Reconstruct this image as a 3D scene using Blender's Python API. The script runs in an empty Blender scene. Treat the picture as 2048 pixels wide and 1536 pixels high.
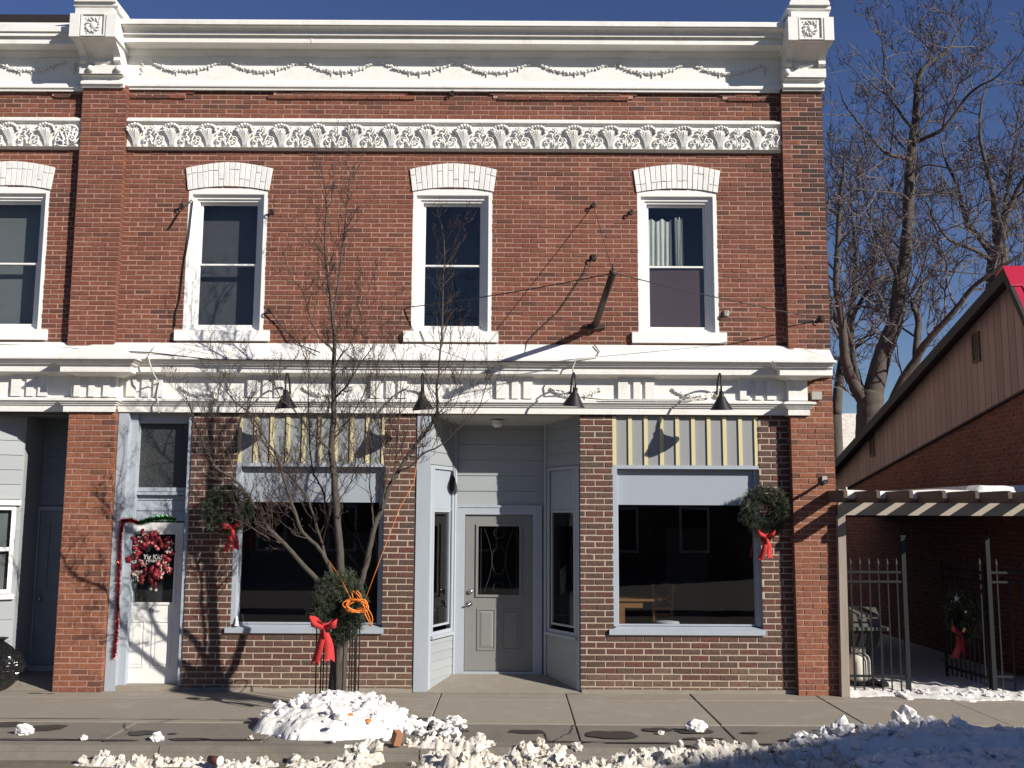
import bpy, math, random
from mathutils import Vector, Matrix, noise
random.seed(11)
R = math.radians
scene = bpy.context.scene
COL = scene.collection

# ------------------------------------------------------------------ camera, light, exposure
F_PX, W_PX, H_PX = 2058.0, 2048.0, 1536.0
CAM = Vector((0.0, -13.1, 2.135))
PITCH, ROLL = math.atan(269.0 / F_PX), 0.0050
cam_d = bpy.data.cameras.new('camera')
cam = bpy.data.objects.new('camera', cam_d)
COL.objects.link(cam)
scene.camera = cam
cam_d.sensor_width = 36.0
cam_d.lens = 36.0 * F_PX / W_PX
cam_d.clip_start = 0.1
cam_d.clip_end = 1200.0
CAM_M = Matrix.Rotation(math.pi / 2 + PITCH, 3, 'X') @ Matrix.Rotation(ROLL, 3, 'Z')
cam.matrix_world = Matrix.Translation(CAM) @ CAM_M.to_4x4()

SUN_DIR = Vector((1.32, -1.0, 0.84)).normalized()        # towards the sun
SUN_EL = math.asin(SUN_DIR.z)
SUN_AZ = math.atan2(SUN_DIR.x, SUN_DIR.y)                 # clockwise from +Y
world = bpy.data.worlds.new('World')
scene.world = world
world.use_nodes = True
wn = world.node_tree
bg = wn.nodes['Background']
sky_tex = wn.nodes.new('ShaderNodeTexSky')
sky_tex.sky_type = 'NISHITA'
sky_tex.sun_disc = False
sky_tex.sun_elevation = SUN_EL
sky_tex.sun_rotation = SUN_AZ
sky_tex.altitude = 300.0
sky_tex.air_density = 1.0
sky_tex.dust_density = 0.0
sky_tex.ozone_density = 3.0
sky_hs = wn.nodes.new('ShaderNodeHueSaturation')
sky_hs.inputs['Saturation'].default_value = 1.13
sky_hs.inputs['Hue'].default_value = 0.519
wn.links.new(sky_tex.outputs[0], sky_hs.inputs['Color'])
wn.links.new(sky_hs.outputs[0], bg.inputs[0])
bg.inputs[1].default_value = 0.055
sun_d = bpy.data.lights.new('sun', 'SUN')
sun_d.energy = 5.0
sun_d.angle = R(0.53)
sun_d.color = (1.0, 0.945, 0.86)
sun = bpy.data.objects.new('sun', sun_d)
COL.objects.link(sun)
sun.rotation_euler = SUN_DIR.to_track_quat('Z', 'Y').to_euler()
scene.view_settings.view_transform = 'Standard'
scene.view_settings.look = 'None'
scene.view_settings.gamma = 1.0
scene.view_settings.use_curve_mapping = False
scene.view_settings.exposure = 0.5
scene.render.engine = 'CYCLES'
scene.cycles.max_bounces = 6
scene.cycles.transparent_max_bounces = 12
scene.cycles.use_denoising = True

def at(px, py, Y=0.0):
    """Measured point of the photograph (2048 wide) placed on the real plane y = Y."""
    d = CAM_M @ Vector((px - W_PX / 2, H_PX / 2 - py, -F_PX))
    t = (Y - CAM.y) / d.y
    return CAM + d * t
def X_(px, py, Y=0.0): return at(px, py, Y).x
def Z_(px, py, Y=0.0): return at(px, py, Y).z
def ground_at(px, py, z=0.0):
    d = CAM_M @ Vector((px - W_PX / 2, H_PX / 2 - py, -F_PX))
    return CAM + d * ((z - CAM.z) / d.z)

# ------------------------------------------------------------------ materials
def lnk(nt, a, b): nt.links.new(a, b)
def mat(name, col, rough=0.6, col2=None, scale=6.0, contrast=0.5, bump=0.0, bscale=60.0, metal=0.0, spec=0.4, stretch=(1, 1, 1), stain=None, stain_scale=1.5, stain_amt=0.5, coat=0.0, vary=0.0):
    m = bpy.data.materials.new(name)
    m.use_nodes = True
    nt = m.node_tree
    b = nt.nodes['Principled BSDF']
    b.inputs['Roughness'].default_value = rough
    b.inputs['Metallic'].default_value = metal
    b.inputs['Specular IOR Level'].default_value = spec
    b.inputs['Coat Weight'].default_value = coat
    geo = nt.nodes.new('ShaderNodeNewGeometry')
    mp = nt.nodes.new('ShaderNodeMapping')
    mp.inputs['Scale'].default_value = stretch
    lnk(nt, geo.outputs['Position'], mp.inputs['Vector'])
    c2 = col2 or tuple(c * 0.8 for c in col)
    tx = nt.nodes.new('ShaderNodeTexNoise')
    tx.inputs['Scale'].default_value = scale
    tx.inputs['Detail'].default_value = 6.0
    tx.inputs['Roughness'].default_value = 0.65
    lnk(nt, mp.outputs[0], tx.inputs['Vector'])
    rp = nt.nodes.new('ShaderNodeValToRGB')
    rp.color_ramp.elements[0].position = 0.5 - 0.5 * (1 - contrast) - 0.02
    rp.color_ramp.elements[1].position = 0.5 + 0.5 * (1 - contrast) + 0.02
    rp.color_ramp.elements[0].color = (*c2, 1)
    rp.color_ramp.elements[1].color = (*col, 1)
    lnk(nt, tx.outputs['Fac'], rp.inputs['Fac'])
    out = rp.outputs['Color']
    if stain:
        t2 = nt.nodes.new('ShaderNodeTexNoise')
        t2.inputs['Scale'].default_value = stain_scale
        t2.inputs['Detail'].default_value = 8.0
        t2.inputs['Roughness'].default_value = 0.7
        lnk(nt, mp.outputs[0], t2.inputs['Vector'])
        r2 = nt.nodes.new('ShaderNodeValToRGB')
        r2.color_ramp.elements[0].position = 0.52
        r2.color_ramp.elements[1].position = 0.72
        r2.color_ramp.elements[0].color = (0, 0, 0, 1)
        r2.color_ramp.elements[1].color = (stain_amt, stain_amt, stain_amt, 1)
        lnk(nt, t2.outputs['Fac'], r2.inputs['Fac'])
        mx = nt.nodes.new('ShaderNodeMix')
        mx.data_type = 'RGBA'
        lnk(nt, r2.outputs['Color'], mx.inputs[0])
        lnk(nt, out, mx.inputs[6])
        mx.inputs[7].default_value = (*stain, 1)
        out = mx.outputs[2]
    if vary:
        oi = nt.nodes.new('ShaderNodeObjectInfo')
        mv = nt.nodes.new('ShaderNodeMapRange')
        mv.inputs['To Min'].default_value = 1 - vary; mv.inputs['To Max'].default_value = 1 + vary
        lnk(nt, oi.outputs['Random'], mv.inputs['Value'])
        hv = nt.nodes.new('ShaderNodeHueSaturation')
        lnk(nt, mv.outputs[0], hv.inputs['Value']); lnk(nt, out, hv.inputs['Color'])
        out = hv.outputs['Color']
    lnk(nt, out, b.inputs['Base Color'])
    if bump:
        t3 = nt.nodes.new('ShaderNodeTexNoise')
        t3.inputs['Scale'].default_value = bscale
        t3.inputs['Detail'].default_value = 5.0
        lnk(nt, mp.outputs[0], t3.inputs['Vector'])
        bp = nt.nodes.new('ShaderNodeBump')
        bp.inputs['Strength'].default_value = bump
        bp.inputs['Distance'].default_value = 0.01
        lnk(nt, t3.outputs['Fac'], bp.inputs['Height'])
        lnk(nt, bp.outputs['Normal'], b.inputs['Normal'])
    return m

def brick_mat(name, cols, dark=(0.035, 0.028, 0.026), dust=None):
    """Every brick takes its own fired colour: a face attribute on joined bricks, the object's own number on single ones."""
    m = bpy.data.materials.new(name)
    m.use_nodes = True
    nt = m.node_tree
    b = nt.nodes['Principled BSDF']
    b.inputs['Roughness'].default_value = 0.85
    b.inputs['Specular IOR Level'].default_value = 0.25
    a = nt.nodes.new('ShaderNodeAttribute'); a.attribute_name = 'tone'
    oi = nt.nodes.new('ShaderNodeObjectInfo')
    ad = nt.nodes.new('ShaderNodeMath'); ad.operation = 'ADD'
    lnk(nt, a.outputs['Fac'], ad.inputs[0]); lnk(nt, oi.outputs['Random'], ad.inputs[1])
    fr = nt.nodes.new('ShaderNodeMath'); fr.operation = 'FRACT'
    lnk(nt, ad.outputs[0], fr.inputs[0])
    rp = nt.nodes.new('ShaderNodeValToRGB')
    rp.color_ramp.interpolation = 'LINEAR'
    e = rp.color_ramp.elements
    while len(e) < len(cols): e.new(0.5)
    for i, c in enumerate(cols):
        e[i].position = i / (len(cols) - 1)
        e[i].color = (*c, 1)
    lnk(nt, fr.outputs[0], rp.inputs['Fac'])
    geo = nt.nodes.new('ShaderNodeNewGeometry')
    tx = nt.nodes.new('ShaderNodeTexNoise')
    tx.inputs['Scale'].default_value = 26.0; tx.inputs['Detail'].default_value = 6.0
    lnk(nt, geo.outputs['Position'], tx.inputs['Vector'])
    hs = nt.nodes.new('ShaderNodeHueSaturation')
    mr = nt.nodes.new('ShaderNodeMapRange')
    mr.inputs['From Min'].default_value = 0.3; mr.inputs['From Max'].default_value = 0.7
    mr.inputs['To Min'].default_value = 0.72; mr.inputs['To Max'].default_value = 1.28
    lnk(nt, tx.outputs['Fac'], mr.inputs['Value'])
    lnk(nt, mr.outputs[0], hs.inputs['Value'])
    lnk(nt, rp.outputs['Color'], hs.inputs['Color'])
    big = nt.nodes.new('ShaderNodeTexNoise')
    big.inputs['Scale'].default_value = 1.1; big.inputs['Detail'].default_value = 7.0
    mpb = nt.nodes.new('ShaderNodeMapping'); mpb.inputs['Scale'].default_value = (1.5, 1.5, 0.55)
    lnk(nt, geo.outputs['Position'], mpb.inputs['Vector']); lnk(nt, mpb.outputs[0], big.inputs['Vector'])
    br = nt.nodes.new('ShaderNodeValToRGB')
    br.color_ramp.elements[0].position = 0.46; br.color_ramp.elements[0].color = (0, 0, 0, 1)
    br.color_ramp.elements[1].position = 0.75; br.color_ramp.elements[1].color = (0.8, 0.8, 0.8, 1)
    lnk(nt, big.outputs['Fac'], br.inputs['Fac'])
    mx0 = nt.nodes.new('ShaderNodeMix'); mx0.data_type = 'RGBA'
    lnk(nt, br.outputs['Color'], mx0.inputs[0])
    lnk(nt, hs.outputs['Color'], mx0.inputs[6])
    mx0.inputs[7].default_value = (*(dust or tuple(0.75 * c for c in cols[0])), 1)
    so = nt.nodes.new('ShaderNodeAttribute'); so.attribute_name = 'soot'
    mx = nt.nodes.new('ShaderNodeMix'); mx.data_type = 'RGBA'
    lnk(nt, so.outputs['Fac'], mx.inputs[0])
    lnk(nt, mx0.outputs[2], mx.inputs[6])
    mx.inputs[7].default_value = (*dark, 1)
    lnk(nt, mx.outputs[2], b.inputs['Base Color'])
    t3 = nt.nodes.new('ShaderNodeTexNoise'); t3.inputs['Scale'].default_value = 90.0; t3.inputs['Detail'].default_value = 4.0
    lnk(nt, geo.outputs['Position'], t3.inputs['Vector'])
    bp = nt.nodes.new('ShaderNodeBump'); bp.inputs['Strength'].default_value = 0.5; bp.inputs['Distance'].default_value = 0.006
    lnk(nt, t3.outputs['Fac'], bp.inputs['Height']); lnk(nt, bp.outputs['Normal'], b.inputs['Normal'])
    return m

def glass_mat(name, tint=(0.9, 0.93, 0.93), ior=1.75, wavy=0.0):
    m = bpy.data.materials.new(name)
    m.use_nodes = True
    nt = m.node_tree
    nt.nodes.remove(nt.nodes['Principled BSDF'])
    o = nt.nodes['Material Output']
    t = nt.nodes.new('ShaderNodeBsdfTransparent'); t.inputs[0].default_value = (*tint, 1)
    g = nt.nodes.new('ShaderNodeBsdfGlossy'); g.inputs['Roughness'].default_value = 0.01
    f = nt.nodes.new('ShaderNodeFresnel'); f.inputs['IOR'].default_value = ior
    mx = nt.nodes.new('ShaderNodeMixShader')
    gb = nt.nodes.new('ShaderNodeNewGeometry'); iv = nt.nodes.new('ShaderNodeMath'); iv.operation = 'SUBTRACT'; iv.inputs[0].default_value = 1.0
    lnk(nt, gb.outputs['Backfacing'], iv.inputs[1])
    ml = nt.nodes.new('ShaderNodeMath'); ml.operation = 'MULTIPLY'
    lnk(nt, f.outputs[0], ml.inputs[0]); lnk(nt, iv.outputs[0], ml.inputs[1])
    lnk(nt, ml.outputs[0], mx.inputs[0]); lnk(nt, t.outputs[0], mx.inputs[1]); lnk(nt, g.outputs[0], mx.inputs[2])
    lnk(nt, mx.outputs[0], o.inputs[0])
    if wavy:
        geo = nt.nodes.new('ShaderNodeNewGeometry')
        n = nt.nodes.new('ShaderNodeTexNoise'); n.inputs['Scale'].default_value = 1.4
        lnk(nt, geo.outputs['Position'], n.inputs['Vector'])
        bp = nt.nodes.new('ShaderNodeBump'); bp.inputs['Strength'].default_value = wavy; bp.inputs['Distance'].default_value = 0.02
        lnk(nt, n.outputs['Fac'], bp.inputs['Height'])
        lnk(nt, bp.outputs[0], g.inputs['Normal']); lnk(nt, bp.outputs[0], f.inputs['Normal'])
    return m

M = {}
M['white'] = mat('white_paint', (0.775, 0.765, 0.735), 0.5, (0.69, 0.67, 0.625), 9.0, 0.3, 0.3, 45.0, vary=0.03, stain=(0.46, 0.41, 0.33), stain_scale=3.1, stain_amt=0.42)
M['white_trim'] = mat('white_window_paint', (0.80, 0.79, 0.77), 0.4, (0.74, 0.73, 0.70), 14.0, 0.3, 0.08, 60.0)
M['white_brick'] = mat('painted_brick', (0.80, 0.79, 0.76), 0.6, (0.70, 0.68, 0.64), 22.0, 0.3, 0.6, 70.0, vary=0.06, stain=(0.5, 0.46, 0.4), stain_scale=6, stain_amt=0.35)
M['grout'] = mat('painted_joint', (0.50, 0.47, 0.43), 0.8)
M['red_brick'] = brick_mat('red_brick', [(0.178, 0.066, 0.043), (0.195, 0.071, 0.045), (0.165, 0.061, 0.041), (0.208, 0.078, 0.047), (0.185, 0.070, 0.046), (0.15, 0.058, 0.041), (0.195, 0.081, 0.046)])
M['pier_brick'] = brick_mat('orange_red_brick', [(0.235, 0.092, 0.052), (0.205, 0.079, 0.048), (0.265, 0.106, 0.058), (0.18, 0.071, 0.046), (0.25, 0.096, 0.055), (0.22, 0.092, 0.053)])
M['brown_brick'] = brick_mat('brown_brick', [(0.098, 0.058, 0.043), (0.122, 0.049, 0.037), (0.084, 0.056, 0.044), (0.108, 0.062, 0.046), (0.118, 0.047, 0.037), (0.092, 0.062, 0.049), (0.12, 0.054, 0.042)])
M['dusty_brick'] = brick_mat('dusty_brick', [(0.135, 0.088, 0.062), (0.15, 0.085, 0.062), (0.12, 0.082, 0.06), (0.145, 0.096, 0.07)])
M['shade_brick'] = brick_mat('dark_red_brick', [(0.16, 0.055, 0.042), (0.19, 0.062, 0.046), (0.13, 0.05, 0.04), (0.17, 0.07, 0.05)])
M['mortar'] = mat('pink_mortar', (0.42, 0.255, 0.20), 0.9, (0.34, 0.205, 0.16), 18.0, 0.3, 0.4, 120.0, stain=(0.22, 0.18, 0.15), stain_scale=1.2, stain_amt=0.6)
M['mortar_pale'] = mat('pale_mortar', (0.45, 0.365, 0.29), 0.9, (0.36, 0.29, 0.23), 18.0, 0.3, 0.4, 120.0, stain=(0.33, 0.26, 0.2), stain_scale=1.2, stain_amt=0.5)
M['mortar_grey'] = mat('grey_mortar', (0.30, 0.26, 0.22), 0.9)
M['blue_paint'] = mat('pale_blue_grey_paint', (0.37, 0.405, 0.45), 0.5, (0.31, 0.345, 0.39), 7.0, 0.3, 0.1, 50.0, stretch=(1, 1, 0.3), stain=(0.30, 0.31, 0.32), stain_scale=4, stain_amt=0.3)
M['panel_blue'] = mat('pale_blue_panel', (0.31, 0.345, 0.39), 0.45, (0.295, 0.33, 0.375), 3.0, 0.2)
M['siding'] = mat('pale_grey_siding', (0.305, 0.325, 0.33), 0.5, (0.275, 0.295, 0.30), 4.0, 0.3, 0.1, 40.0, stretch=(0.4, 0.4, 3), vary=0.05)
M['stripe_grey'] = mat('grey_board_paint', (0.265, 0.275, 0.28), 0.5, (0.245, 0.255, 0.262), 5.0, 0.3)
M['cream'] = mat('cream_yellow_paint', (0.62, 0.55, 0.32), 0.5, (0.55, 0.47, 0.26), 9.0, 0.3)
M['door_grey'] = mat('grey_door_paint', (0.205, 0.205, 0.195), 0.4, (0.19, 0.19, 0.182), 4.0, 0.3)
M['door_white'] = mat('white_door_paint', (0.76, 0.75, 0.72), 0.4, (0.70, 0.69, 0.65), 5.0, 0.3)
M['door_blue'] = mat('slate_blue_door_paint', (0.22, 0.26, 0.30), 0.45)
M['glass'] = glass_mat('window_glass', wavy=0.05)
M['glass_shop'] = glass_mat('shop_glass', (0.80, 0.83, 0.84), 1.8, wavy=0.02)
M['interior'] = mat('dark_room_paint', (0.22, 0.215, 0.235), 0.9)
M['interior_up'] = mat('dim_room_paint', (0.14, 0.135, 0.145), 0.9)
M['void'] = mat('painted_dark', (0.03, 0.03, 0.034), 0.95)  # near-black colour stands in for the darkness behind the door glass
M['dim_backing'] = mat('dim_backing', (0.075, 0.07, 0.075), 0.9)  # added behind one upper window to set the tone of its glass
M['blind'] = mat('grey_blind_cloth', (0.16, 0.16, 0.16), 0.9)
M['red_blind'] = mat('dull_plum_blind', (0.10, 0.055, 0.062), 0.9, (0.075, 0.042, 0.048), 8.0, 0.2)
M['curtain'] = mat('white_curtain_cloth', (0.55, 0.54, 0.50), 0.9)
M['black_metal'] = mat('black_metal', (0.010, 0.0105, 0.012), 0.5, spec=0.35)
M['iron'] = mat('rusty_iron', (0.035, 0.028, 0.024), 0.6, (0.06, 0.032, 0.02), 20.0, 0.2)
M['steel'] = mat('brushed_nickel', (0.55, 0.54, 0.52), 0.3, metal=1.0)
M['wire'] = mat('black_cable', (0.03, 0.028, 0.026), 0.7)
M['white_wire'] = mat('white_cable', (0.55, 0.53, 0.48), 0.6)
M['bark'] = mat('grey_brown_bark', (0.095, 0.079, 0.066), 0.9, (0.032, 0.026, 0.022), 38.0, 0.5, 1.0, 60.0, stretch=(1, 1, 0.22))
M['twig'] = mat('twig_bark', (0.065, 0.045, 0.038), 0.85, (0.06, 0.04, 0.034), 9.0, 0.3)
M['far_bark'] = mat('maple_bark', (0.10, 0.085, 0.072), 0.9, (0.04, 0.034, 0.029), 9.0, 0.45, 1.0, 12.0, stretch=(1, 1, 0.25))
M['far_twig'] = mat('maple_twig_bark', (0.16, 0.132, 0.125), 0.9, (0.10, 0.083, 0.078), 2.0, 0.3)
M['needle'] = mat('fir_needles', (0.028, 0.042, 0.024), 0.6, (0.056, 0.060, 0.036), 16.0, 0.2)
M['needle_bright'] = mat('fresh_fir_needles', (0.035, 0.085, 0.04), 0.55, (0.03, 0.06, 0.035), 16.0, 0.2)
M['needle_pale'] = mat('pale_fir_needles', (0.085, 0.09, 0.055), 0.7, (0.06, 0.07, 0.04), 16.0, 0.2)
M['ribbon'] = mat('red_ribbon', (0.50, 0.032, 0.032), 0.8, (0.40, 0.024, 0.026), 10.0, 0.3)
M['deep_red'] = mat('deep_red_ribbon', (0.22, 0.015, 0.025), 0.6)
M['tinsel_red'] = mat('red_tinsel', (0.26, 0.015, 0.022), 0.25, metal=0.5)
M['tinsel_green'] = mat('green_tinsel', (0.02, 0.10, 0.025), 0.22, metal=0.6)
M['pink'] = mat('pink_sweet', (0.60, 0.18, 0.18), 0.5)
M['puff'] = mat('cream_fabric_puff', (0.58, 0.48, 0.42), 0.8)
M['orange'] = mat('orange_cord', (0.75, 0.21, 0.03), 0.45)
M['concrete'] = mat('pavement_concrete', (0.285, 0.25, 0.20), 0.9, (0.24, 0.21, 0.17), 14.0, 0.4, 0.5, 140.0, vary=0.05, stain=(0.36, 0.335, 0.295), stain_scale=2.6, stain_amt=0.55)
M['concrete_grey'] = mat('grey_concrete', (0.205, 0.182, 0.15), 0.9, (0.165, 0.145, 0.12), 16.0, 0.45, 0.6, 120.0, vary=0.06, stain=(0.115, 0.10, 0.082), stain_scale=2.2, stain_amt=0.7)
M['damp'] = mat('damp_concrete', (0.052, 0.045, 0.040), 0.55, (0.042, 0.036, 0.032), 9.0, 0.3, 0.2, 120.0)
M['asphalt'] = mat('asphalt', (0.19, 0.16, 0.115), 0.9, (0.14, 0.12, 0.085), 8.0, 0.3, 0.6, 200.0, stain=(0.05, 0.045, 0.04), stain_scale=1.2, stain_amt=0.8)
M['soil'] = mat('winter_soil', (0.10, 0.085, 0.065), 0.95)
M['snow'] = mat('snow', (0.80, 0.785, 0.765), 0.7, (0.66, 0.63, 0.59), 9.0, 0.3, 0.8, 45.0, spec=0.3, stain=(0.42, 0.38, 0.32), stain_scale=7.0, stain_amt=0.45)
M['snow_dirty'] = mat('dirty_snow', (0.78, 0.75, 0.70), 0.8, (0.45, 0.385, 0.29), 10.0, 0.45, 0.9, 60.0, stain=(0.20, 0.155, 0.10), stain_scale=6.0, stain_amt=0.75)
M['wood_grey'] = mat('weathered_wood', (0.34, 0.29, 0.235), 0.8, (0.23, 0.19, 0.155), 5.0, 0.3, 0.4, 40.0, stretch=(3, 3, 0.25))
M['wood_beam'] = mat('weathered_beam', (0.38, 0.34, 0.27), 0.8, (0.29, 0.25, 0.20), 5.0, 0.3, 0.3, 40.0, stretch=(0.3, 3, 3))
M['wood_dark'] = mat('dark_stained_wood', (0.12, 0.085, 0.07), 0.8, (0.085, 0.06, 0.05), 5.0, 0.3)
M['barn_siding'] = mat('faded_brown_siding', (0.31, 0.205, 0.185), 0.7, (0.255, 0.172, 0.155), 9.0, 0.35, 0.1, 30.0, stretch=(1, 1, 0.1), vary=0.12, stain=(0.20, 0.14, 0.12), stain_scale=3, stain_amt=0.4)
M['lead'] = mat('dull_lead', (0.06, 0.06, 0.06), 0.5)
M['roof_red'] = mat('red_metal_roof', (0.42, 0.015, 0.045), 0.35, (0.36, 0.013, 0.04), 2.0, 0.3)
M['dark_trim'] = mat('dark_roof_trim', (0.022, 0.016, 0.017), 0.7)
M['pebble'] = mat('pebbled_glass', (0.055, 0.058, 0.058), 0.3, (0.02, 0.021, 0.022), 55.0, 0.45, 1.0, 55.0, spec=0.6)
M['black_bag'] = mat('black_plastic', (0.012, 0.012, 0.013), 0.18, bump=1.0, bscale=22.0, spec=0.6)
M['cup_brown'] = mat('brown_paper_cup', (0.11, 0.03, 0.02), 0.5)
M['cup_lid'] = mat('white_plastic_lid', (0.80, 0.78, 0.74), 0.35)
M['grill'] = mat('grill_enamel', (0.08, 0.078, 0.072), 0.45)
M['tank'] = mat('white_tank_enamel', (0.78, 0.75, 0.64), 0.35)
M['table_wood'] = mat('honey_wood', (0.42, 0.185, 0.065), 0.5, (0.33, 0.14, 0.05), 6.0, 0.3, stretch=(3, 3, 0.4))
M['silver'] = mat('silver_ornament', (0.85, 0.84, 0.80), 0.3, metal=0.7)
M['black_ink'] = mat('black_ink', (0.02, 0.02, 0.02), 0.6)
M['white_ink'] = mat('white_ink', (0.75, 0.74, 0.72), 0.6)
M['grey_box'] = mat('grey_plastic', (0.42, 0.40, 0.36), 0.5)
M['brick_orange'] = mat('broken_brick', (0.36, 0.17, 0.09), 0.9)
M['opposite'] = mat('tan_render', (0.22, 0.18, 0.14), 0.9)
M['opposite_dark'] = mat('dark_render', (0.12, 0.10, 0.09), 0.9)

# ------------------------------------------------------------------ mesh builder
class Fr:
    """A wall frame: u along the wall, v up, n out of the wall."""
    def __init__(s, o, u, n):
        s.o, s.u, s.n = Vector(o), Vector(u).normalized(), Vector(n).normalized()
    def p(s, u, v, n): return s.o + s.u * u + Vector((0, 0, v)) + s.n * n
FRONT = Fr((0, 0, 0), (1, 0, 0), (0, -1, 0))

class MB:
    def __init__(s):
        s.v, s.f, s.mi, s.tone, s.soot, s.sm = [], [], [], [], [], []
        s.cur = 0; s.ct = 0.0; s.cs = 0.0; s.csm = False
    def add(s, vs, fs):
        o = len(s.v)
        s.v.extend([tuple(v) for v in vs])
        for f in fs:
            s.f.append(tuple(i + o for i in f))
        n = len(fs)
        s.mi += [s.cur] * n; s.tone += [s.ct] * n; s.soot += [s.cs] * n; s.sm += [s.csm] * n
    def box(s, x0, x1, y0, y1, z0, z1):
        s.add([(x0, y0, z0), (x1, y0, z0), (x1, y1, z0), (x0, y1, z0), (x0, y0, z1), (x1, y0, z1), (x1, y1, z1), (x0, y1, z1)],
              [(0, 3, 2, 1), (4, 5, 6, 7), (0, 1, 5, 4), (1, 2, 6, 5), (2, 3, 7, 6), (3, 0, 4, 7)])
    def fbox(s, fr, u0, u1, v0, v1, n0, n1):
        p = fr.p
        s.add([p(u0, v0, n1), p(u1, v0, n1), p(u1, v0, n0), p(u0, v0, n0), p(u0, v1, n1), p(u1, v1, n1), p(u1, v1, n0), p(u0, v1, n0)],
              [(0, 3, 2, 1), (4, 5, 6, 7), (0, 1, 5, 4), (1, 2, 6, 5), (2, 3, 7, 6), (3, 0, 4, 7)])
    def fframe(s, fr, u0, u1, v0, v1, w, n0, n1, wb=None, wt=None):
        """a picture frame of four butted boards"""
        wb = w if wb is None else wb; wt = w if wt is None else wt
        s.fbox(fr, u0, u0 + w, v0, v1, n0, n1); s.fbox(fr, u1 - w, u1, v0, v1, n0, n1)
        if wb: s.fbox(fr, u0 + w, u1 - w, v0, v0 + wb, n0, n1)
        if wt: s.fbox(fr, u0 + w, u1 - w, v1 - wt, v1, n0, n1)
    def brick(s, fr, u0, u1, v0, v1, n, depth=0.022, ch=0.0025, jit=0.001):
        r = random.uniform
        p = fr.p
        a = [p(u0 + r(-jit, jit), v0 + r(-jit, jit), n - depth), p(u1 + r(-jit, jit), v0 + r(-jit, jit), n - depth), p(u1 + r(-jit, jit), v1 + r(-jit, jit), n - depth), p(u0 + r(-jit, jit), v1 + r(-jit, jit), n - depth)]
        m = [p(u0, v0, n - ch), p(u1, v0, n - ch), p(u1, v1, n - ch), p(u0, v1, n - ch)]
        c = [p(u0 + ch, v0 + ch, n), p(u1 - ch, v0 + ch, n), p(u1 - ch, v1 - ch, n), p(u0 + ch, v1 - ch, n)]
        fs = [(8, 9, 10, 11)]
        for i in range(4):
            j = (i + 1) % 4
            fs += [(i, j, 4 + j, 4 + i), (4 + i, 4 + j, 8 + j, 8 + i)]
        s.add(a + m + c, fs)
    def tube(s, pts, rad, sides=6, caps=True):
        pts = [Vector(p) for p in pts]
        n = len(pts)
        if n < 2: return
        rad = rad if isinstance(rad, (list, tuple)) else [rad] * n
        vs, fs = [], []
        ref = None
        for i in range(n):
            t = (pts[min(i + 1, n - 1)] - pts[max(i - 1, 0)])
            if t.length < 1e-9: t = Vector((0, 0, 1))
            t.normalize()
            if ref is None:
                ref = t.orthogonal().normalized()
            a = ref - t * ref.dot(t)
            if a.length < 1e-6: a = t.orthogonal()
            a.normalize(); b = t.cross(a); ref = a
            for k in range(sides):
                an = 2 * math.pi * k / sides
                vs.append(pts[i] + (a * math.cos(an) + b * math.sin(an)) * rad[i])
        for i in range(n - 1):
            for k in range(sides):
                k2 = (k + 1) % sides
                fs.append((i * sides + k, i * sides + k2, (i + 1) * sides + k2, (i + 1) * sides + k))
        if caps:
            fs.append(tuple(range(sides - 1, -1, -1)))
            fs.append(tuple((n - 1) * sides + k for k in range(sides)))
        s.add(vs, fs)
    def ball(s, c, r, seg=8, ring=5, rot=None):
        c = Vector(c)
        r = r if isinstance(r, (tuple, list)) else (r, r, r)
        vs, fs = [], []
        for i in range(ring + 1):
            th = math.pi * i / ring
            for k in range(seg):
                ph = 2 * math.pi * k / seg
                q = Vector((math.sin(th) * math.cos(ph) * r[0], math.sin(th) * math.sin(ph) * r[1], math.cos(th) * r[2]))
                if rot: q = rot @ q
                vs.append(c + q)
        for i in range(ring):
            for k in range(seg):
                k2 = (k + 1) % seg
                fs.append((i * seg + k, (i + 1) * seg + k, (i + 1) * seg + k2, i * seg + k2))
        s.add(vs, fs)
    def lathe(s, c, prof, seg=20, axis=Vector((0, 0, 1))):
        """prof: (radius, height) along axis"""
        c = Vector(c); axis = Vector(axis).normalized()
        a = axis.orthogonal().normalized(); b = axis.cross(a)
        vs, fs = [], []
        for (r, h) in prof:
            for k in range(seg):
                an = 2 * math.pi * k / seg
                vs.append(c + axis * h + (a * math.cos(an) + b * math.sin(an)) * r)
        for i in range(len(prof) - 1):
            for k in range(seg):
                k2 = (k + 1) % seg
                fs.append((i * seg + k, i * seg + k2, (i + 1) * seg + k2, (i + 1) * seg + k))
        s.add(vs, fs)
    def extrude(s, prof, x0, x1):
        """closed profile of (y, z), extruded along x"""
        n = len(prof)
        vs = [(x0, y, z) for y, z in prof] + [(x1, y, z) for y, z in prof]
        fs = [(i, (i + 1) % n, n + (i + 1) % n, n + i) for i in range(n)]
        fs += [tuple(range(n - 1, -1, -1)), tuple(range(n, 2 * n))]
        s.add(vs, fs)
    def mitre(s, prof, x0, x1, yw=0.0, k=1.0, left=True, right=True):
        """moulding with returned ends: prof of (projection, z) bottom to top"""
        vs, fs = [], []
        for q, z in prof:
            a = x0 - (q * k if left else 0); b = x1 + (q * k if right else 0)
            vs += [(a, yw, z), (a, yw - q, z), (b, yw - q, z), (b, yw, z)]
        for i in range(len(prof) - 1):
            o = 4 * i
            for j in range(3):
                fs.append((o + j, o + j + 1, o + 5 + j, o + 4 + j))
        o = 4 * (len(prof) - 1)
        fs += [(3, 2, 1, 0), (o, o + 1, o + 2, o + 3)]
        s.add(vs, fs)
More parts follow.
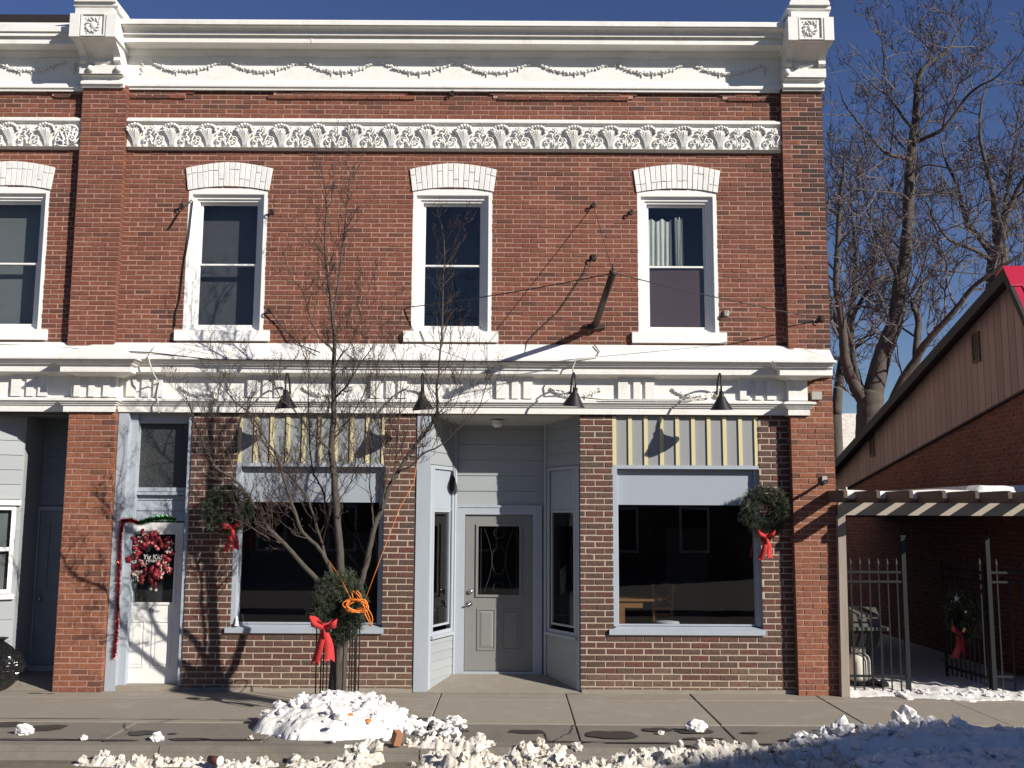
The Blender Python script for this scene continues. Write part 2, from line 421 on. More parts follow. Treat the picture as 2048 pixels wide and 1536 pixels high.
    def poly(s, pts, fr, n0, n1):
        """outline (u, v) given thickness"""
        n = len(pts)
        vs = [fr.p(u, v, n1) for u, v in pts] + [fr.p(u, v, n0) for u, v in pts]
        fs = [tuple(range(n)), tuple(range(2 * n - 1, n - 1, -1))]
        fs += [(i, n + i, n + (i + 1) % n, (i + 1) % n) for i in range(n)]
        s.add(vs, fs)
    def wall(s, fr, u0, u1, v0, v1, n, holes=(), reveal=0.0):
        us = sorted({u0, u1, *[h[0] for h in holes], *[h[1] for h in holes]})
        vsx = sorted({v0, v1, *[h[2] for h in holes], *[h[3] for h in holes]})
        us = [u for u in us if u0 <= u <= u1]; vsx = [v for v in vsx if v0 <= v <= v1]
        for i in range(len(us) - 1):
            for j in range(len(vsx) - 1):
                cu, cv = (us[i] + us[i + 1]) / 2, (vsx[j] + vsx[j + 1]) / 2
                if any(h[0] < cu < h[1] and h[2] < cv < h[3] for h in holes): continue
                s.add([fr.p(us[i], vsx[j], n), fr.p(us[i + 1], vsx[j], n), fr.p(us[i + 1], vsx[j + 1], n), fr.p(us[i], vsx[j + 1], n)], [(0, 1, 2, 3)])
        if reveal:
            for h in holes:
                a, b, c, d = max(h[0], u0), min(h[1], u1), max(h[2], v0), min(h[3], v1)
                q = [(a, c), (b, c), (b, d), (a, d)]
                for i in range(4):
                    (ua, va), (ub, vb) = q[i], q[(i + 1) % 4]
                    s.add([fr.p(ua, va, n), fr.p(ub, vb, n), fr.p(ub, vb, n - reveal), fr.p(ua, va, n - reveal)], [(0, 1, 2, 3)])
    def mesh(s, name, mats, off=Vector((0, 0, 0)), smooth=False, attrs=False):
        me = bpy.data.meshes.new(name)
        me.from_pydata([(v[0] - off[0], v[1] - off[1], v[2] - off[2]) for v in s.v], [], s.f)
        for m in (mats if isinstance(mats, (list, tuple)) else [mats]): me.materials.append(m)
        if len(me.polygons) == len(s.mi):
            me.polygons.foreach_set('material_index', s.mi)
            sm = [True] * len(s.f) if smooth else s.sm
            me.polygons.foreach_set('use_smooth', sm)
            if attrs:
                for nm, arr in (('tone', s.tone), ('soot', s.soot)):
                    a = me.attributes.new(nm, 'FLOAT', 'FACE')
                    a.data.foreach_set('value', arr)
        me.update()
        return me
    def obj(s, name, mats, parent=None, smooth=False, attrs=False, origin=None):
        root = parent
        off = Vector((0, 0, 0))
        q = parent
        while q is not None:
            off = off + q.location; q = q.parent
        if parent is None and origin is not None: off = Vector(origin)
        o = bpy.data.objects.new(name, s.mesh(name, mats, off, smooth, attrs))
        COL.objects.link(o)
        if parent is not None: o.parent = parent
        elif origin is not None: o.location = Vector(origin)
        return o

def tag(o, label=None, cat=None, group=None, kind=None):
    if label: o['label'] = label
    if cat: o['category'] = cat
    if group: o['group'] = group
    if kind: o['kind'] = kind
    return o
def thing(name, label, cat, loc=(0, 0, 0), group=None):
    o = bpy.data.objects.new(name, None)
    COL.objects.link(o)
    o.location = Vector(loc)
    o.empty_display_size = 0.1
    return tag(o, label, cat, group)
def copy_tree(o, parent=None, delta=None):
    c = o.copy(); COL.objects.link(c)
    c.parent = parent
    if delta is not None: c.location = c.location + Vector(delta)
    for ch in list(o.children): copy_tree(ch, c)
    return c
def put(me, name, parent, world, scale=None):
    """one piece sharing mesh data, at a world position under a part"""
    off = Vector((0, 0, 0)); q = parent
    while q is not None:
        off = off + q.location; q = q.parent
    o = bpy.data.objects.new(name, me)
    COL.objects.link(o)
    o.parent = parent
    o.location = Vector(world) - off
    if scale: o.scale = scale
    return o
def text_obj(name, body, size, m, parent, world, depth=0.003, align='CENTER', shear=0.0, rot=None):
    cu = bpy.data.curves.new(name, 'FONT')
    cu.body = body; cu.size = size; cu.extrude = depth; cu.align_x = align; cu.align_y = 'CENTER'; cu.shear = shear
    cu.materials.append(m)
    o = bpy.data.objects.new(name, cu)
    COL.objects.link(o)
    off = Vector((0, 0, 0)); q = parent
    while q is not None:
        off = off + q.location; q = q.parent
    bpy.context.view_layer.update()
    me = bpy.data.meshes.new_from_object(o.evaluated_get(bpy.context.evaluated_depsgraph_get()))
    bpy.data.objects.remove(o)
    o = bpy.data.objects.new(name, me)
    COL.objects.link(o)
    if parent is not None: o.parent = parent
    o.location = Vector(world) - off
    o.rotation_euler = rot or (math.pi / 2, 0, 0)
    return o
def squared(rs, u0, u1):
    """rows run out to both arrises: slivers at the ends join their neighbour"""
    rows = {}
    for r_ in rs: rows.setdefault(round(r_[2], 4), []).append(list(r_))
    out = []
    for k in rows:
        row = sorted(rows[k])
        while len(row) > 1 and row[0][1] - row[0][0] < 0.05: row[1][0] = row[0][0]; row.pop(0)
        while len(row) > 1 and row[-1][1] - row[-1][0] < 0.05: row[-2][1] = row[-1][1]; row.pop()
        row[0][0] = u0; row[-1][1] = u1
        out += [tuple(r_) for r_ in row]
    return out
def rects(u0, u1, v0, v1, course, length, gap, holes=(), shift=0.0, vary=0.006):
    out = []
    n = int((v1 - v0) / course + 0.999)
    for i in range(n):
        a = v0 + i * course + gap / 2; b = min(v0 + (i + 1) * course - gap / 2, v1)
        if b - a < course * 0.3: continue
        u = u0 - length + ((i % 2) * 0.5 * length + shift + random.uniform(-vary, vary)) % length
        while u < u1:
            p, q = max(u + gap / 2, u0), min(u + length - gap / 2 + random.uniform(-vary, vary) * 0.5, u1)
            seg = [(p, q)]
            for h in holes:
                if h[2] < b - 0.012 and h[3] > a + 0.012:
                    ns = []
                    for (x, y) in seg:
                        if h[0] > x + 0.001: ns.append((x, min(y, h[0])))
                        if h[1] < y - 0.001: ns.append((max(x, h[1]), y))
                        if h[0] > y or h[1] < x: pass
                    seg = [g for g in ns if g[1] > g[0]]
            for (x, y) in seg:
                if y - x > 0.028: out.append((x, y, a, b))
            u += length
    # a hole that does not touch a brick leaves it twice; keep one of each
    seen, res = set(), []
    for r_ in out:
        k = tuple(round(c, 4) for c in r_)
        if k not in seen:
            seen.add(k); res.append(r_)
    return res
# ------------------------------------------------------------------ setting
g = MB(); g.add([(-400, -400, -0.16), (400, -400, -0.16), (400, 400, -0.16), (-400, 400, -0.16)], [(0, 1, 2, 3)])
tag(g.obj('ground', M['soil']), kind='structure')
Y_A, Y_B, Y_C = ground_at(1024, 1399).y, ground_at(1024, 1448).y, ground_at(1024, 1488).y         # joints of the pavement, back of the kerb
g = MB(); g.box(-60, 60, -11.5, Y_C - 0.17, -0.155, -0.13)
tag(g.obj('road', M['asphalt']), kind='structure')
pav = MB(); pav.box(-40, 40, Y_C, 0.9, -0.15, -0.035)
pavement = tag(pav.obj('pavement', M['concrete_grey']), kind='structure')
def slab(x0, x1, y0, y1, m, gap=0.007, z=0.0, skew=0.0):
    b = MB()
    c = 0.006
    x0 += gap; x1 -= gap; y0 += gap; y1 -= gap
    dz = random.uniform(-0.004, 0.004)
    lo = [(x0, y0, -0.034), (x1, y0, -0.034), (x1, y1, -0.034), (x0, y1, -0.034)]
    mi = [(x0, y0, z - c + dz), (x1, y0, z - c + dz), (x1, y1, z - c + dz), (x0, y1, z - c + dz)]
    hi = [(x0 + c, y0 + c, z + dz), (x1 - c, y0 + c, z + dz), (x1 - c, y1 - c, z + dz), (x0 + c, y1 - c, z + dz)]
    fs = [(8, 9, 10, 11)]
    for i in range(4):
        j = (i + 1) % 4
        fs += [(i, j, 4 + j, 4 + i), (4 + i, 4 + j, 8 + j, 8 + i)]
    b.add(lo + mi + hi, fs)
    b.obj('slab', m, pavement)
xs = [-0.85 + 1.53 * k for k in range(-5, 7)]
slab(-8.5, xs[4], Y_A, 0.85, M['concrete']); slab(-8.5, xs[4], Y_B, Y_A, M['concrete'])
slab(-8.5, xs[3], Y_C, Y_B, M['concrete_grey'], gap=0.009, z=-0.004); slab(xs[3], xs[4], Y_C, Y_B, M['concrete_grey'], gap=0.009, z=-0.004)
for i in range(4, len(xs) - 1):
    a, b_ = xs[i], xs[i + 1]
    slab(a, b_, Y_A, 0.0, M['concrete'])
    slab(a, b_, Y_B, Y_A, M['concrete'])
    slab(a, b_, Y_C, Y_B, M['concrete_grey'], gap=0.009, z=-0.004)
kerb = MB(); kerb.box(-40, 40, Y_C - 0.16, Y_C, -0.16, -0.05)
kerb = tag(kerb.obj('kerb', M['concrete_grey']), kind='structure')
for i in range(7):
    b = MB(); x0 = -8.2 + 2.45 * i
    b.extrude([(Y_C - 0.006, -0.048), (Y_C - 0.006, 0.0), (Y_C - 0.12, -0.003), (Y_C - 0.155, -0.018), (Y_C - 0.185, -0.14), (Y_C - 0.165, -0.14), (Y_C - 0.165, -0.048)][::-1], x0 + 0.006, x0 + 2.444)
    b.obj('kerb_stone', M['concrete_grey'], kerb)

# ------------------------------------------------------------------ the brick building
XL = -9.0
XR = X_(1665, 790, -0.10)
bld = thing('brick_building', 'two storey red brick commercial building with ornate white cornices and grey shopfronts', 'building', (0, 0, 0))
UP0, UP1 = Z_(900, 700), Z_(900, 182)        # bottom and top of the upper brickwork
WIN_C = [X_(11, 520), X_(451.5, 520), X_(904, 520), X_(1355.5, 520)]
WIN_HW = 0.522
WZ0, WZ1 = Z_(904, 664), Z_(904, 378)
BELT0, BELT1 = Z_(904, 303), Z_(904, 241)
PIL_L = (X_(152, 400, -0.10), X_(243, 400, -0.10))
PIL_R = (X_(1568, 400, -0.10), XR)
GF1 = Z_(904, 828)                            # top of the ground floor brickwork
# body behind the facade: side wall, back wall, flat roof
b = MB()
b.wall(Fr((XR, 0, 0), (0, 1, 0), (1, 0, 0)), 0.0, 12.0, -0.15, Z_(904, 45) - 0.05, -0.012)
b.wall(Fr((XR, 12, 0), (-1, 0, 0), (0, 1, 0)), 0.0, XR - XL, -0.15, Z_(904, 45) - 0.05, 0.0)
b.wall(Fr((XL, 12, 0), (0, -1, 0), (-1, 0, 0)), 0.0, 12.0, -0.15, Z_(904, 45) - 0.05, 0.0)
b.obj('body_wall', M['mortar_grey'], bld)
b = MB(); b.box(XL + 0.02, XR - 0.03, 0.16, 11.98, Z_(904, 60) - 0.2, Z_(904, 60) - 0.1)
b.obj('flat_roof', M['dark_trim'], bld)

STUFF = MB()                                   # the bricks past the first three hundred
BR = {'red': 0, 'pier': 1, 'brown': 2, 'dusty': 3, 'shade': 4}
BRM = [M['red_brick'], M['pier_brick'], M['brown_brick'], M['dusty_brick'], M['shade_brick']]
def lay(mb, fr, rs, n, kind, depth=0.022, soot=None, jn=0.0035):
    for (u0, u1, v0, v1) in rs:
        mb.cur = BR[kind]; mb.ct = random.random()
        mb.cs = soot(u0, u1, v0, v1) if soot else 0.0
        mb.brick(fr, u0, u1, v0, v1, n + random.uniform(-jn, jn), depth)
    mb.cs = 0.0

# upper wall
up_holes = [(c - WIN_HW + 0.004, c + WIN_HW - 0.004, WZ0 - 0.02, WZ1 - 0.004) for c in WIN_C]
upper = MB()
upper.wall(FRONT, XL, XR - 0.01, UP0 - 0.3, UP1 + 0.1, -0.005, up_holes, reveal=0.22)
upper_wall = upper.obj('upper_wall', M['mortar'], bld)
sill_holes = [(c - 0.615, c + 0.615, WZ0 - 0.14, WZ0 + 0.0) for c in WIN_C]
lin_holes = [(c - 0.545, c + 0.545, WZ1 - 0.03, WZ1 + 0.02) for c in WIN_C]
belt_hole = [(PIL_L[1], PIL_R[0], BELT0 - 0.005, BELT1 + 0.01), (XL, PIL_L[0], BELT0 - 0.005, BELT1 + 0.01)]
pil_hole = [(PIL_L[0] - 0.0, PIL_L[1] + 0.0, UP0 - 1, UP1 + 1), (PIL_R[0], XR + 0.2, UP0 - 1, UP1 + 1)]
CR, BL, GP = 0.0647, 0.2185, 0.0125
rs = rects(XL, XR, UP0, UP1, CR, BL, GP, up_holes + sill_holes + belt_hole + pil_hole, 0.05)
def soot_up(u0, u1, v0, v1):
    s = 0.0
    near_top = v1 > BELT1 and u0 > 3.1
    if near_top and random.random() < 0.45: s = random.uniform(0.25, 0.7)
    if any(abs((u0 + u1) / 2 - c) < 0.85 and abs((u0 + u1) / 2 - c) > 0.5 for c in WIN_C) and v0 < WZ0 + 0.35 and random.random() < 0.6: s = random.uniform(0.2, 0.55)
    if random.random() < 0.06: s = random.uniform(0.2, 0.55)
    q = noise.noise(Vector((u0 * 0.7, v0 * 1.6, 3.0)))
    if q > 0.18 and random.random() < 0.5: s = max(s, random.uniform(0.1, 0.5))
    if v1 > UP1 - 0.25 and random.random() < 0.35: s = max(s, random.uniform(0.2, 0.6))
    if v0 < UP0 + 0.14 and random.random() < 0.5: s = max(s, random.uniform(0.15, 0.5))
    return s
# the top three courses stand proud between the sunk panels over the windows
panels = [(X_(376, 190), X_(543, 190)), (X_(815, 190), X_(982, 190)), (X_(1270, 190), X_(1440, 190)), (X_(-70, 190), X_(101, 190))]
Z_PAN = Z_(904, 207)
plain, proud = [], []
for r_ in rs:
    c = (r_[0] + r_[1]) / 2
    if r_[2] > Z_PAN and not any(p[0] < c < p[1] for p in panels): proud.append(r_)
    else: plain.append(r_)
lay(STUFF, FRONT, plain, 0.0, 'red', soot=soot_up)
lay(STUFF, FRONT, proud, 0.022, 'red', depth=0.04, soot=soot_up)
Z_PAN = min(r_[2] for r_ in proud) - GP / 2
edges = sorted(sum([[p[0], p[1]] for p in panels], []))
segs = []
cur = XL
for p in sorted(panels):
    segs.append((cur, p[0])); cur = p[1]
segs.append((cur, XR - 0.01))
for (a, c) in segs:
    if c > a:
        k_ = MB(); k_.box(a + 0.03, c - 0.03, -0.016, 0.004, Z_PAN + 0.03, UP1 + 0.02); k_.obj('brick_band', M['mortar'], bld)
# pilasters
for (a, c, rt) in ((PIL_L[0], PIL_L[1], False), (PIL_R[0], PIL_R[1], True)):
    k_ = MB(); k_.box(a + 0.006, c - 0.006, -0.095, 0.004, UP0 - 0.05, UP1 + 0.02); k_.obj('pilaster', M['mortar'], bld)
    def soot_p(u0, u1, v0, v1, rt=rt):
        if rt and u1 > XR - 0.22: return random.uniform(0.35, 0.95) if v0 > BELT0 - 0.8 or random.random() < 0.5 else random.uniform(0.0, 0.5)
        if rt and v0 > BELT1 - 0.3 and random.random() < 0.6: return random.uniform(0.2, 0.6)
        return random.uniform(0, 0.25) if random.random() < 0.2 else 0.0
    lay(STUFF, FRONT, squared(rects(a, c, UP0 - 0.04, UP1, CR, BL, GP, (), 0.13), a, c), 0.10, 'red', depth=0.105, soot=soot_p)

# windows of the upper floor
WT = Z_(904, 384)                              # springing of the arch
def window(xc, idx):
    fr = Fr((xc, 0, 0), (1, 0, 0), (0, -1, 0))
    hw, z0, z1 = WIN_HW, WZ0, WT
    c = MB()
    rise = WZ1 - WT + 0.012
    arc = [(hw * math.cos(t), z1 + rise * math.sin(t)) for t in [math.pi * k / 12 for k in range(13)]]
    arc = [(x_, z1 + rise * (1 - (x_ / hw) ** 2)) for x_ in [hw - 2 * hw * k / 12 for k in range(13)]]
    c.poly([(-hw, z1 - 0.045), (hw, z1 - 0.045)] + arc, fr, -0.09, 0.0)
    c.fbox(fr, -hw, -hw + 0.05, z0, z1 - 0.045, -0.10, 0.0)
    c.fbox(fr, hw - 0.05, hw, z0, z1 - 0.045, -0.10, 0.0)
    c.fframe(fr, -hw + 0.05, hw - 0.05, z0, z1 - 0.045, 0.052, -0.10, -0.045, wb=0.03)
    c.fframe(fr, -hw + 0.102, hw - 0.102, z0 + 0.03, z1 - 0.097, 0.03, -0.12, -0.07, wb=0.025)
    win = c.obj('window', M['white_trim'], bld)
    iu, zb, zt = hw - 0.132, z0 + 0.055, z1 - 0.127
    zm = zb + (zt - zb) * 0.498
    for (a, d, n0, n1, wb, wt) in ((zb, zm + 0.014, -0.125, -0.095, 0.04, 0.022), (zm - 0.014, zt, -0.15, -0.126, 0.028, 0.032)):
        s_ = MB(); s_.fframe(fr, -iu, iu, a, d, 0.030, n0, n1, wb=wb, wt=wt)
        so = s_.obj('sash', M['white_trim'], win)
        p_ = MB(); p_.fbox(fr, -iu + 0.026, iu - 0.026, a + 0.02, d - 0.015, (n0 + n1) / 2 - 0.003, (n0 + n1) / 2 + 0.003)
        p_.obj('pane', M['glass'], win)
    s_ = MB(); s_.fbox(fr, -0.61, 0.61, z0 - 0.135, z0, -0.02, 0.055)
    s_.fbox(fr, -hw + 0.004, hw - 0.004, z0 - 0.015, z0 + 0.004, -0.16, -0.021)
    s_.obj('sill', M['white_trim'], win)
    # painted arch of header bricks
    l_ = MB()
    hb = z1 - 0.004
    def bot(x_): return z1 + rise * (1 - (x_ / hw) ** 2) + 0.006
    def top(x_): return z1 + rise * (1 - (x_ / hw) ** 2) + 0.335 - 0.02 * abs(x_ / hw)
    n = 16
    vs, fs = [], []
    out_b = [(-0.535 + 1.07 * k / n) for k in range(n + 1)]
    out_t = [(-0.575 + 1.15 * k / n) for k in range(n + 1)]
    pts = [(x_, bot(x_)) for x_ in out_b] + [(x_, top(x_)) for x_ in reversed(out_t)]
    l_.poly(pts, fr, -0.02, 0.010)
    lin = l_.obj('lintel', M['grout'], bld)
    for k in range(n):
        xb0, xb1, xt0, xt1 = out_b[k], out_b[k + 1], out_t[k], out_t[k + 1]
        gp = 0.0035
        cut = random.choice([None, 0.3, 0.68, 0.7, 0.32])
        parts = [(0.0, 1.0)] if cut is None else [(0.0, cut - 0.012), (cut + 0.012, 1.0)]
        for (s0, s1) in parts:
            def P(e, s):
                xa = (xb0 + gp if e == 0 else xb1 - gp) * (1 - s) + (xt0 + gp if e == 0 else xt1 - gp) * s
                return (xa, bot(xa) * (1 - s) + top(xa) * s)
            v_ = MB()
            n1 = 0.020 + random.uniform(-0.003, 0.003)
            q = [P(0, s0), P(1, s0), P(1, s1), P(0, s1)]
            cxm = sum(t[0] for t in q) / 4; czm = sum(t[1] for t in q) / 4
            ins = [((x_ - cxm) * 0.86 + cxm, (y_ - czm) * 0.975 + czm) for x_, y_ in q]
            v_.add([fr.p(x_, y_, 0.009) for x_, y_ in q] + [fr.p(x_, y_, n1 - 0.004) for x_, y_ in q] + [fr.p(x_, y_, n1) for x_, y_ in ins],
                   [(8, 9, 10, 11)] + sum([[(i, (i + 1) % 4, 4 + (i + 1) % 4, 4 + i), (4 + i, 4 + (i + 1) % 4, 8 + (i + 1) % 4, 8 + i)] for i in range(4)], []))
            v_.obj('arch_brick', M['white_brick'], lin)
    # dim room behind, with what hangs behind the panes
    r_ = MB()
    r_.box(xc - 0.9, xc + 0.9, 0.9, 0.93, z0 - 0.4, z1 + 0.4)
    r_.box(xc - 0.93, xc - 0.9, 0.225, 0.93, z0 - 0.4, z1 + 0.4); r_.box(xc + 0.9, xc + 0.93, 0.225, 0.93, z0 - 0.4, z1 + 0.4)
    r_.box(xc - 0.93, xc + 0.93, 0.225, 0.93, z0 - 0.43, z0 - 0.4); r_.box(xc - 0.93, xc + 0.93, 0.225, 0.93, z1 + 0.4, z1 + 0.43)
    r_.obj('room_shell', M['interior_up'], bld)
    return zb, zm, zt, iu
WINFO = [window(c, i) for i, c in enumerate(WIN_C)]

# white plaster belt between the pilasters, of repeated acanthus blocks
PITCH_B = (X_(1559, 270) - X_(255, 270) - 0.16) / 17.6
BH = Z_(904, 250) - Z_(904, 297)
def acanthus(sd=0):
    m_ = MB(); m_.csm = True; rv = random.Random(sd); J = lambda s=1.0: 1 + s * rv.uniform(-0.16, 0.16)
    h = BH; zb = -h / 2
    for k in range(-4, 5):                      # fan of leaf ribs
        t = k / 4.0
        pts = []
        for s in range(6):
            f = s / 5.0
            pts.append((t * (0.028 + 0.075 * f ** 1.6) - 0.01 * t * math.sin(f * 3), -0.018 - 0.05 * f ** 2 * (1 - 0.35 * abs(t)), zb + 0.008 + (h * (0.70 - 0.06 * t * t)) * f))
        m_.tube(pts, [0.0085, 0.010, 0.0115, 0.0125, 0.013, 0.011], 5)
    for k in range(9):                          # the lip of the leaf, rolled forward
        a = math.pi * (k / 8.0)
        m_.ball((0.10 * math.cos(a) * J(0.4), -0.066 - 0.02 * math.sin(a) * J(), zb + h * 0.66 + 0.075 * math.sin(a) * J(0.4)), (0.024 * J(), 0.024 * J(), 0.021 * J()), 7, 4)
    for k in range(5):
        a = math.pi * (0.15 + 0.7 * k / 4.0)
        m_.ball((0.075 * math.cos(a), -0.055, zb + h * 0.66 + 0.052 * math.sin(a)), (0.02, 0.02, 0.018), 6, 4)
    fx, fz = PITCH_B / 2 - 0.01, zb + h * 0.76  # flower between two leaves
    for k in range(6):
        a = 2 * math.pi * k / 6 + 0.3
        m_.ball((fx + 0.030 * J() * math.cos(a), -0.036, fz + 0.030 * J() * math.sin(a)), (0.020 * J(2), 0.016, 0.018 * J(2)), 7, 4)
    m_.ball((fx, -0.05, fz), 0.014, 7, 4)
    for sx, c0 in ((1, 0.145), (-1, PITCH_B - 0.145)):   # scrolls
        cx, cz = c0, zb + h * 0.30
        pts = []
        for k in range(13):
            a = 0.6 + k * 0.62
            rr = 0.052 * (1 - k / 15.0)
            pts.append((cx + sx * rr * math.cos(a), -0.026 - 0.001 * k, cz + rr * math.sin(a)))
        m_.tube(pts, 0.0095, 5)
        m_.tube([(cx + sx * 0.05, -0.02, zb + 0.02), (cx + sx * 0.075, -0.034, zb + h * 0.32), (cx + sx * 0.04, -0.04, zb + h * 0.52), (fx, -0.03, fz - 0.03)], [0.008, 0.011, 0.011, 0.006], 5)
        for (dx, dz, rx, rz) in ((-0.05, 0.60, 0.022, 0.034), (-0.03, 0.82, 0.03, 0.014), (0.035, 0.62, 0.032, 0.014), (0.07, 0.14, 0.016, 0.026), (-0.04, 0.06, 0.03, 0.012), (0.03, 0.47, 0.018, 0.012)):
            m_.ball((cx + sx * dx * J(), -0.026, zb + h * dz * J(0.4)), (rx * J(2), 0.018 * J(2), rz * J(2)), 6, 4)
    return m_
ac_mesh = [acanthus(k).mesh('acanthus', M['white']) for k in range(4)]
def belt(x0, x1, left, right, first, n):
    b = MB()
    y0 = BELT0; y1 = BELT1
    t0, t1 = Z_(904, 297, -0.05), Z_(904, 250, -0.05)
    b.mitre([(0.0, y0 - 0.004), (0.012, y0 - 0.004), (0.030, y0 + 0.012), (0.075, y0 + 0.02), (0.075, t0 - 0.004), (0.035, t0), (0.035, t1 - 0.002), (0.055, t1 + 0.004), (0.06, t1 + 0.014), (0.082, t1 + 0.022), (0.082, t1 + 0.05), (0.03, y1 + 0.006), (0.0, y1 + 0.008)], x0, x1, 0.0, 1.0, False, False)
    f = b.obj('belt_frieze', M['white'], bld)
    for i in range(n):
        o = put(ac_mesh[random.randrange(4)], 'frieze_block', f, (first + i * PITCH_B, -0.034, (t0 + t1) / 2))
    return f
belt(PIL_L[1] + 0.002, PIL_R[0] - 0.002, False, False, PIL_L[1] + 0.125, 18)
bf = belt(XL, PIL_L[0] - 0.002, False, False, PIL_L[0] - 0.45 - 4 * PITCH_B, 5)
# the half-round fan leaf that ends the short belt
f_ = MB(); f_.csm = True
cx, cz = PIL_L[0] - 0.16, Z_(904, 296, -0.05)
for k in range(9):
    a = math.pi * k / 8
    f_.tube([(cx + 0.02 * math.cos(a), -0.05, cz + 0.02 * math.sin(a)), (cx + 0.16 * math.cos(a), -0.06, cz + 0.26 * math.sin(a))], [0.008, 0.02], 5)
f_.tube([(cx + 0.185 * math.cos(math.pi * k / 12), -0.055, cz + 0.285 * math.sin(math.pi * k / 12)) for k in range(13)], 0.016, 5)
f_.obj('fan_leaf', M['white'], bf)

# ------------------------------------------------------------------ top cornice
def zc(y, p): return Z_(904, y, -p)
def cornice(x0, x1, left_part):
    d = 0.06 if left_part else 0.0
    pr = [(0.0, zc(183, 0.02)), (0.05, zc(182, 0.05)), (0.055, zc(177, 0.055)), (0.075, zc(175, 0.075)), (0.075, zc(171, 0.075)), (0.05, zc(168, 0.05)), (0.045, zc(164, 0.045)), (0.022, zc(162, 0.022)),
          (0.022, zc(116, 0.022)), (0.045, zc(113, 0.045)), (0.07, zc(106, 0.07)), (0.08, zc(105, 0.08)), (0.09, zc(100, 0.09)), (0.27, zc(87, 0.27)), (0.27, zc(75, 0.27)), (0.285, zc(74, 0.285)), (0.285, zc(72.5, 0.285)), (0.31, zc(71.5, 0.31)), (0.31, zc(68, 0.31)), (0.30, zc(66, 0.30)),
          (0.315, zc(63, 0.315)), (0.34, zc(58, 0.34)), (0.385, zc(53.5, 0.385)), (0.385, zc(51.5, 0.385))]
    if left_part:
        pr = [(q, z - 0.03) for q, z in pr[:-4]] + [(0.30, zc(64, 0.30) - 0.03), (0.33, zc(62, 0.33) - 0.03), (0.33, zc(53, 0.33) - 0.03), (0.0, zc(52, 0.0) + 0.02)]
    else:
        pr += [(0.41, zc(50.5, 0.41)), (0.41, zc(43, 0.41)), (0.36, zc(41, 0.36)), (0.0, zc(40, 0.36) + 0.01)]
    b = MB(); b.mitre(pr, x0, x1, 0.0, 0.0, False, False)
    o = b.obj('cornice', M['white'], bld)
    if left_part:
        k = MB(); k.box(x0, x1, 0.05, 0.2, zc(52, 0.0) - 0.1, zc(33, -0.05)); k.obj('parapet', M['dark_trim'], o)
    return o
corn = cornice(PIL_L[1] - 0.06, PIL_R[0] + 0.06, False)
corn2 = cornice(XL, PIL_L[0] + 0.05, True)
def swag(w, drop, sd=5):
    m_ = MB(); m_.csm = True
    rnd = random.Random(sd)
    n = 19
    for i in range(n + 1):
        t = i / n
        x = -w / 2 + w * t
        z = -drop * 4 * t * (1 - t) * 0.9
        sz = (0.6 + 0.9 * math.sin(math.pi * t)) * rnd.uniform(0.8, 1.2); z += rnd.uniform(-0.008, 0.008)
        m_.ball((x, -0.012, z), (max(0.031, 0.027 * sz), 0.020 * sz, 0.016 * sz), 6, 4)
        for k in range(3):
            m_.ball((x + rnd.uniform(-0.018, 0.018), -0.008 - rnd.uniform(0, 0.016), z + rnd.uniform(-0.016, 0.012) * sz), (0.019, 0.016, 0.013), 5, 3)
        if i % 3 == 1:
            m_.ball((x + 0.008, -0.01, z - 0.022 * sz), (0.011, 0.012, 0.026 * sz), 5, 3)
    m_.ball((-w / 2, -0.012, 0.012), (0.02, 0.014, 0.02), 6, 4); m_.ball((w / 2, -0.012, 0.012), (0.02, 0.014, 0.02), 6, 4)
    return m_
sw_mesh = [swag(0.90, 0.13, 5 + k).mesh('swag', M['white']) for k in range(4)]
drop_ = MB(); drop_.csm = True
for k in range(6): drop_.ball((0.012 * math.sin(k * 2.1), -0.012, 0.06 - 0.026 * k), (0.018, 0.014, 0.012), 6, 4)
drop_mesh = drop_.mesh('drop', M['white'])
GZ = zc(129, 0.022)
for i in range(8):
    px = 300 + 71 + i * 154.8
    put(sw_mesh[i % 4], 'garland', corn, (X_(px, 135, -0.022), -0.022, zc(128, 0.022)))
for px in (285, 1530):
    put(drop_mesh, 'leaf_drop', corn, (X_(px, 140, -0.022), -0.022, zc(140, 0.022)))
for px in (60, -95):
    put(sw_mesh[px % 4], 'garland', corn2, (X_(px, 135, -0.022), -0.022, zc(129, 0.022)))
put(drop_mesh, 'leaf_drop', corn2, (X_(150, 140, -0.022), -0.022, zc(140, 0.022)))
# seams of the sheet metal
for px in (620,):
    s_ = MB(); x = X_(px, 60, -0.4)
    s_.box(x - 0.008, x + 0.008, -0.276, -0.25, zc(86.5, 0.27), zc(75.5, 0.27))
    s_.obj('seam', M['white'], corn)

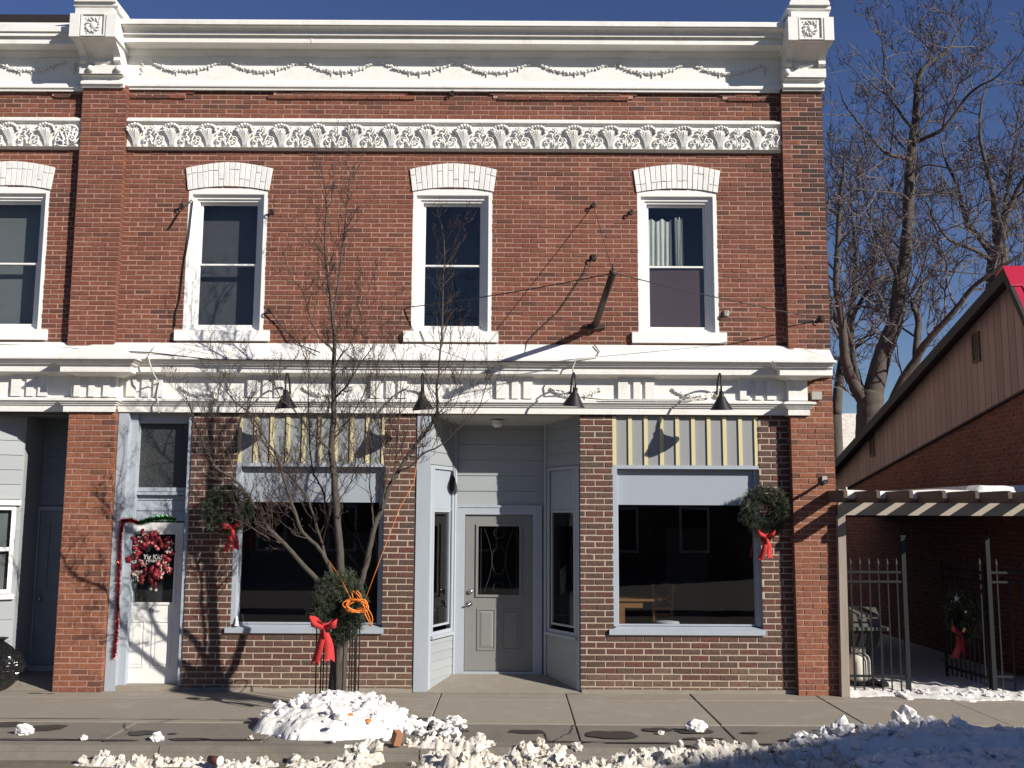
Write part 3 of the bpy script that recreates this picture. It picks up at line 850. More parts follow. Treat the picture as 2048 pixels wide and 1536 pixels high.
# carved corner brackets over the pilasters
def bracket(a, c, balls, capped):
    w = c - a; xm = (a + c) / 2
    b = MB()
    ZB0, ZB1 = zc(76, 0.56), zc(30, 0.56)
    fl = w * 0.225
    # block with raised wings, a sunk middle
    b.box(xm - w / 2 - 0.02, xm - w / 2 - 0.02 + fl, -0.56, 0.1, ZB0, ZB1)
    b.box(xm + w / 2 + 0.02 - fl, xm + w / 2 + 0.02, -0.56, 0.1, ZB0, ZB1)
    b.box(xm - w / 2 - 0.02 + fl, xm + w / 2 + 0.02 - fl, -0.535, 0.1, ZB0, ZB1 + 0.03)
    b.box(xm - w / 2 + 0.03, xm + w / 2 - 0.03, -0.53, 0.1, ZB1 + 0.001, ZB1 + 0.09)
    z = ZB1 + 0.09
    b.mitre([(0.0, z), (0.54, z), (0.57, z + 0.02), (0.57, z + 0.035), (0.60, z + 0.045), (0.60, z + 0.085), (0.0, z + 0.087)], xm - w / 2 + 0.05, xm + w / 2 - 0.05, 0.1, 0.10)
    o = b.obj('bracket', M['white'], bld)
    h = w / 2 + 0.0                            # humped top
    k_ = MB()
    arc = [(xm + (w * 0.48) * math.cos(math.pi * i / 14), z + 0.087 + 0.13 * math.sin(math.pi * i / 14) ** 0.8) for i in range(15)]
    k_.poly(arc, FRONT, 0.05, 0.54); k_.obj('humped_cap', M['white'], o)
    # carved square
    c_ = MB(); pw = w * 0.28; z0, z1 = ZB0 + 0.01, ZB1 + 0.005
    c_.fframe(FRONT, xm - pw, xm + pw, z0, z1, 0.016, 0.53, 0.556)
    c_.csm = True
    rnd = random.Random(3); cz = (z0 + z1) / 2
    c_.ball((xm, -0.537, cz), (0.045, 0.022, 0.05), 10, 6)
    for i in range(10):
        a_ = 2 * math.pi * i / 10
        c_.tube([(xm + 0.05 * math.cos(a_), -0.537, cz + 0.055 * math.sin(a_)), (xm + 0.085 * math.cos(a_ + 0.25), -0.552, cz + 0.09 * math.sin(a_ + 0.25)), (xm + 0.10 * math.cos(a_ + 0.7), -0.54, cz + 0.11 * math.sin(a_ + 0.7))], [0.008, 0.013, 0.006], 5)
    for i in range(12): c_.ball((xm + rnd.uniform(-0.1, 0.1), -0.537, cz + rnd.choice([-1, 1]) * rnd.uniform(0.07, 0.115)), (0.016, 0.012, 0.011), 5, 4)
    c_.obj('carved_panel', M['white'], o)
    # scroll below the block
    t_ = MB(); t_.csm = False
    zt, zl = ZB0 - 0.002, zc(138, 0.16)
    prof = []
    for i in range(11):
        s = i / 10.0
        y = 0.46 - 0.30 * math.sin(s * math.pi / 2) ** 0.75 + 0.045 * max(0, math.sin((s - 0.62) / 0.38 * math.pi)) * (s > 0.62)
        prof.append((-y, zt + (zl - zt) * s))
    t_.extrude([(0.08, zt)] + prof + [(0.08, zl)], a + 0.10, c - 0.10)
    for (xa, xb) in ((a + 0.01, a + 0.10), (c - 0.10, c - 0.01)):
        pf = [(y - 0.055, z_) for y, z_ in prof]
        t_.extrude([(0.08, zt)] + pf + [(0.08, zl)], xa, xb)
    t_.box(xm - 0.05, xm + 0.05, -0.20, 0.0, zl, zl + 0.085)
    t_.obj('scroll', M['white'], o)
    f_ = MB()
    zf = zc(152, 0.2)
    f_.box(a - 0.005, c + 0.005, -0.225, 0.08, zf, zl)
    f_.mitre([(0.0, zc(178, 0.13)), (0.14, zc(178, 0.14)), (0.15, zc(173, 0.15)), (0.175, zc(171, 0.175)), (0.175, zc(167, 0.175)), (0.14, zc(163, 0.14)), (0.15, zc(156, 0.15)), (0.20, zf - 0.012), (0.0, zf - 0.01)], a + 0.0, c - 0.0, 0.0, 0.0, False, False)
    f_.obj('bracket_foot', M['white'], o)
    for x in balls:
        q_ = MB(); q_.csm = True; q_.ball((x, -0.236, (zf + zl) / 2), 0.048, 10, 6)
        q_.obj('ball_boss', M['white'], o)
bracket(X_(163, 110, -0.2), X_(247, 110, -0.2), (X_(181, 145, -0.23), X_(237, 145, -0.23)), True)
bracket(X_(1566, 110, -0.2), X_(1649, 110, -0.2), (X_(1574, 153, -0.23),), True)

# ------------------------------------------------------------------ cornice over the shopfronts
def ze(y, p): return Z_(1100, y, -p)
ent = MB()
def ent_prof(e=0.0, part='all'):
    top_ = [(0.0, ze(757, 0.06 + e)), (0.06 + e, ze(757, 0.06 + e)), (0.085 + e, ze(754.5, 0.085 + e)), (0.20 + e, ze(748, 0.20 + e)), (0.20 + e, ze(736, 0.20 + e)), (0.215 + e, ze(735.3, 0.215 + e)), (0.215 + e, ze(733.5, 0.215 + e)), (0.235 + e, ze(732.5, 0.235 + e)), (0.235 + e, ze(730.5, 0.235 + e)),
            (0.26 + e, ze(727.5, 0.26 + e)), (0.275 + e, ze(723.5, 0.275 + e)), (0.275 + e, ze(722.6, 0.275 + e)), (0.30 + e, ze(722, 0.30 + e)), (0.30 + e, ze(718.5, 0.30 + e))]
    return top_ + [(0.04, ze(690, 0.04)), (0.0, ze(689, 0.0))]
low_prof = lambda e=0.0: [(0.0, ze(828, 0.05 + e)), (0.05 + e, ze(828, 0.05 + e)), (0.05 + e, ze(815, 0.05 + e)), (0.07 + e, ze(814, 0.07 + e)), (0.07 + e, ze(811, 0.07 + e)), (0.09 + e, ze(810, 0.09 + e)), (0.09 + e, ze(806.5, 0.09 + e)), (0.115 + e, ze(805.5, 0.115 + e)), (0.115 + e, ze(801.5, 0.115 + e)), (0.05, ze(798, 0.055)), (0.0, ze(798, 0.0))]
PIER_L = (X_(137, 840, -0.12), X_(231, 840, -0.12))
PIER_R = (X_(1581, 840, -0.12), X_(1667, 840, -0.12))
ent.mitre(ent_prof(), XL, XR - 0.02, 0.0, 1.0, False, False)
ent.box(XL, XR - 0.12, -0.055, 0.10, ze(799, 0.05), ze(756.5, 0.05))
ent.mitre(low_prof(), XL, PIER_R[1] - 0.25, 0.0, 1.0, False, False)
entab = ent.obj('shopfront_cornice', M['white'], bld)
bk = MB()
bk.mitre(ent_prof(0.17), X_(98, 745, -0.45) + 0.47, X_(271, 738, -0.47) - 0.47, 0.0, 1.0, True, True)
bk.mitre(low_prof(0.11), PIER_L[0] + 0.10, X_(236, 805, -0.22) - 0.225, 0.0, 1.0, True, True)
bk.box(X_(143, 780, -0.165), PIER_L[1], -0.165, -0.056, ze(798.5, 0.16), ze(757.2, 0.06))
bk.obj('pier_block', M['white'], entab)
bk = MB()
bk.mitre(ent_prof(0.17), X_(1547, 745, -0.45) + 0.47, X_(1665, 735, -0.45) - 0.42, 0.0, 1.0, True, True)
bk.mitre(low_prof(0.11), X_(1570, 805, -0.22) + 0.215, X_(1631, 805, -0.22) - 0.215, 0.0, 1.0, True, True)
bk.box(X_(1577, 780, -0.165), X_(1615, 780, -0.165), -0.165, -0.056, ze(798.5, 0.16), ze(757.2, 0.06))
bk.obj('pier_block', M['white'], entab)
def trig():
    m_ = MB(); h = ze(771, 0.055) - ze(799, 0.055) + 0.10; w = 0.46
    m_.box(-w / 2, w / 2, -0.012, 0.0, 0, h)
    for (a, c) in ((-w / 2, -0.105), (-0.035, 0.035 + 0.02), (0.115, w / 2)):
        m_.box(a, c, -0.042, -0.012, 0, h - 0.035)
    m_.box(-w / 2, w / 2, -0.042, -0.012, h - 0.035, h)
    return m_
tr_mesh = trig().mesh('triglyph', M['white'])
for px in (290, 532, 778, 1029, 1272, 1515, 60):
    put(tr_mesh, 'triglyph', entab, (X_(px, 785, -0.06), -0.055, ze(798, 0.055)))
fl_ = MB()
for k in range(3): fl_.box(0.185 * k - 0.02, 0.185 * k + 0.055, -0.028, 0.0, 0, ze(771, 0.055) - ze(797.5, 0.055) + 0.1)
put(fl_.mesh('flutes', M['white']), 'flutes', entab, (X_(152, 785, -0.165), -0.165, ze(797.5, 0.17)))
sw2 = swag(0.62, 0.085).mesh('small_swag', M['white'])
for px in (410, 655, 1151, 1394):
    put(sw2, 'garland', entab, (X_(px, 780, -0.055), -0.055, ze(779, 0.055)))
# ------------------------------------------------------------------ ground floor brickwork
A0, A1 = X_(383, 900), X_(475, 880)            # between door six and the first shop window
B0, B1 = X_(771, 880), X_(834, 900)
C0, C1 = X_(1160, 900), X_(1225, 880)
D0, D1 = X_(1517, 880), PIER_R[0]
SILL_Z = Z_(1000, 1267)
GTOP = Z_(1000, 829.5)
gf = MB()
gf_holes = [(PIER_L[1] - 0.02, A0, -1, 9), (A1, B0, SILL_Z - 0.01, 9), (B1, C0, -1, 9), (C1, D0, SILL_Z - 0.01, 9), (XL, PIER_L[0], -1, 9)]
gf.wall(FRONT, PIER_L[1] - 0.02, PIER_R[0] + 0.05, -0.1, GTOP, -0.006, gf_holes, reveal=0.2)
gwall = gf.obj('shopfront_wall', M['mortar_pale'], bld)
CB, LB, GB = 0.0772, 0.236, 0.0165
brs = rects(A0, PIER_R[0], 0.0, GTOP, CB, LB, GB, gf_holes, 0.06, 0.014)
brs += rects(A0, PIER_R[0], -0.1, -0.002, 0.098, LB, GB, gf_holes, 0.1, 0.014)
brs.sort(key=lambda r_: (-(r_[1] - r_[0]) * (r_[3] - r_[2]), random.random()))
# the three hundred that show largest are objects of their own; unit mesh shared
unit = MB(); unit.brick(FRONT, -LB / 2 + GB / 2, LB / 2 - GB / 2, -CB / 2 + GB / 2, CB / 2 - GB / 2, 0.0, 0.024, 0.004, 0.003)
unit_brown = unit.mesh('brick_brown', M['brown_brick']); unit_dusty = unit.mesh('brick_dusty', M['dusty_brick'])
lbx, lbz = LB - GB, CB - GB
DUSTY = {r_: r_[3] < 0.27 + random.uniform(-0.08, 0.08) for r_ in brs}
def is_dusty(r_): return DUSTY[r_]
for r_ in brs[:300]:
    cx, cz = (r_[0] + r_[1]) / 2, (r_[2] + r_[3]) / 2
    o = put(unit_dusty if is_dusty(r_) else unit_brown, 'brick', gwall, (cx, -random.uniform(-0.002, 0.004), cz), ((r_[1] - r_[0]) / lbx, 1, (r_[3] - r_[2]) / lbz))
    o.rotation_euler = (random.uniform(-0.012, 0.012), random.uniform(-0.006, 0.006), random.uniform(-0.008, 0.008))
rest = brs[300:]
lay(STUFF, FRONT, [r_ for r_ in rest if not is_dusty(r_)], 0.0, 'brown')
lay(STUFF, FRONT, [r_ for r_ in rest if is_dusty(r_)], 0.0, 'dusty')
# brick piers
CP, LP, GPp = 0.0700, 0.222, 0.0115
for (a, c, top) in ((PIER_L[0], PIER_L[1], ze(817, 0.12)), (PIER_R[0], PIER_R[1], UP0)):
    pj = MB(); pj.box(a + 0.006, c - 0.006, -0.115, 0.3, -0.1, top); pj.obj('pier', M['mortar'], bld)
    def soot_pr(u0, u1, v0, v1, c=c):
        if u1 > c - 0.1 and random.random() < 0.4: return random.uniform(0.2, 0.6)
        return random.uniform(0.15, 0.5) if random.random() < 0.07 else 0.0
    lay(STUFF, FRONT, squared(rects(a, c, -0.005, top, CP, LP, GPp, (), 0.09), a, c), 0.12, 'pier', depth=0.14, soot=soot_pr)
pl = MB()
for (a, c) in ((A0, B1 - 0.01), (C0 + 0.01, PIER_R[0])):
    q_ = MB(); n_ = int((c - a) / 0.12)
    pr_ = [(a + (c - a) * i / n_, 0.045 + 0.02 * noise.noise(Vector((a + i * 0.37, 2, 1)))) for i in range(n_ + 1)]
    q_.poly([(a, -0.03), (c, -0.03)] + pr_[::-1], FRONT, 0.0, 0.016); q_.obj('plinth', M['concrete'], bld)
STUFF_O = STUFF.obj('brickwork', BRM, bld, attrs=True)
tag(STUFF_O, kind='stuff')

# ------------------------------------------------------------------ shop windows
def shopfront(x0, x1, ptop, pbot, batt, frame_y, bl_top, bl_bot, side):
    """striped board, lintel trim, pale blue board, pane and sill"""
    sb_ = MB(); zt, zb = GTOP + 0.0, Z_(1000, pbot)
    sb_.box(x0, x1, 0.030, 0.06, zb, zt)
    board = sb_.obj('striped_board', M['stripe_grey'], bld)
    bw = 0.047
    bat = MB(); bat.box(-bw / 2, bw / 2, -0.018, 0.0, 0, zt - zb - 0.012); bme = bat.mesh('batten', M['cream'])
    for i in range(10):
        px = x0 + bw / 2 + 0.002 + (x1 - x0 - bw - 0.004) * i / 9.0
        put(bme, 'batten', board, (px, 0.0298, zb + 0.001))
    zs = Z_(1000, 1251.5)
    f = MB()
    f.fbox(FRONT, x0 - 0.03, x1 + 0.0, Z_(1000, pbot + 7), zb - 0.001, -0.06, -0.004)      # trim below the stripes
    f.fbox(FRONT, x0 - 0.03, x0 + 0.055, zs, Z_(1000, pbot + 7), -0.10, -0.004)
    f.fbox(FRONT, x1 - 0.055, x1 + 0.0, zs, Z_(1000, pbot + 7), -0.12, -0.055)
    f.fbox(FRONT, x0 + 0.055, x0 + 0.075, zs, Z_(1000, pbot + 7), -0.13, -0.09)
    f.fbox(FRONT, x1 - 0.075, x1 - 0.055, zs, Z_(1000, pbot + 7), -0.13, -0.105)
    f.fbox(FRONT, x0 + 0.075, x1 - 0.075, zs, zs + 0.02, -0.14, -0.095)
    fo = f.obj('shop_window', M['blue_paint'], bld)
    p = MB(); p.fbox(FRONT, x0 + 0.075, x1 - 0.075, Z_(1000, bl_bot), Z_(1000, pbot + 7) + 0.03, -0.14, -0.10)
    p.obj('blank_panel', M['panel_blue'], fo)
    p = MB(); p.fbox(FRONT, x0 + 0.075, x1 - 0.075, zs + 0.02, Z_(1000, bl_bot), -0.126, -0.12)
    p.obj('pane', M['glass_shop'], fo)
    s_ = MB(); s_.extrude([(0.14, SILL_Z - 0.006), (-0.035, SILL_Z - 0.006), (-0.035, SILL_Z + 0.052), (0.13, zs - 0.001), (0.14, zs - 0.001)][::-1], x0 - 0.06, x1 + 0.025)
    s_.obj('sill', M['blue_paint'], fo)
    return fo
sw1 = shopfront(A1, B0, 832, 928, None, 0, 937, 1006, 0)
sw2_ = shopfront(C1, D0, 832, 929, None, 0, 937, 1008, 0)
# shop rooms behind the panes
for (x0, x1) in ((A1 - 0.6, B0 + 0.25), (C1 - 0.25, D0 + 0.5)):
    r_ = MB(); y0, y1, z0, z1 = 0.225, 4.6, 0.0, GTOP + 0.1
    r_.box(x0, x1, y1, y1 + 0.05, z0, z1); r_.box(x0 - 0.05, x0, y0, y1, z0, z1); r_.box(x1, x1 + 0.05, y0, y1, z0, z1)
    r_.box(x0, x1, y0, y1, z1, z1 + 0.05); r_.box(x0, x1, y0, y1, z0, z0 + 0.06)
    r_.box(x0, x1, 3.2, 3.4, 0.06, 1.9) if x0 < 0 else r_.box(x0 + 1.35, x0 + 2.0, 3.0, 4.5, 0.06, 2.0)
    r_.obj('shop_room', M['interior'], bld)

# ------------------------------------------------------------------ recessed entry with the grey door
ED = 0.80
EB0, EB1 = X_(911, 1100, ED), X_(1089, 1100, ED)
ZC0, ZC1 = GTOP, GTOP - 0.075
ZF1 = 0.13
e_ = MB()
e_.add([(B1, 0.03, ZC0 + 0.01), (C0, 0.03, ZC0 + 0.01), (C0, ED + 0.1, ZC1), (B1, ED + 0.1, ZC1)], [(0, 1, 2, 3)])
entry = e_.obj('entry_ceiling', mat('pale_ceiling_paint', (0.50, 0.48, 0.44), 0.7), bld)
l_ = MB(); lc = ((EB0 + EB1) / 2 - 0.04, 0.40, ZC1 + 0.038)
l_.lathe(lc, [(0.085, 0.0), (0.085, -0.018), (0.06, -0.022), (0.07, -0.05), (0.045, -0.085), (0.0, -0.09)], 16)
l_.obj('ceiling_light', M['white'], entry)
fr_back = Fr((EB0, ED, 0), (1, 0, 0), (0, -1, 0))
bw_ = EB1 - EB0
DL, DR = X_(930, 1180, ED) - EB0, X_(1064.5, 1180, ED) - EB0
DZ0, DZ1 = Z_(1000, 1340, ED), Z_(1000, 1029, ED)
FL, FRr = X_(915, 1180, ED) - EB0, X_(1079, 1180, ED) - EB0
FT = Z_(1000, 1015, ED)
ew = MB()
ew.fbox(fr_back, -0.1, bw_ + 0.1, FT, ZC0 + 0.05, -0.06, -0.02)
ew.fbox(fr_back, -0.1, FL, 0.0, FT, -0.06, -0.02); ew.fbox(fr_back, FRr, bw_ + 0.1, 0.0, FT, -0.06, -0.02)
ewall = ew.obj('entry_wall', M['siding'], bld)
def plank(parent, fr, u0, u1, v0, v1, n0, lip=0.014, m='siding', name='plank'):
    b = MB(); p = fr.p
    b.add([p(u0, v0, n0), p(u1, v0, n0), p(u1, v1, n0), p(u0, v1, n0), p(u0, v0, n0 + lip), p(u1, v0, n0 + lip), p(u1, v1, n0 + 0.003), p(u0, v1, n0 + 0.003)],
          [(4, 5, 6, 7), (0, 4, 7, 3), (1, 2, 6, 5), (0, 1, 5, 4), (3, 7, 6, 2)])
    return b.obj(name, M[m], parent)
zrow = [FT + 0.002] + [Z_(1000, y, ED) for y in (982, 951, 920, 889, 858)] + [ZC1 + 0.09]
for i in range(len(zrow) - 1):
    plank(ewall, fr_back, 0.0, bw_, zrow[i], zrow[i + 1] - 0.004, -0.018)
df = MB(); df.fframe(fr_back, FL, FRr, DZ0 - 0.05, FT, DL - FL - 0.006, -0.05, 0.02, wb=0.03)
df.fbox(fr_back, FL - 0.03, FL, 0.0, FT + 0.03, -0.02, 0.03); df.fbox(fr_back, FRr, FRr + 0.03, 0.0, FT + 0.03, -0.02, 0.03); df.fbox(fr_back, FL, FRr, FT, FT + 0.03, -0.02, 0.03)
dframe = df.obj('door_frame', M['blue_paint'], bld)
d_ = MB()
gl = (X_(955, 1120, ED) - EB0, X_(1040, 1120, ED) - EB0, Z_(1000, 1191, ED), Z_(1000, 1051, ED))
d_.wall(fr_back, DL, DR, DZ0, DZ1, -0.012, [gl], reveal=0.03)
d_.fbox(fr_back, DL, DR, DZ0 - 0.012, DZ0, -0.05, -0.012)
door = d_.obj('door', M['door_grey'], bld)
p_ = MB(); p_.fframe(fr_back, gl[0] - 0.02, gl[1] + 0.02, gl[2] - 0.02, gl[3] + 0.02, 0.03, -0.011, 0.006); p_.obj('glazing_bead', M['door_grey'], door)
p_ = MB(); p_.fbox(fr_back, gl[0], gl[1], gl[2], gl[3], -0.036, -0.030); p_.obj('pane', M['glass'], door)
# leaded lines of the door glass
p_ = MB()
gw, gh = gl[1] - gl[0], gl[3] - gl[2]; gcx, gcz = (gl[0] + gl[1]) / 2, (gl[2] + gl[3]) / 2
def gp_(u, v): return fr_back.p(u, v, -0.028)
for s in (-1, 1):
    p_.tube([gp_(gcx + s * gw * (0.34 - 0.18 * math.sin(math.pi * k / 10)), gl[2] + gh * (0.05 + 0.9 * k / 10)) for k in range(11)], 0.003, 4)
    p_.tube([gp_(gcx + s * gw * 0.42, gl[2] + 0.02), gp_(gcx + s * gw * 0.42, gl[3] - 0.02)], 0.003, 4)
p_.tube([gp_(gcx + 0.09 * math.cos(2 * math.pi * k / 16), gcz + 0.19 * math.sin(2 * math.pi * k / 16)) for k in range(17)], 0.003, 4)
for dz in (-0.36, 0.36): p_.tube([gp_(gcx + 0.07 * math.cos(2 * math.pi * k / 12), gcz + dz + 0.07 * math.sin(2 * math.pi * k / 12)) for k in range(13)], 0.003, 4)
p_.obj('leading', M['lead'], door)
for (a, c) in ((X_(954, 1260, ED) - EB0, X_(992, 1260, ED) - EB0), (X_(1003, 1260, ED) - EB0, X_(1041, 1260, ED) - EB0)):
    p_ = MB(); z0, z1 = Z_(1000, 1301, ED), Z_(1000, 1217, ED)
    p_.fframe(fr_back, a, c, z0, z1, 0.022, -0.011, -0.002)
    p_.add([fr_back.p(a + 0.035, z0 + 0.035, -0.0105), fr_back.p(c - 0.035, z0 + 0.035, -0.0105), fr_back.p(c - 0.035, z1 - 0.035, -0.0105), fr_back.p(a + 0.035, z1 - 0.035, -0.0105), fr_back.p(a + 0.06, z0 + 0.06, -0.003), fr_back.p(c - 0.06, z0 + 0.06, -0.003), fr_back.p(c - 0.06, z1 - 0.06, -0.003), fr_back.p(a + 0.06, z1 - 0.06, -0.003)],
           [(4, 5, 6, 7), (0, 1, 5, 4), (1, 2, 6, 5), (2, 3, 7, 6), (3, 0, 4, 7)])
    p_.obj('panel', M['door_grey'], door)
hx = X_(940, 1195, ED)
h_ = MB(); hz = Z_(940, 1207, ED); h_.csm = True
h_.lathe((hx, ED + 0.012, hz), [(0.0, 0.012), (0.033, 0.012), (0.033, 0.022), (0.014, 0.026), (0.014, 0.05), (0.0, 0.052)], 14, (0, -1, 0))
h_.tube([(hx, ED - 0.04, hz), (hx - 0.02, ED - 0.048, hz - 0.012), (hx - 0.055, ED - 0.045, hz - 0.028), (hx - 0.075, ED - 0.04, hz - 0.03)], [0.013, 0.013, 0.012, 0.010], 8)
h_.obj('handle', M['steel'], door)
h_ = MB(); h_.csm = True; h_.lathe((hx + 0.004, ED + 0.012, Z_(940, 1183, ED)), [(0.0, 0.012), (0.032, 0.012), (0.030, 0.026), (0.012, 0.030), (0.0, 0.032)], 14, (0, -1, 0)); h_.obj('lock', M['steel'], door)
# splayed side walls
def side(p0, p1, flip):
    a, c = Vector((p0[0], p0[1], 0)), Vector((p1[0], p1[1], 0))
    u = (c - a); L = u.length; u.normalize()
    n = Vector((u.y, -u.x, 0)) * flip
    return Fr(a, u, n), L
frL, LL = side((X_(858, 1100, 0.04), 0.04), (EB0 - 0.002, ED - 0.01), 1)
frR, LR = side((C0 - 0.006, 0.035), (EB1 + 0.002, ED - 0.01), -1)
for (fr, L, lit) in ((frL, LL, True), (frR, LR, False)):
    zs, zg0, zg1, zp1, zu = Z_(880, 1268, 0.3), Z_(880, 1248, 0.4), Z_(880, 1020, 0.4), Z_(880, 940, 0.4), GTOP + 0.03
    w = MB()
    w.fbox(fr, 0, L, 0.0, zs, -0.05, -0.012); w.fbox(fr, 0, L, zp1 + 0.03, zu, -0.05, -0.012)
    w.fbox(fr, 0, 0.10, zs, zp1 + 0.03, -0.06, 0.0); w.fbox(fr, L - 0.12, L, zs, zp1 + 0.03, -0.06, 0.0)
    w.fbox(fr, 0.10, L - 0.12, zg1, zg1 + 0.02, -0.05, -0.004)
    so = w.obj('side_wall', M['siding'], bld)
    n = 6
    for i in range(n):
        plank(so, fr, 0.07, L - 0.06, 0.02 + (zs - 0.03) * i / n, 0.02 + (zs - 0.03) * (i + 1) / n - 0.003, -0.011)
    n = 4
    for i in range(n):
        v0, v1 = zp1 + 0.06, zu
        plank(so, fr, 0.0, L, v0 + (v1 - v0) * i / n, v0 + (v1 - v0) * (i + 1) / n - 0.003, -0.011)
    t = MB()
    t.fframe(fr, 0.07, L - 0.09, zs - 0.005, zp1 + 0.05, 0.045, -0.004, 0.014); t.fbox(fr, 0.0, 0.07, 0.0, zp1 + 0.05, -0.010, 0.010)
    t.fbox(fr, L - 0.055, L, 0.0, zu, -0.011, 0.016)
    t.fbox(fr, 0.05, L - 0.08, zs - 0.045, zs - 0.006, -0.02, 0.045)
    t.fframe(fr, 0.135, L - 0.155, zg0 - 0.02, zg1, 0.025, -0.03, -0.005)
    t.obj('trim', M['blue_paint'] if lit else M['blue_paint'], so)
    p = MB(); p.fbox(fr, 0.10, L - 0.12, zg1 + 0.02, zp1, -0.04, -0.012); p.obj('blank_panel', M['panel_blue'], so)
    p = MB(); p.fbox(fr, 0.15, L - 0.17, zg0, zg1 - 0.02, -0.024, -0.018); p.obj('pane', M['glass'], so)
# corner posts and threshold
cp = MB()
cp.box(B1 + 0.003, X_(858, 1100, 0.0), -0.012, 0.14, 0.0, GTOP - 0.002)
cp.obj('corner_post', M['blue_paint'], bld)
th = MB()
th.add([(B1, -0.06, 0.003), (C0, -0.06, 0.003), (EB1 + 0.1, ED + 0.02, ZF1 - 0.012), (EB0 - 0.1, ED + 0.02, ZF1 - 0.012), (B1, 0.05, 0.018), (C0, 0.05, 0.018)], [(0, 1, 5, 4), (4, 5, 2, 3)])
th.obj('entry_ramp', M['concrete'], bld)

# ------------------------------------------------------------------ the bay of the white door
YD = 0.18
bay0, bay1 = PIER_L[1] + 0.002, A0 - 0.003
j = MB()
jx0, jx1 = bay0 + 0.005, X_(250, 850, 0.0)
j.box(jx0, jx0 + 0.13, -0.03, 0.28, 0.0, GTOP)
j.box(jx0 + 0.13, jx0 + 0.215, 0.06, 0.28, 0.0, GTOP - 0.001)
j.box(bay1 - 0.05, bay1, 0.02, 0.28, 0.0, GTOP)
j.box(jx0 + 0.215, bay1 - 0.05, 0.10, 0.28, Z_(310, 847, YD), GTOP - 0.0015)
j.box(jx0 + 0.215, bay1 - 0.05, 0.145, 0.28, Z_(310, 983, YD), Z_(310, 975, YD))
j.box(jx0 + 0.215, bay1 - 0.05, 0.13, 0.28, Z_(310, 990, YD), Z_(310, 984, YD))
bay = j.obj('door_bay_frame', M['blue_paint'], bld)
t = MB(); t.box(jx0 + 0.215, bay1 - 0.05, 0.19, 0.20, Z_(310, 975, YD), Z_(310, 847, YD)); t.obj('transom_pane', M['pebble'], bay)
bx0, bx1 = jx0 + 0.215, bay1 - 0.05
frd = Fr((0, YD, 0), (1, 0, 0), (0, -1, 0))
zz = [Z_(310, y, YD) for y in (1042, 1021, 1000, 990)]
for i in range(3): plank(bay, frd, bx0, bx1, zz[i], zz[i + 1] - 0.004, -0.02, 0.016, 'blue_paint')
dx0, dx1 = X_(240, 1200, YD), X_(361, 1200, YD)
dz0, dz1 = Z_(300, 1366, YD), Z_(300, 1045, YD)
d = MB()
gl = (X_(267, 1136, YD), X_(350, 1136, YD), Z_(308, 1206, YD), Z_(308, 1067, YD))
d.wall(frd, dx0, dx1, dz0, dz1, 0.0, [gl], reveal=0.03)
d.fbox(frd, dx0, dx1, dz0 - 0.004, dz0, -0.04, 0.0)
wdoor = d.obj('door', M['door_white'], bld)
wdoor['label'] = 'white door with dark glass and the number six'
p = MB(); p.fframe(frd, gl[0] - 0.02, gl[1] + 0.02, gl[2] - 0.02, gl[3] + 0.02, 0.03, 0.001, 0.014); p.obj('glazing_bead', M['door_white'], wdoor)
p = MB(); p.fbox(frd, gl[0], gl[1], gl[2], gl[3], -0.028, -0.022); p.obj('pane', M['glass'], wdoor)
pxm = (dx0 + dx1) / 2
for (a, c) in ((dx0 + 0.10, pxm - 0.045), (pxm + 0.045, dx1 - 0.10)):
    p = MB(); z0, z1 = Z_(300, 1335, YD), Z_(300, 1241, YD)
    p.fframe(frd, a, c, z0, z1, 0.02, 0.001, 0.009)
    p.add([frd.p(a + 0.03, z0 + 0.03, 0.001), frd.p(c - 0.03, z0 + 0.03, 0.001), frd.p(c - 0.03, z1 - 0.03, 0.001), frd.p(a + 0.03, z1 - 0.03, 0.001), frd.p(a + 0.05, z0 + 0.05, 0.008), frd.p(c - 0.05, z0 + 0.05, 0.008), frd.p(c - 0.05, z1 - 0.05, 0.008), frd.p(a + 0.05, z1 - 0.05, 0.008)],
          [(4, 5, 6, 7), (0, 1, 5, 4), (1, 2, 6, 5), (2, 3, 7, 6), (3, 0, 4, 7)])
    p.obj('panel', M['door_white'], wdoor)
text_obj('number', '6', 0.125, M['black_ink'], wdoor, (X_(303, 1220, YD), YD - 0.002, Z_(303, 1219, YD)), 0.001)
st = MB(); st.box(bay0, bay1, -0.02, 0.28, -0.03, dz0 - 0.006); st.obj('door_step', M['concrete'], bay)
bk = MB(); bk.box(bx0 - 0.02, bx1 + 0.03, 0.285, 0.30, 0.0, GTOP); bk.box(gl[0] - 0.1, gl[1] + 0.1, YD + 0.08, YD + 0.09, gl[2] - 0.1, gl[3] + 0.1)
bk.obj('dark_backing', M['void'], bld)  # boards painted near black so the white door's glass reads dark

# ------------------------------------------------------------------ the neighbouring recess at the edge of the view
ND = 0.90
n0, n1 = XL, PIER_L[0]
q = MB()
q.box(n0, n1 + 0.05, 0.1, ND + 0.4, GTOP - 0.02, GTOP + 0.02)
q.obj('recess_ceiling', M['interior_up'], bld)
frn, Ln = side((X_(-70, 1000, 0.06), 0.06), (X_(44, 1000, 0.36), 0.36), 1)
w = MB()
zA, zB, zC, zD = Z_(20, 1270, 0.3), Z_(20, 1187, 0.3), Z_(20, 1012, 0.3), GTOP
w.fbox(frn, 0, Ln, 0, zB - 0.05, -0.05, -0.012); w.fbox(frn, 0, Ln, zC + 0.06, zD, -0.05, -0.012)
w.fbox(frn, 0, 0.1, zB - 0.05, zC + 0.06, -0.05, 0.0); w.fbox(frn, Ln - 0.08, Ln, zB - 0.05, zC + 0.06, -0.05, 0.0)
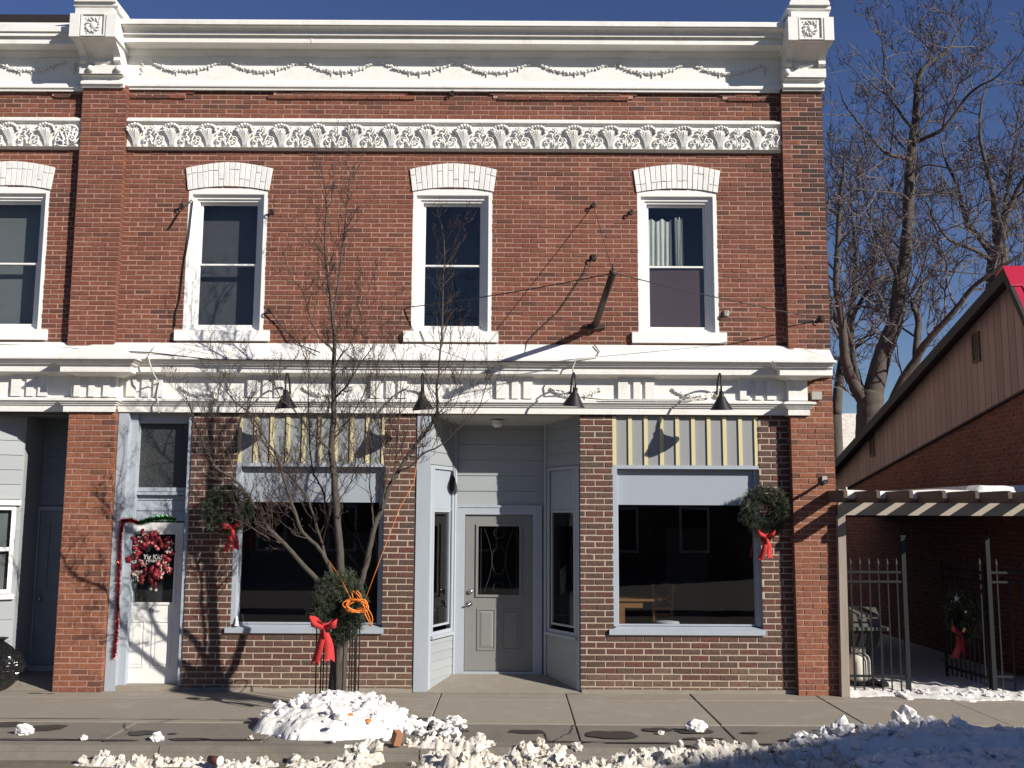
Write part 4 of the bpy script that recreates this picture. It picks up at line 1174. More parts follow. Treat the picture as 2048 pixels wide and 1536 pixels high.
w.box(X_(43, 1000, 0.36) - 0.04, X_(43, 1000, 0.36), 0.37, ND, 0.0, zD)
nw = w.obj('side_wall', M['siding'], bld)
for i in range(5): plank(nw, frn, 0, Ln - 0.02, zC + 0.09 + 0.19 * i, zC + 0.09 + 0.19 * (i + 1) - 0.004, -0.011)
for i in range(4): plank(nw, frn, 0, Ln - 0.02, 0.02 + (zB - 0.08) * i / 4, 0.02 + (zB - 0.08) * (i + 1) / 4 - 0.003, -0.011)
w = MB(); w.fbox(frn, -0.05, Ln - 0.01, zC + 0.01, zC + 0.075, -0.01, 0.05); w.fbox(frn, -0.05, Ln - 0.02, zB - 0.07, zB - 0.01, -0.01, 0.05)
w.fbox(frn, 0.08, Ln - 0.1, (zB + zC) / 2 - 0.02, (zB + zC) / 2 + 0.03, -0.03, 0.01); w.fframe(frn, 0.06, Ln - 0.06, zB, zC, 0.05, -0.02, 0.01)
w.obj('trim', M['white_trim'], nw)
p = MB(); p.fbox(frn, 0.1, Ln - 0.1, zB + 0.03, zC - 0.03, -0.035, -0.03); p.obj('pane', M['glass'], nw)
p = MB(); p.fbox(frn, 0.05, Ln - 0.05, zB, zC, -0.09, -0.07); p.obj('blind', M['blind'], nw)
rm = MB(); rm.add([(n0, -0.06, 0.003), (n1, -0.06, 0.003), (n1, 0.05, 0.02), (n0, 0.05, 0.02), (n1, ND + 0.02, 0.12), (n0, ND + 0.02, 0.12)], [(0, 1, 2, 3), (3, 2, 4, 5)])
rm.obj('recess_ramp', M['concrete'], bld)
frb = Fr((0, ND, 0), (1, 0, 0), (0, -1, 0))
w = MB(); xa = X_(46, 1000, ND); w.fbox(frb, xa, n1 + 0.1, 0, GTOP, -0.06, -0.02)
w.fbox(Fr((n1 + 0.02, 0.0, 0), (0, 1, 0), (-1, 0, 0)), 0.1, ND, 0, GTOP, -0.04, 0.0)
nb = w.obj('recess_wall', M['door_blue'], bld)
for i in range(7): plank(nb, frb, xa, n1 + 0.02, Z_(80, 1010, ND) + 0.165 * i, Z_(80, 1010, ND) + 0.165 * (i + 1) - 0.004, -0.018, m='door_blue')
w = MB(); d0, d1 = X_(72, 1180, ND), n1 + 0.02
zd0, zd1 = Z_(90, 1330, ND), Z_(90, 1022, ND)
w.fbox(frb, d0 - 0.07, d0 - 0.004, 0.0, zd1 + 0.06, -0.02, 0.02); w.fbox(frb, d0 - 0.004, d1, zd1 + 0.004, zd1 + 0.06, -0.02, 0.02); w.fbox(frb, d0 - 0.1, d1, 0.0, zd0 - 0.004, -0.02, 0.06)
w.obj('door_frame', M['blue_paint'], bld)
w = MB(); gl = (X_(96, 1110, ND), X_(128, 1110, ND), Z_(100, 1180, ND), Z_(100, 1045, ND))
w.wall(frb, d0, d1, zd0, zd1, -0.005, [gl], reveal=0.02)
w.fbox(frb, gl[0], gl[1], (gl[2] + gl[3]) / 2 - 0.015, (gl[2] + gl[3]) / 2 + 0.015, -0.02, 0.0)
nd = w.obj('door', M['door_blue'], bld)
p = MB(); p.fbox(frb, gl[0], gl[1], gl[2], gl[3], -0.03, -0.024); p.obj('pane', M['glass'], nd)
p = MB(); p.csm = True; p.ball((X_(82, 1197, ND), ND - 0.05, Z_(82, 1197, ND)), 0.03, 10, 6); p.obj('handle', M['steel'], nd)
p = MB(); p.fbox(frb, gl[0] - 0.1, gl[1] + 0.1, gl[2] - 0.1, gl[3] + 0.1, -0.3, -0.28); p.obj('dark_backing', M['void'], bld)  # near-black board, the darkness behind this pane put into its colour
# ------------------------------------------------------------------ neighbouring building with the red roof
XW = 7.0
def at_x(px, py, x=XW):
    d = CAM_M @ Vector((px - W_PX / 2, H_PX / 2 - py, -F_PX))
    return CAM + d * ((x - CAM.x) / d.x)
frw = Fr((XW, 0, 0), (0, 1, 0), (-1, 0, 0))       # u = y, v = z, n = -x
rid = at_x(2009, 540, XW - 0.24); eav = at_x(1678, 914, XW - 0.24)
sb1, sb0 = at_x(2048, 778), at_x(1690, 977)
sl_r = (rid.z - eav.z) / (rid.y - eav.y)
sl_s = (sb1.z - sb0.z) / (sb1.y - sb0.y)
sl_f = 1.55
def z_roof(y): return rid.z + sl_r * (y - rid.y) if y > rid.y else rid.z - sl_f * (rid.y - y)
def z_sid(y): return sb1.z + sl_s * (y - sb1.y)
nbr = thing('neighbour_building', 'low brown sided brick building with a bright red metal roof', 'building', (XW + 4, 5, 0))
YF, YBk = -0.6, 12.5
YF = -0.48
b = MB()
b.wall(frw, YF, YBk, -0.15, 2.3, -0.012)
b.add([frw.p(YF, 2.3, -0.012), frw.p(YBk, 2.3, -0.012), frw.p(YBk, z_sid(YBk) + 0.05, -0.012), frw.p(YF, z_sid(YF) + 0.05, -0.012)], [(0, 1, 2, 3)])
b.box(XW + 0.013, XW + 9, YF, YF + 0.2, -0.15, rid.z - sl_f * (rid.y - YF) - 0.12)
wl = b.obj('brick_wall', M['mortar_grey'], nbr)
NR = [r_ for r_ in rects(YF, YBk, 0.0, 4.2, 0.0675, 0.2185, 0.011, (), 0.02) if r_[3] < z_sid((r_[0] + r_[1]) / 2) + 0.03]
NR.sort(key=lambda r_: ((r_[0] + 13) ** 2 / max(0.02, (r_[1] - r_[0])) + (0 if r_[2] > 2.55 or r_[0] > 0.9 else 0) + (2000 if r_[2] < 2.6 else 0)))
unit = MB(); unit.brick(frw, -0.10375, 0.10375, -0.02825, 0.02825, 0.0, 0.022, 0.003, 0.002)
unit.v = [(v[0] - XW, v[1], v[2]) for v in unit.v]
unit_sh = unit.mesh('brick_shade', M['shade_brick'])
for r_ in NR[:300]:
    put(unit_sh, 'brick', wl, (XW - random.uniform(-0.002, 0.003), (r_[0] + r_[1]) / 2, (r_[2] + r_[3]) / 2), (1, (r_[1] - r_[0]) / 0.2075, (r_[3] - r_[2]) / 0.0565))
b = MB(); lay(b, frw, NR[300:], 0.0, 'shade')
tag(b.obj('brickwork', BRM, nbr, attrs=True), kind='stuff')
# siding boards follow the slope above and below
b = MB()
SW = 0.20
y = rid.y - 0.75
sback = MB()
def quad4(mb, y0, y1, n, zb, zt):
    mb.add([frw.p(y0, zb(y0), n), frw.p(y1, zb(y1), n), frw.p(y1, zt(y1), n), frw.p(y0, zt(y0), n)], [(0, 1, 2, 3)])
yy = [YF, rid.y, YBk]
zt_ = lambda y: max(z_roof(y) - 0.07, z_sid(y) + 0.02)
ygab = YF
quad4(sback, YF, rid.y, 0.028, lambda y: z_sid(y), zt_); quad4(sback, rid.y, YBk, 0.028, lambda y: z_sid(y), zt_)
sdo = sback.obj('gable_wall', M['dark_trim'], nbr)
y = YF
while y < YBk:
    y1 = min(y + SW - 0.012, YBk)
    p = MB()
    za, zb_ = zt_(y), zt_(y1)
    if z_sid(y) < za - 0.05:
        p.add([frw.p(y, z_sid(y) - 0.02, 0.03), frw.p(y1, z_sid(y1) - 0.02, 0.03), frw.p(y1, zb_, 0.03), frw.p(y, za, 0.03), frw.p(y, z_sid(y) - 0.02, 0.045), frw.p(y1, z_sid(y1) - 0.02, 0.045), frw.p(y1, zb_, 0.045), frw.p(y, za, 0.045)],
              [(4, 5, 6, 7), (0, 4, 7, 3), (1, 2, 6, 5), (0, 1, 5, 4), (3, 7, 6, 2)])
        p.obj('board', M['barn_siding'], sdo)
    y += SW
b = MB()
b.add([frw.p(YF, z_sid(YF) - 0.05, 0.0), frw.p(YBk, z_sid(YBk) - 0.05, 0.0), frw.p(YBk, z_sid(YBk) - 0.02, 0.0), frw.p(YF, z_sid(YF) - 0.02, 0.0), frw.p(YF, z_sid(YF) - 0.05, 0.05), frw.p(YBk, z_sid(YBk) - 0.05, 0.05), frw.p(YBk, z_sid(YBk) - 0.021, 0.05), frw.p(YF, z_sid(YF) - 0.021, 0.05)], [(4, 5, 6, 7), (0, 1, 5, 4), (3, 7, 6, 2)])
b.obj('drip_strip', M['dark_trim'], nbr)
# roof planes, rake boards, standing seams
x0, x1 = XW - 0.24, XW + 9
b = MB()
def slope(mb, ya, yb, t, xa=x0 + 0.032, xb=x1, dz=0.0):
    za, zb2 = z_roof(ya) + dz, z_roof(yb) + dz
    mb.add([(xa, ya, za), (xb, ya, za), (xb, yb, zb2), (xa, yb, zb2), (xa, ya, za - t), (xb, ya, za - t), (xb, yb, zb2 - t), (xa, yb, zb2 - t)],
           [(0, 1, 2, 3), (7, 6, 5, 4), (0, 4, 5, 1), (1, 5, 6, 2), (2, 6, 7, 3), (3, 7, 4, 0)])
slope(b, YF - 0.1, rid.y, 0.03); slope(b, rid.y, YBk + 0.3, 0.03)
rf = b.obj('roof', M['roof_red'], nbr)
b = MB(); slope(b, YF - 0.1, rid.y, 0.025, dz=-0.031); slope(b, rid.y, YBk + 0.3, 0.025, dz=-0.031); b.obj('soffit', M['dark_trim'], nbr)
for k in range(9):
    s_ = MB(); xs_ = XW - 0.1 + 0.42 * k
    slope(s_, YF - 0.1, rid.y - 0.16, 0.03, xs_, xs_ + 0.025, 0.028); s_.obj('roof_seam', M['roof_red'], rf)
s_ = MB(); s_.extrude([(rid.y - 0.19, z_roof(rid.y - 0.19) + 0.03), (rid.y - 0.19, z_roof(rid.y - 0.19) + 0.055), (rid.y, rid.z + 0.06), (rid.y + 0.2, z_roof(rid.y + 0.2) + 0.05), (rid.y + 0.2, z_roof(rid.y + 0.2) + 0.02), (rid.y, rid.z + 0.02)], x0 - 0.02, x1); s_.obj('ridge_cap', M['roof_red'], rf)
b = MB()
def rake(ya, yb):
    za, zb2 = z_roof(ya) + 0.008, z_roof(yb) + 0.008
    b.add([(x0 - 0.02, ya, za), (x0 + 0.03, ya, za), (x0 + 0.03, yb, zb2), (x0 - 0.02, yb, zb2), (x0 - 0.02, ya, za - 0.16), (x0 + 0.03, ya, za - 0.16), (x0 + 0.03, yb, zb2 - 0.16), (x0 - 0.02, yb, zb2 - 0.16)],
          [(0, 1, 2, 3), (7, 6, 5, 4), (0, 4, 5, 1), (1, 5, 6, 2), (2, 6, 7, 3), (3, 7, 4, 0)])
rake(YF - 0.1, rid.y); rake(rid.y, YBk + 0.3)
b.obj('rake_board', M['dark_trim'], nbr)
for (ax, ay, bx, by) in ((1951, 668, 1969, 722), (1745, 868, 1755, 912)):
    p0, p1 = at_x(ax, ay), at_x(bx, by)
    v = MB(); ya, yb = min(p0.y, p1.y), max(p0.y, p1.y)
    za, zb2 = min(p0.z, p1.z), max(p0.z, p1.z)
    v.fframe(frw, ya, yb, za, zb2, 0.03, 0.046, 0.075)
    v.fbox(frw, ya + 0.03, yb - 0.03, za + 0.03, zb2 - 0.03, 0.046, 0.05)
    vo = v.obj('louvre_vent', M['wood_dark'], nbr)
    n = 9
    for k in range(n):
        s_ = MB(); z = za + 0.03 + (zb2 - za - 0.06) * k / n; dz = (zb2 - za - 0.06) / n
        s_.add([frw.p(ya + 0.03, z, 0.07), frw.p(yb - 0.03, z, 0.07), frw.p(yb - 0.03, z + dz * 0.8, 0.052), frw.p(ya + 0.03, z + dz * 0.8, 0.052)], [(0, 1, 2, 3)])
        s_.obj('slat', M['wood_dark'], vo)

# ------------------------------------------------------------------ covered pergola between the buildings
PX0 = X_(1688, 1200, -0.16)
perg = thing('pergola', 'weathered wooden pergola roof spanning the gap between two brick buildings', 'pergola', (PX0, 0, 0))
pz0, pz1 = Z_(1850, 1031, -0.16), Z_(1850, 1006, -0.16)
b = MB()
b.add([(X_(1699, 1385, -0.2) - 0.10, -0.22, 0.0), (X_(1699, 1385, -0.2), -0.22, 0.0), (X_(1699, 1385, -0.2), -0.12, 0.0), (X_(1699, 1385, -0.2) - 0.10, -0.12, 0.0),
       (X_(1691, 1034, -0.2) - 0.095, -0.20, pz0), (X_(1691, 1034, -0.2), -0.20, pz0), (X_(1691, 1034, -0.2), -0.11, pz0), (X_(1691, 1034, -0.2) - 0.095, -0.11, pz0)],
      [(0, 3, 2, 1), (4, 5, 6, 7), (0, 1, 5, 4), (1, 2, 6, 5), (2, 3, 7, 6), (3, 0, 4, 7)])
b.obj('post', M['wood_grey'], perg)
b = MB(); b.box(6.75, 6.85, 0.3, 0.4, 0.0, pz0); b.obj('post', M['wood_grey'], perg)
b = MB(); b.box(X_(1675, 1015, -0.16), XW - 0.05, -0.20, -0.155, pz0, pz1); b.obj('beam', M['wood_beam'], perg)
b = MB(); b.box(X_(1690, 1015, -0.1), XW - 0.05, 6.5, 6.55, pz0, pz1); b.obj('beam', M['wood_dark'], perg)
jz0, jz1 = pz1 + 0.002, pz1 + 0.002 + 0.045
J = MB()
J.extrude([(7.0, 0.0), (7.0, 0.14), (-0.72, 0.14), (-0.78, 0.125), (-0.78, 0.045), (-0.70, 0.0)], -0.022, 0.022)
jm = J.mesh('joist', M['wood_dark'])
JX = []
for k in range(8):
    px = 1690 + 66.0 * k
    x = X_(px, 990, -0.78) if k else X_(1681, 990, -0.5)
    x = X_(1757, 990, -0.78) + (k - 1) * 0.392
    if x < XW - 0.05: put(jm, 'joist', perg, (x, 0, jz0)); JX.append(x)
for k in range(16):
    b = MB(); b.box(PX0 - 0.02, XW - 0.04, -0.02 + 0.43 * k, 0.40 + 0.43 * k, jz1 - 0.02, jz1 + 0.0005 * (k % 2)); b.obj('roof_board', M['wood_dark'], perg)
def noise2(x, y, s=1.0, o=0.0): return noise.noise(Vector((x * s + o, y * s - o, o * 0.37)))
sn = MB(); nx, ny = 60, 10
def snow_roof(x, y):
    h = 0.112 + 0.025 * noise2(x, y, 1.3, 7) + (0.075 if x > X_(1955, 970, 0) else 0.0)
    return h
vs, fs = [], []
xa, xb = PX0 + 0.06, XW - 0.3
for i in range(nx + 1):
    x = xa + (xb - xa) * i / nx
    edge = 0.0 + 0.05 * noise2(x, 3, 2.0, 2)
    for (yy_, zz_) in ((edge, 0.0), (edge - 0.015, 0.4), (edge + 0.0, 0.85), (edge + 0.08, 1.0), (2.5, 1.0), (6.7, 1.0)):
        vs.append((x, yy_, jz1 + 0.002 + zz_ * snow_roof(x, yy_)))
for i in range(nx):
    for k in range(5): fs.append((i * 6 + k, i * 6 + k + 1, (i + 1) * 6 + k + 1, (i + 1) * 6 + k))
sn.add(vs, fs)
tag(sn.obj('roof_snow', M['snow'], None, smooth=True), kind='stuff')
gt = MB(); gt.csm = True
gx, gz = X_(1692, 990, -0.03), Z_(1692, 982, -0.03)
gt.tube([(gx, -0.05, gz + 0.05), (gx, -0.05, gz), (gx, -0.05, gz - 0.05), (gx - 0.03, -0.05, gz - 0.06)], 0.012, 6)
tag(gt.obj('hook', M['white_wire'], None, origin=(gx, -0.05, gz)), 'small white curved hook hanging at the end of the pergola', 'hook')

# ------------------------------------------------------------------ iron fence, gate, what stands behind
FY = 0.10
def post_(name_parent, x, ztop, r=0.026):
    b = MB(); b.box(x - r, x + r, FY - r, FY + r, -0.03, ztop)
    b.box(x - r - 0.008, x + r + 0.008, FY - r - 0.008, FY + r + 0.008, ztop, ztop + 0.02); b.csm = True
    b.ball((x, FY, ztop + 0.055), 0.024, 8, 5); b.tube([(x, FY, ztop + 0.06), (x, FY, ztop + 0.11)], [0.012, 0.002], 6)
    return b.obj('post', M['black_metal'], name_parent)
xpl, xpr = X_(1811, 1230, FY), X_(1981, 1230, FY)
zpt = Z_(1806, 1074, FY)
def picket(mb, x, y, z0, z1):
    mb.box(x - 0.008, x + 0.008, y - 0.008, y + 0.008, z0, z1)
    mb.add([(x - 0.018, y, z1 + 0.03), (x, y - 0.01, z1), (x + 0.018, y, z1 + 0.03), (x, y + 0.01, z1 + 0.03), (x, y, z1 + 0.09)], [(0, 1, 4), (1, 2, 4), (2, 3, 4), (3, 0, 4), (0, 3, 2, 1)])
    mb.box(x - 0.014, x + 0.014, y - 0.014, y + 0.014, z1 - 0.005, z1 + 0.012)
def panel_fence(label, xa, xb, n, posts):
    f = thing('iron_fence', label, 'fence', ((xa + xb) / 2, FY, 0), 'iron fence panels in the gap')
    zr = [Z_(1750, 1352, FY), Z_(1750, 1163, FY), Z_(1750, 1144, FY)]
    for x in posts: post_(f, x, zpt)
    for z in zr:
        b = MB(); b.box(xa, xb, FY - 0.016, FY + 0.016, z - 0.014, z + 0.014); b.obj('rail', M['black_metal'], f)
    for k in range(n):
        b = MB(); picket(b, xa + (xb - xa) * (k + 0.5) / n, FY, 0.03, zr[2] + 0.09); b.obj('picket', M['black_metal'], f)
    return f
panel_fence('black iron fence panel with six pointed pickets in front of the grill', X_(1696, 1250, FY), xpl - 0.03, 6, (xpl,))
panel_fence('black iron fence panel against the dark wall beyond the open gate', xpr + 0.03, XW - 0.02, 6, (xpr,))
gate = thing('iron_gate', 'open black iron gate swung inward with a dark wreath hanging on it', 'gate', (xpr, FY, 0))
ga = Fr((xpr - 0.02, FY + 0.04, 0), (-0.10, 1, 0), (-1, -0.1, 0))
zr = [0.18, Z_(1750, 1163, FY), Z_(1750, 1144, FY)]
b = MB()
for z in zr: b.fbox(ga, 0.03, 1.05, z - 0.014, z + 0.014, -0.014, 0.014)
b.fbox(ga, 0.0, 0.03, 0.05, zr[2] + 0.1, -0.015, 0.015); b.fbox(ga, 1.05, 1.08, 0.05, zr[2] + 0.1, -0.015, 0.015)
b.obj('gate_frame', M['black_metal'], gate)
for k in range(8):
    b = MB(); q_ = ga.p(0.12 + 0.115 * k, 0, 0); picket(b, q_.x, q_.y, 0.09, zr[2] + 0.09); b.obj('picket', M['black_metal'], gate)
b = MB(); b.csm = True
for z in (0.3, 1.0): b.tube([(xpr, FY, z), (xpr - 0.03, FY + 0.04, z)], 0.016, 6)
b.obj('hinge', M['black_metal'], gate)
b = MB(); q_ = ga.p(1.06, 0.27, 0.0); b.tube([q_, q_ + Vector((-0.09, -0.03, 0))], 0.010, 6); b.obj('latch', M['steel'], gate)

gr = thing('barbecue_grill', 'small dark gas grill with white propane tank behind the iron fence', 'grill', (4.55, 0.55, 0))
gx0, gx1, gy = X_(1693, 1240, 0.55), X_(1747, 1240, 0.55), 0.55
zl0, zl1 = Z_(1720, 1250, gy), Z_(1720, 1215, gy)
b = MB(); b.extrude([(0.32, zl0), (0.78, zl0), (0.78, zl0 + 0.10), (0.70, zl1), (0.45, zl1 + 0.01), (0.34, zl0 + 0.15)][::-1], gx0, gx1); b.obj('lid', M['grill'], gr)
b = MB(); b.box(gx0 - 0.02, gx1 + 0.10, 0.28, 0.80, zl0 - 0.045, zl0 - 0.002); b.obj('shelf', M['grill'], gr)
b = MB(); b.extrude([(0.36, zl0 - 0.25), (0.74, zl0 - 0.25), (0.78, zl0 - 0.047), (0.32, zl0 - 0.047)][::-1], gx0, gx1); b.obj('firebox', M['black_metal'], gr)
b = MB(); b.tube([(gx0 + 0.05, 0.25, zl0 + 0.12), (gx1 - 0.05, 0.25, zl0 + 0.12)], 0.01, 6); b.obj('handle', M['steel'], gr)
for x in (gx0 + 0.02, gx1 + 0.03):
    for y in (0.36, 0.74):
        b = MB(); b.tube([(x, y, zl0 - 0.05), (x, y, 0.0)], 0.013, 6); b.obj('leg', M['black_metal'], gr)
b = MB(); b.tube([(gx1 + 0.03, 0.33, 0.06), (gx1 + 0.03, 0.39, 0.06)], 0.06, 14); b.obj('wheel', M['black_metal'], gr)
b = MB(); b.box(gx0, gx1 + 0.05, 0.36, 0.74, 0.055, 0.08); b.obj('bottom_shelf', M['black_metal'], gr)
b = MB(); b.csm = True; tx = X_(1718, 1330, 0.5)
b.lathe((tx, 0.50, 0.081), [(0.0, 0.0), (0.09, 0.0), (0.125, 0.03), (0.142, 0.06), (0.142, 0.27), (0.125, 0.32), (0.08, 0.355), (0.03, 0.365), (0.03, 0.40), (0.0, 0.40)], 22); tk = b.obj('propane_tank', M['tank'], gr)
b = MB(); b.csm = True
b.lathe((tx, 0.50, 0.45), [(0.085, 0.0), (0.09, 0.0), (0.09, 0.075), (0.085, 0.075), (0.085, 0.0)], 18); b.obj('collar', M['tank'], tk)
b = MB(); b.tube([(tx, 0.5, 0.49), (tx + 0.08, 0.46, 0.55), (tx + 0.07, 0.47, 0.66)], 0.009, 6); b.obj('hose', M['wire'], gr)

# a small house far behind, seen in the slot beside the corner
hs = thing('far_house', 'distant house with snow edged roof and red brick wall behind the maple', 'house', (14.5, 30, 0))
b = MB(); b.box(11.5, 19, 29, 36, -0.15, 4.2); b.obj('wall', M['shade_brick'], hs)
b = MB(); b.extrude([(28.4, 4.1), (32.5, 6.6), (36.6, 4.1), (36.6, 4.3), (32.5, 6.85), (28.4, 4.3)], 11.0, 19.5); b.obj('roof', M['snow_dirty'], hs)
w = MB(); w.box(12.6, 13.6, 28.93, 29.02, 1.6, 3.2); wo = w.obj('window', M['white_trim'], hs)
w = MB(); w.box(12.7, 13.5, 28.90, 28.925, 1.7, 3.1); w.obj('pane', M['black_metal'], wo)

# across the street, behind the camera: what the panes mirror and what shades the kerb
def opp(name, label, x0, x1, y0, y1, eave, ridge, m):
    o = thing(name, label, 'building', ((x0 + x1) / 2, y0, 0))
    b = MB(); b.box(x0, x1, y1, y0, -0.15, eave); b.obj('wall', m, o)
    ym = (y0 + y1) / 2
    b = MB(); b.extrude([(y0, eave + 0.001), (ym, ridge), (y1, eave + 0.001)], x0 - 0.0, x1 + 0.0); b.obj('roof', M['dark_trim'], o)
    k = 0
    x = x0 + 1.0
    while x < x1 - 1.5:
        for z in (0.9, 4.2):
            if z + 1.8 < eave:
                w = MB(); w.box(x, x + 1.1, y0 + 0.005, y0 + 0.04, z, z + 1.7); wo = w.obj('window', M['white_trim'], o)
                w = MB(); w.box(x + 0.1, x + 1.0, y0 + 0.041, y0 + 0.05, z + 0.1, z + 1.6); w.obj('pane', M['black_metal'], wo)
        x += 2.6
SA = ground_at(1740, 1462, 0.0); SA.x += 0.5
hA = 9.0
kx, ky = SUN_DIR.x / SUN_DIR.z, SUN_DIR.y / SUN_DIR.z
opp('gabled_building', 'gabled building across the street that shades the kerb end', SA.x + kx * hA, SA.x + kx * hA + 14, SA.y + ky * hA, SA.y + ky * hA - 6.4, hA, hA + 1.7, M['opposite'])
fp = MB(); fp.box(-60, 60, -25, -11.5, -0.15, 0.0); tag(fp.obj('far_pavement', M['concrete_grey']), kind='structure')
opp('row_building', 'long low dark row building across the street facing the shops', -26, 10, -25, -33, 6.4, 8.0, M['opposite_dark'])
# ------------------------------------------------------------------ gooseneck lamps over the shopfronts
def lamp(px_shade, py_shade, px_mount, label, tilt):
    """arm rises from the board and curls over; the shade hangs at its end"""
    y0 = -0.058
    mx, mz = X_(px_mount, 790, y0), Z_(px_mount, 790, y0)
    yo = -0.52
    sx, sz = X_(px_shade, py_shade, yo), Z_(px_shade, py_shade, yo)
    l = thing('gooseneck_lamp', label, 'lamp', (mx, y0, mz), 'gooseneck lamps over the shopfronts')
    b = MB(); b.csm = True
    b.lathe((mx, y0, mz), [(0.0, 0.0), (0.052, 0.0), (0.052, 0.016), (0.03, 0.03), (0.0, 0.032)], 14, (0, -1, 0)); b.obj('mount', M['grey_box'], l)
    zt = Z_(px_shade, 760, yo + 0.1)
    top = sz + 0.14
    b = MB(); b.csm = True
    pts = []
    P0, P1, P2, P3 = Vector((mx, y0 - 0.02, mz)), Vector((mx * 0.75 + sx * 0.25, -0.20, mz + 0.30)), Vector((mx * 0.2 + sx * 0.8, yo - 0.02, zt + 0.18)), Vector((sx, yo, top))
    for k in range(13):
        t = k / 12
        pts.append(P0 * (1 - t) ** 3 + P1 * 3 * t * (1 - t) ** 2 + P2 * 3 * t * t * (1 - t) + P3 * t ** 3)
    b.tube(pts, 0.0125, 8); b.obj('arm', M['black_metal'], l)
    ax = Vector((tilt, 0.12, -1.0)).normalized()
    b = MB(); b.csm = True
    c = Vector((sx, yo, top))
    b.lathe(c, [(0.0, -0.01), (0.028, -0.008), (0.032, 0.05), (0.05, 0.07), (0.064, 0.10), (0.135, 0.215), (0.139, 0.222), (0.133, 0.224), (0.06, 0.11), (0.03, 0.09), (0.0, 0.085)], 22, ax); so = b.obj('shade', M['black_metal'], l)
    b = MB(); b.csm = True
    b.lathe(c, [(0.0, 0.086), (0.02, 0.09), (0.033, 0.14), (0.03, 0.175), (0.0, 0.19)], 12, ax); b.obj('bulb', M['puff'], so)
lamp(570, 803, 581, 'black gooseneck lamp above the first shop window, beside the tree crown', 0.05)
lamp(843, 806, 847, 'black gooseneck lamp above the corner post of the recessed grey door', 0.08)
lamp(1151, 799, 1141, 'black gooseneck lamp where the white cable loops down the cornice', -0.12)
lamp(1443, 806, 1433, 'black gooseneck lamp above the shop window with the table inside', 0.02)

# ------------------------------------------------------------------ old sign arm with its guy wires, cables
bx, bz = X_(1190, 652, -0.02), Z_(1190, 652, -0.02)
tipY = -1.55
tx, tz = X_(1226, 546, tipY), Z_(1226, 546, tipY)
arm = thing('sign_arm', 'bare rusty iron sign arm sticking out between two upper windows', 'bracket', (bx, 0, bz))
b = MB(); b.csm = True
b.tube([(bx, -0.03, bz), (tx, tipY, tz)], 0.042, 10); b.obj('pipe', M['iron'], arm)
b = MB(); b.box(bx - 0.13, bx + 0.13, -0.045, -0.003, bz - 0.035, bz + 0.025); b.box(bx - 0.05, bx + 0.05, -0.09, -0.045, bz - 0.05, bz + 0.05); b.obj('wall_plate', M['iron'], arm)
b = MB(); b.csm = True; b.ball((tx, tipY, tz), 0.05, 8, 5); b.tube([(tx, tipY, tz), (tx, tipY, tz + 0.11)], 0.012, 6); b.obj('eye_cap', M['iron'], arm)
def cable(name, label, pts, r, m, cat='cable', group=None, sag=0.0, n=14):
    P = []
    for i in range(len(pts) - 1):
        a, c = Vector(pts[i]), Vector(pts[i + 1])
        for k in range(n if sag else 2):
            if i and k == 0: continue
            t = k / ((n if sag else 2) - 1)
            P.append(a.lerp(c, t) - Vector((0, 0, sag * 4 * t * (1 - t))))
    b = MB(); b.csm = True; b.tube(P, r, 5)
    return tag(b.obj(name, m, None, origin=P[0]), label, cat, group)
T = Vector((tx, tipY, tz))
cable('guy_wire', 'thin guy wire from the sign arm tip past the middle window', [T, (X_(812, 615, -0.02), -0.02, Z_(812, 615, -0.02))], 0.007, M['wire'], 'wire', sag=0.03)
cable('guy_wire', 'thin guy wire from the sign arm tip crossing the curtained window to the corner', [T, (X_(1640, 637, -0.13), -0.13, Z_(1640, 637, -0.13))], 0.007, M['wire'], 'wire', sag=0.02)
cable('guy_wire', 'steep thin guy wire rising from the sign arm tip to an upper wall hook', [T, (X_(1187, 411, -0.01), -0.01, Z_(1187, 411, -0.01))], 0.0045, M['wire'], 'wire')
anchors = [(1187, 411, 'black iron wall hook high above the sign arm'), (1188, 515, 'black iron wall hook just above the sign arm plate'), (366, 412, 'black iron wall hook beside the top of the window nearest the pilaster'), (545, 424, 'bent iron wall hook between the first window and the tree top'),
           (540, 622, 'iron wall hook below the first window with a cable tail'), (1262, 425, 'iron wall hook by the upper corner of the curtained window'), (1452, 627, 'square stone block set beside the curtained window'), (1643, 637, 'iron anchor plate on the corner pilaster holding the guy wire'), (905, 188, 'iron bracket stub under the top cornice')]
for (px, py, lab) in anchors:
    yy_ = -0.10 if px > 1600 else 0.0
    c = Vector((X_(px, py, yy_), yy_, Z_(px, py, yy_)))
    b = MB(); b.csm = True
    if 'block' in lab or 'plate' in lab: b.box(c.x - 0.035, c.x + 0.035, c.y - 0.02, c.y + 0.005, c.z - 0.035, c.z + 0.035)
    b.lathe(c, [(0.0, 0.0), (0.035, 0.0), (0.03, 0.014), (0.012, 0.02), (0.012, 0.06), (0.0, 0.06)], 10, (0, -1, 0))
    b.tube([c + Vector((0.028 * math.cos(a), -0.06, 0.028 * math.sin(a) - 0.01)) for a in [0.6 * k for k in range(9)]], 0.008, 5)
    tag(b.obj('wall_hook', M['grey_box'] if 'block' in lab else M['iron'], None, origin=c), lab, 'hook')
w1 = lambda px, py, y=-0.02: (X_(px, py, y), y, Z_(px, py, y))
cable('cable', 'black cable looping down beside the first upper window to the white ledge', [w1(340, 455, -0.03), w1(362, 420, -0.05), w1(383, 400, -0.04), w1(386, 402, -0.02), w1(378, 470), w1(368, 530), w1(360, 600), w1(352, 625), w1(350, 655)], 0.009, M['wire'])
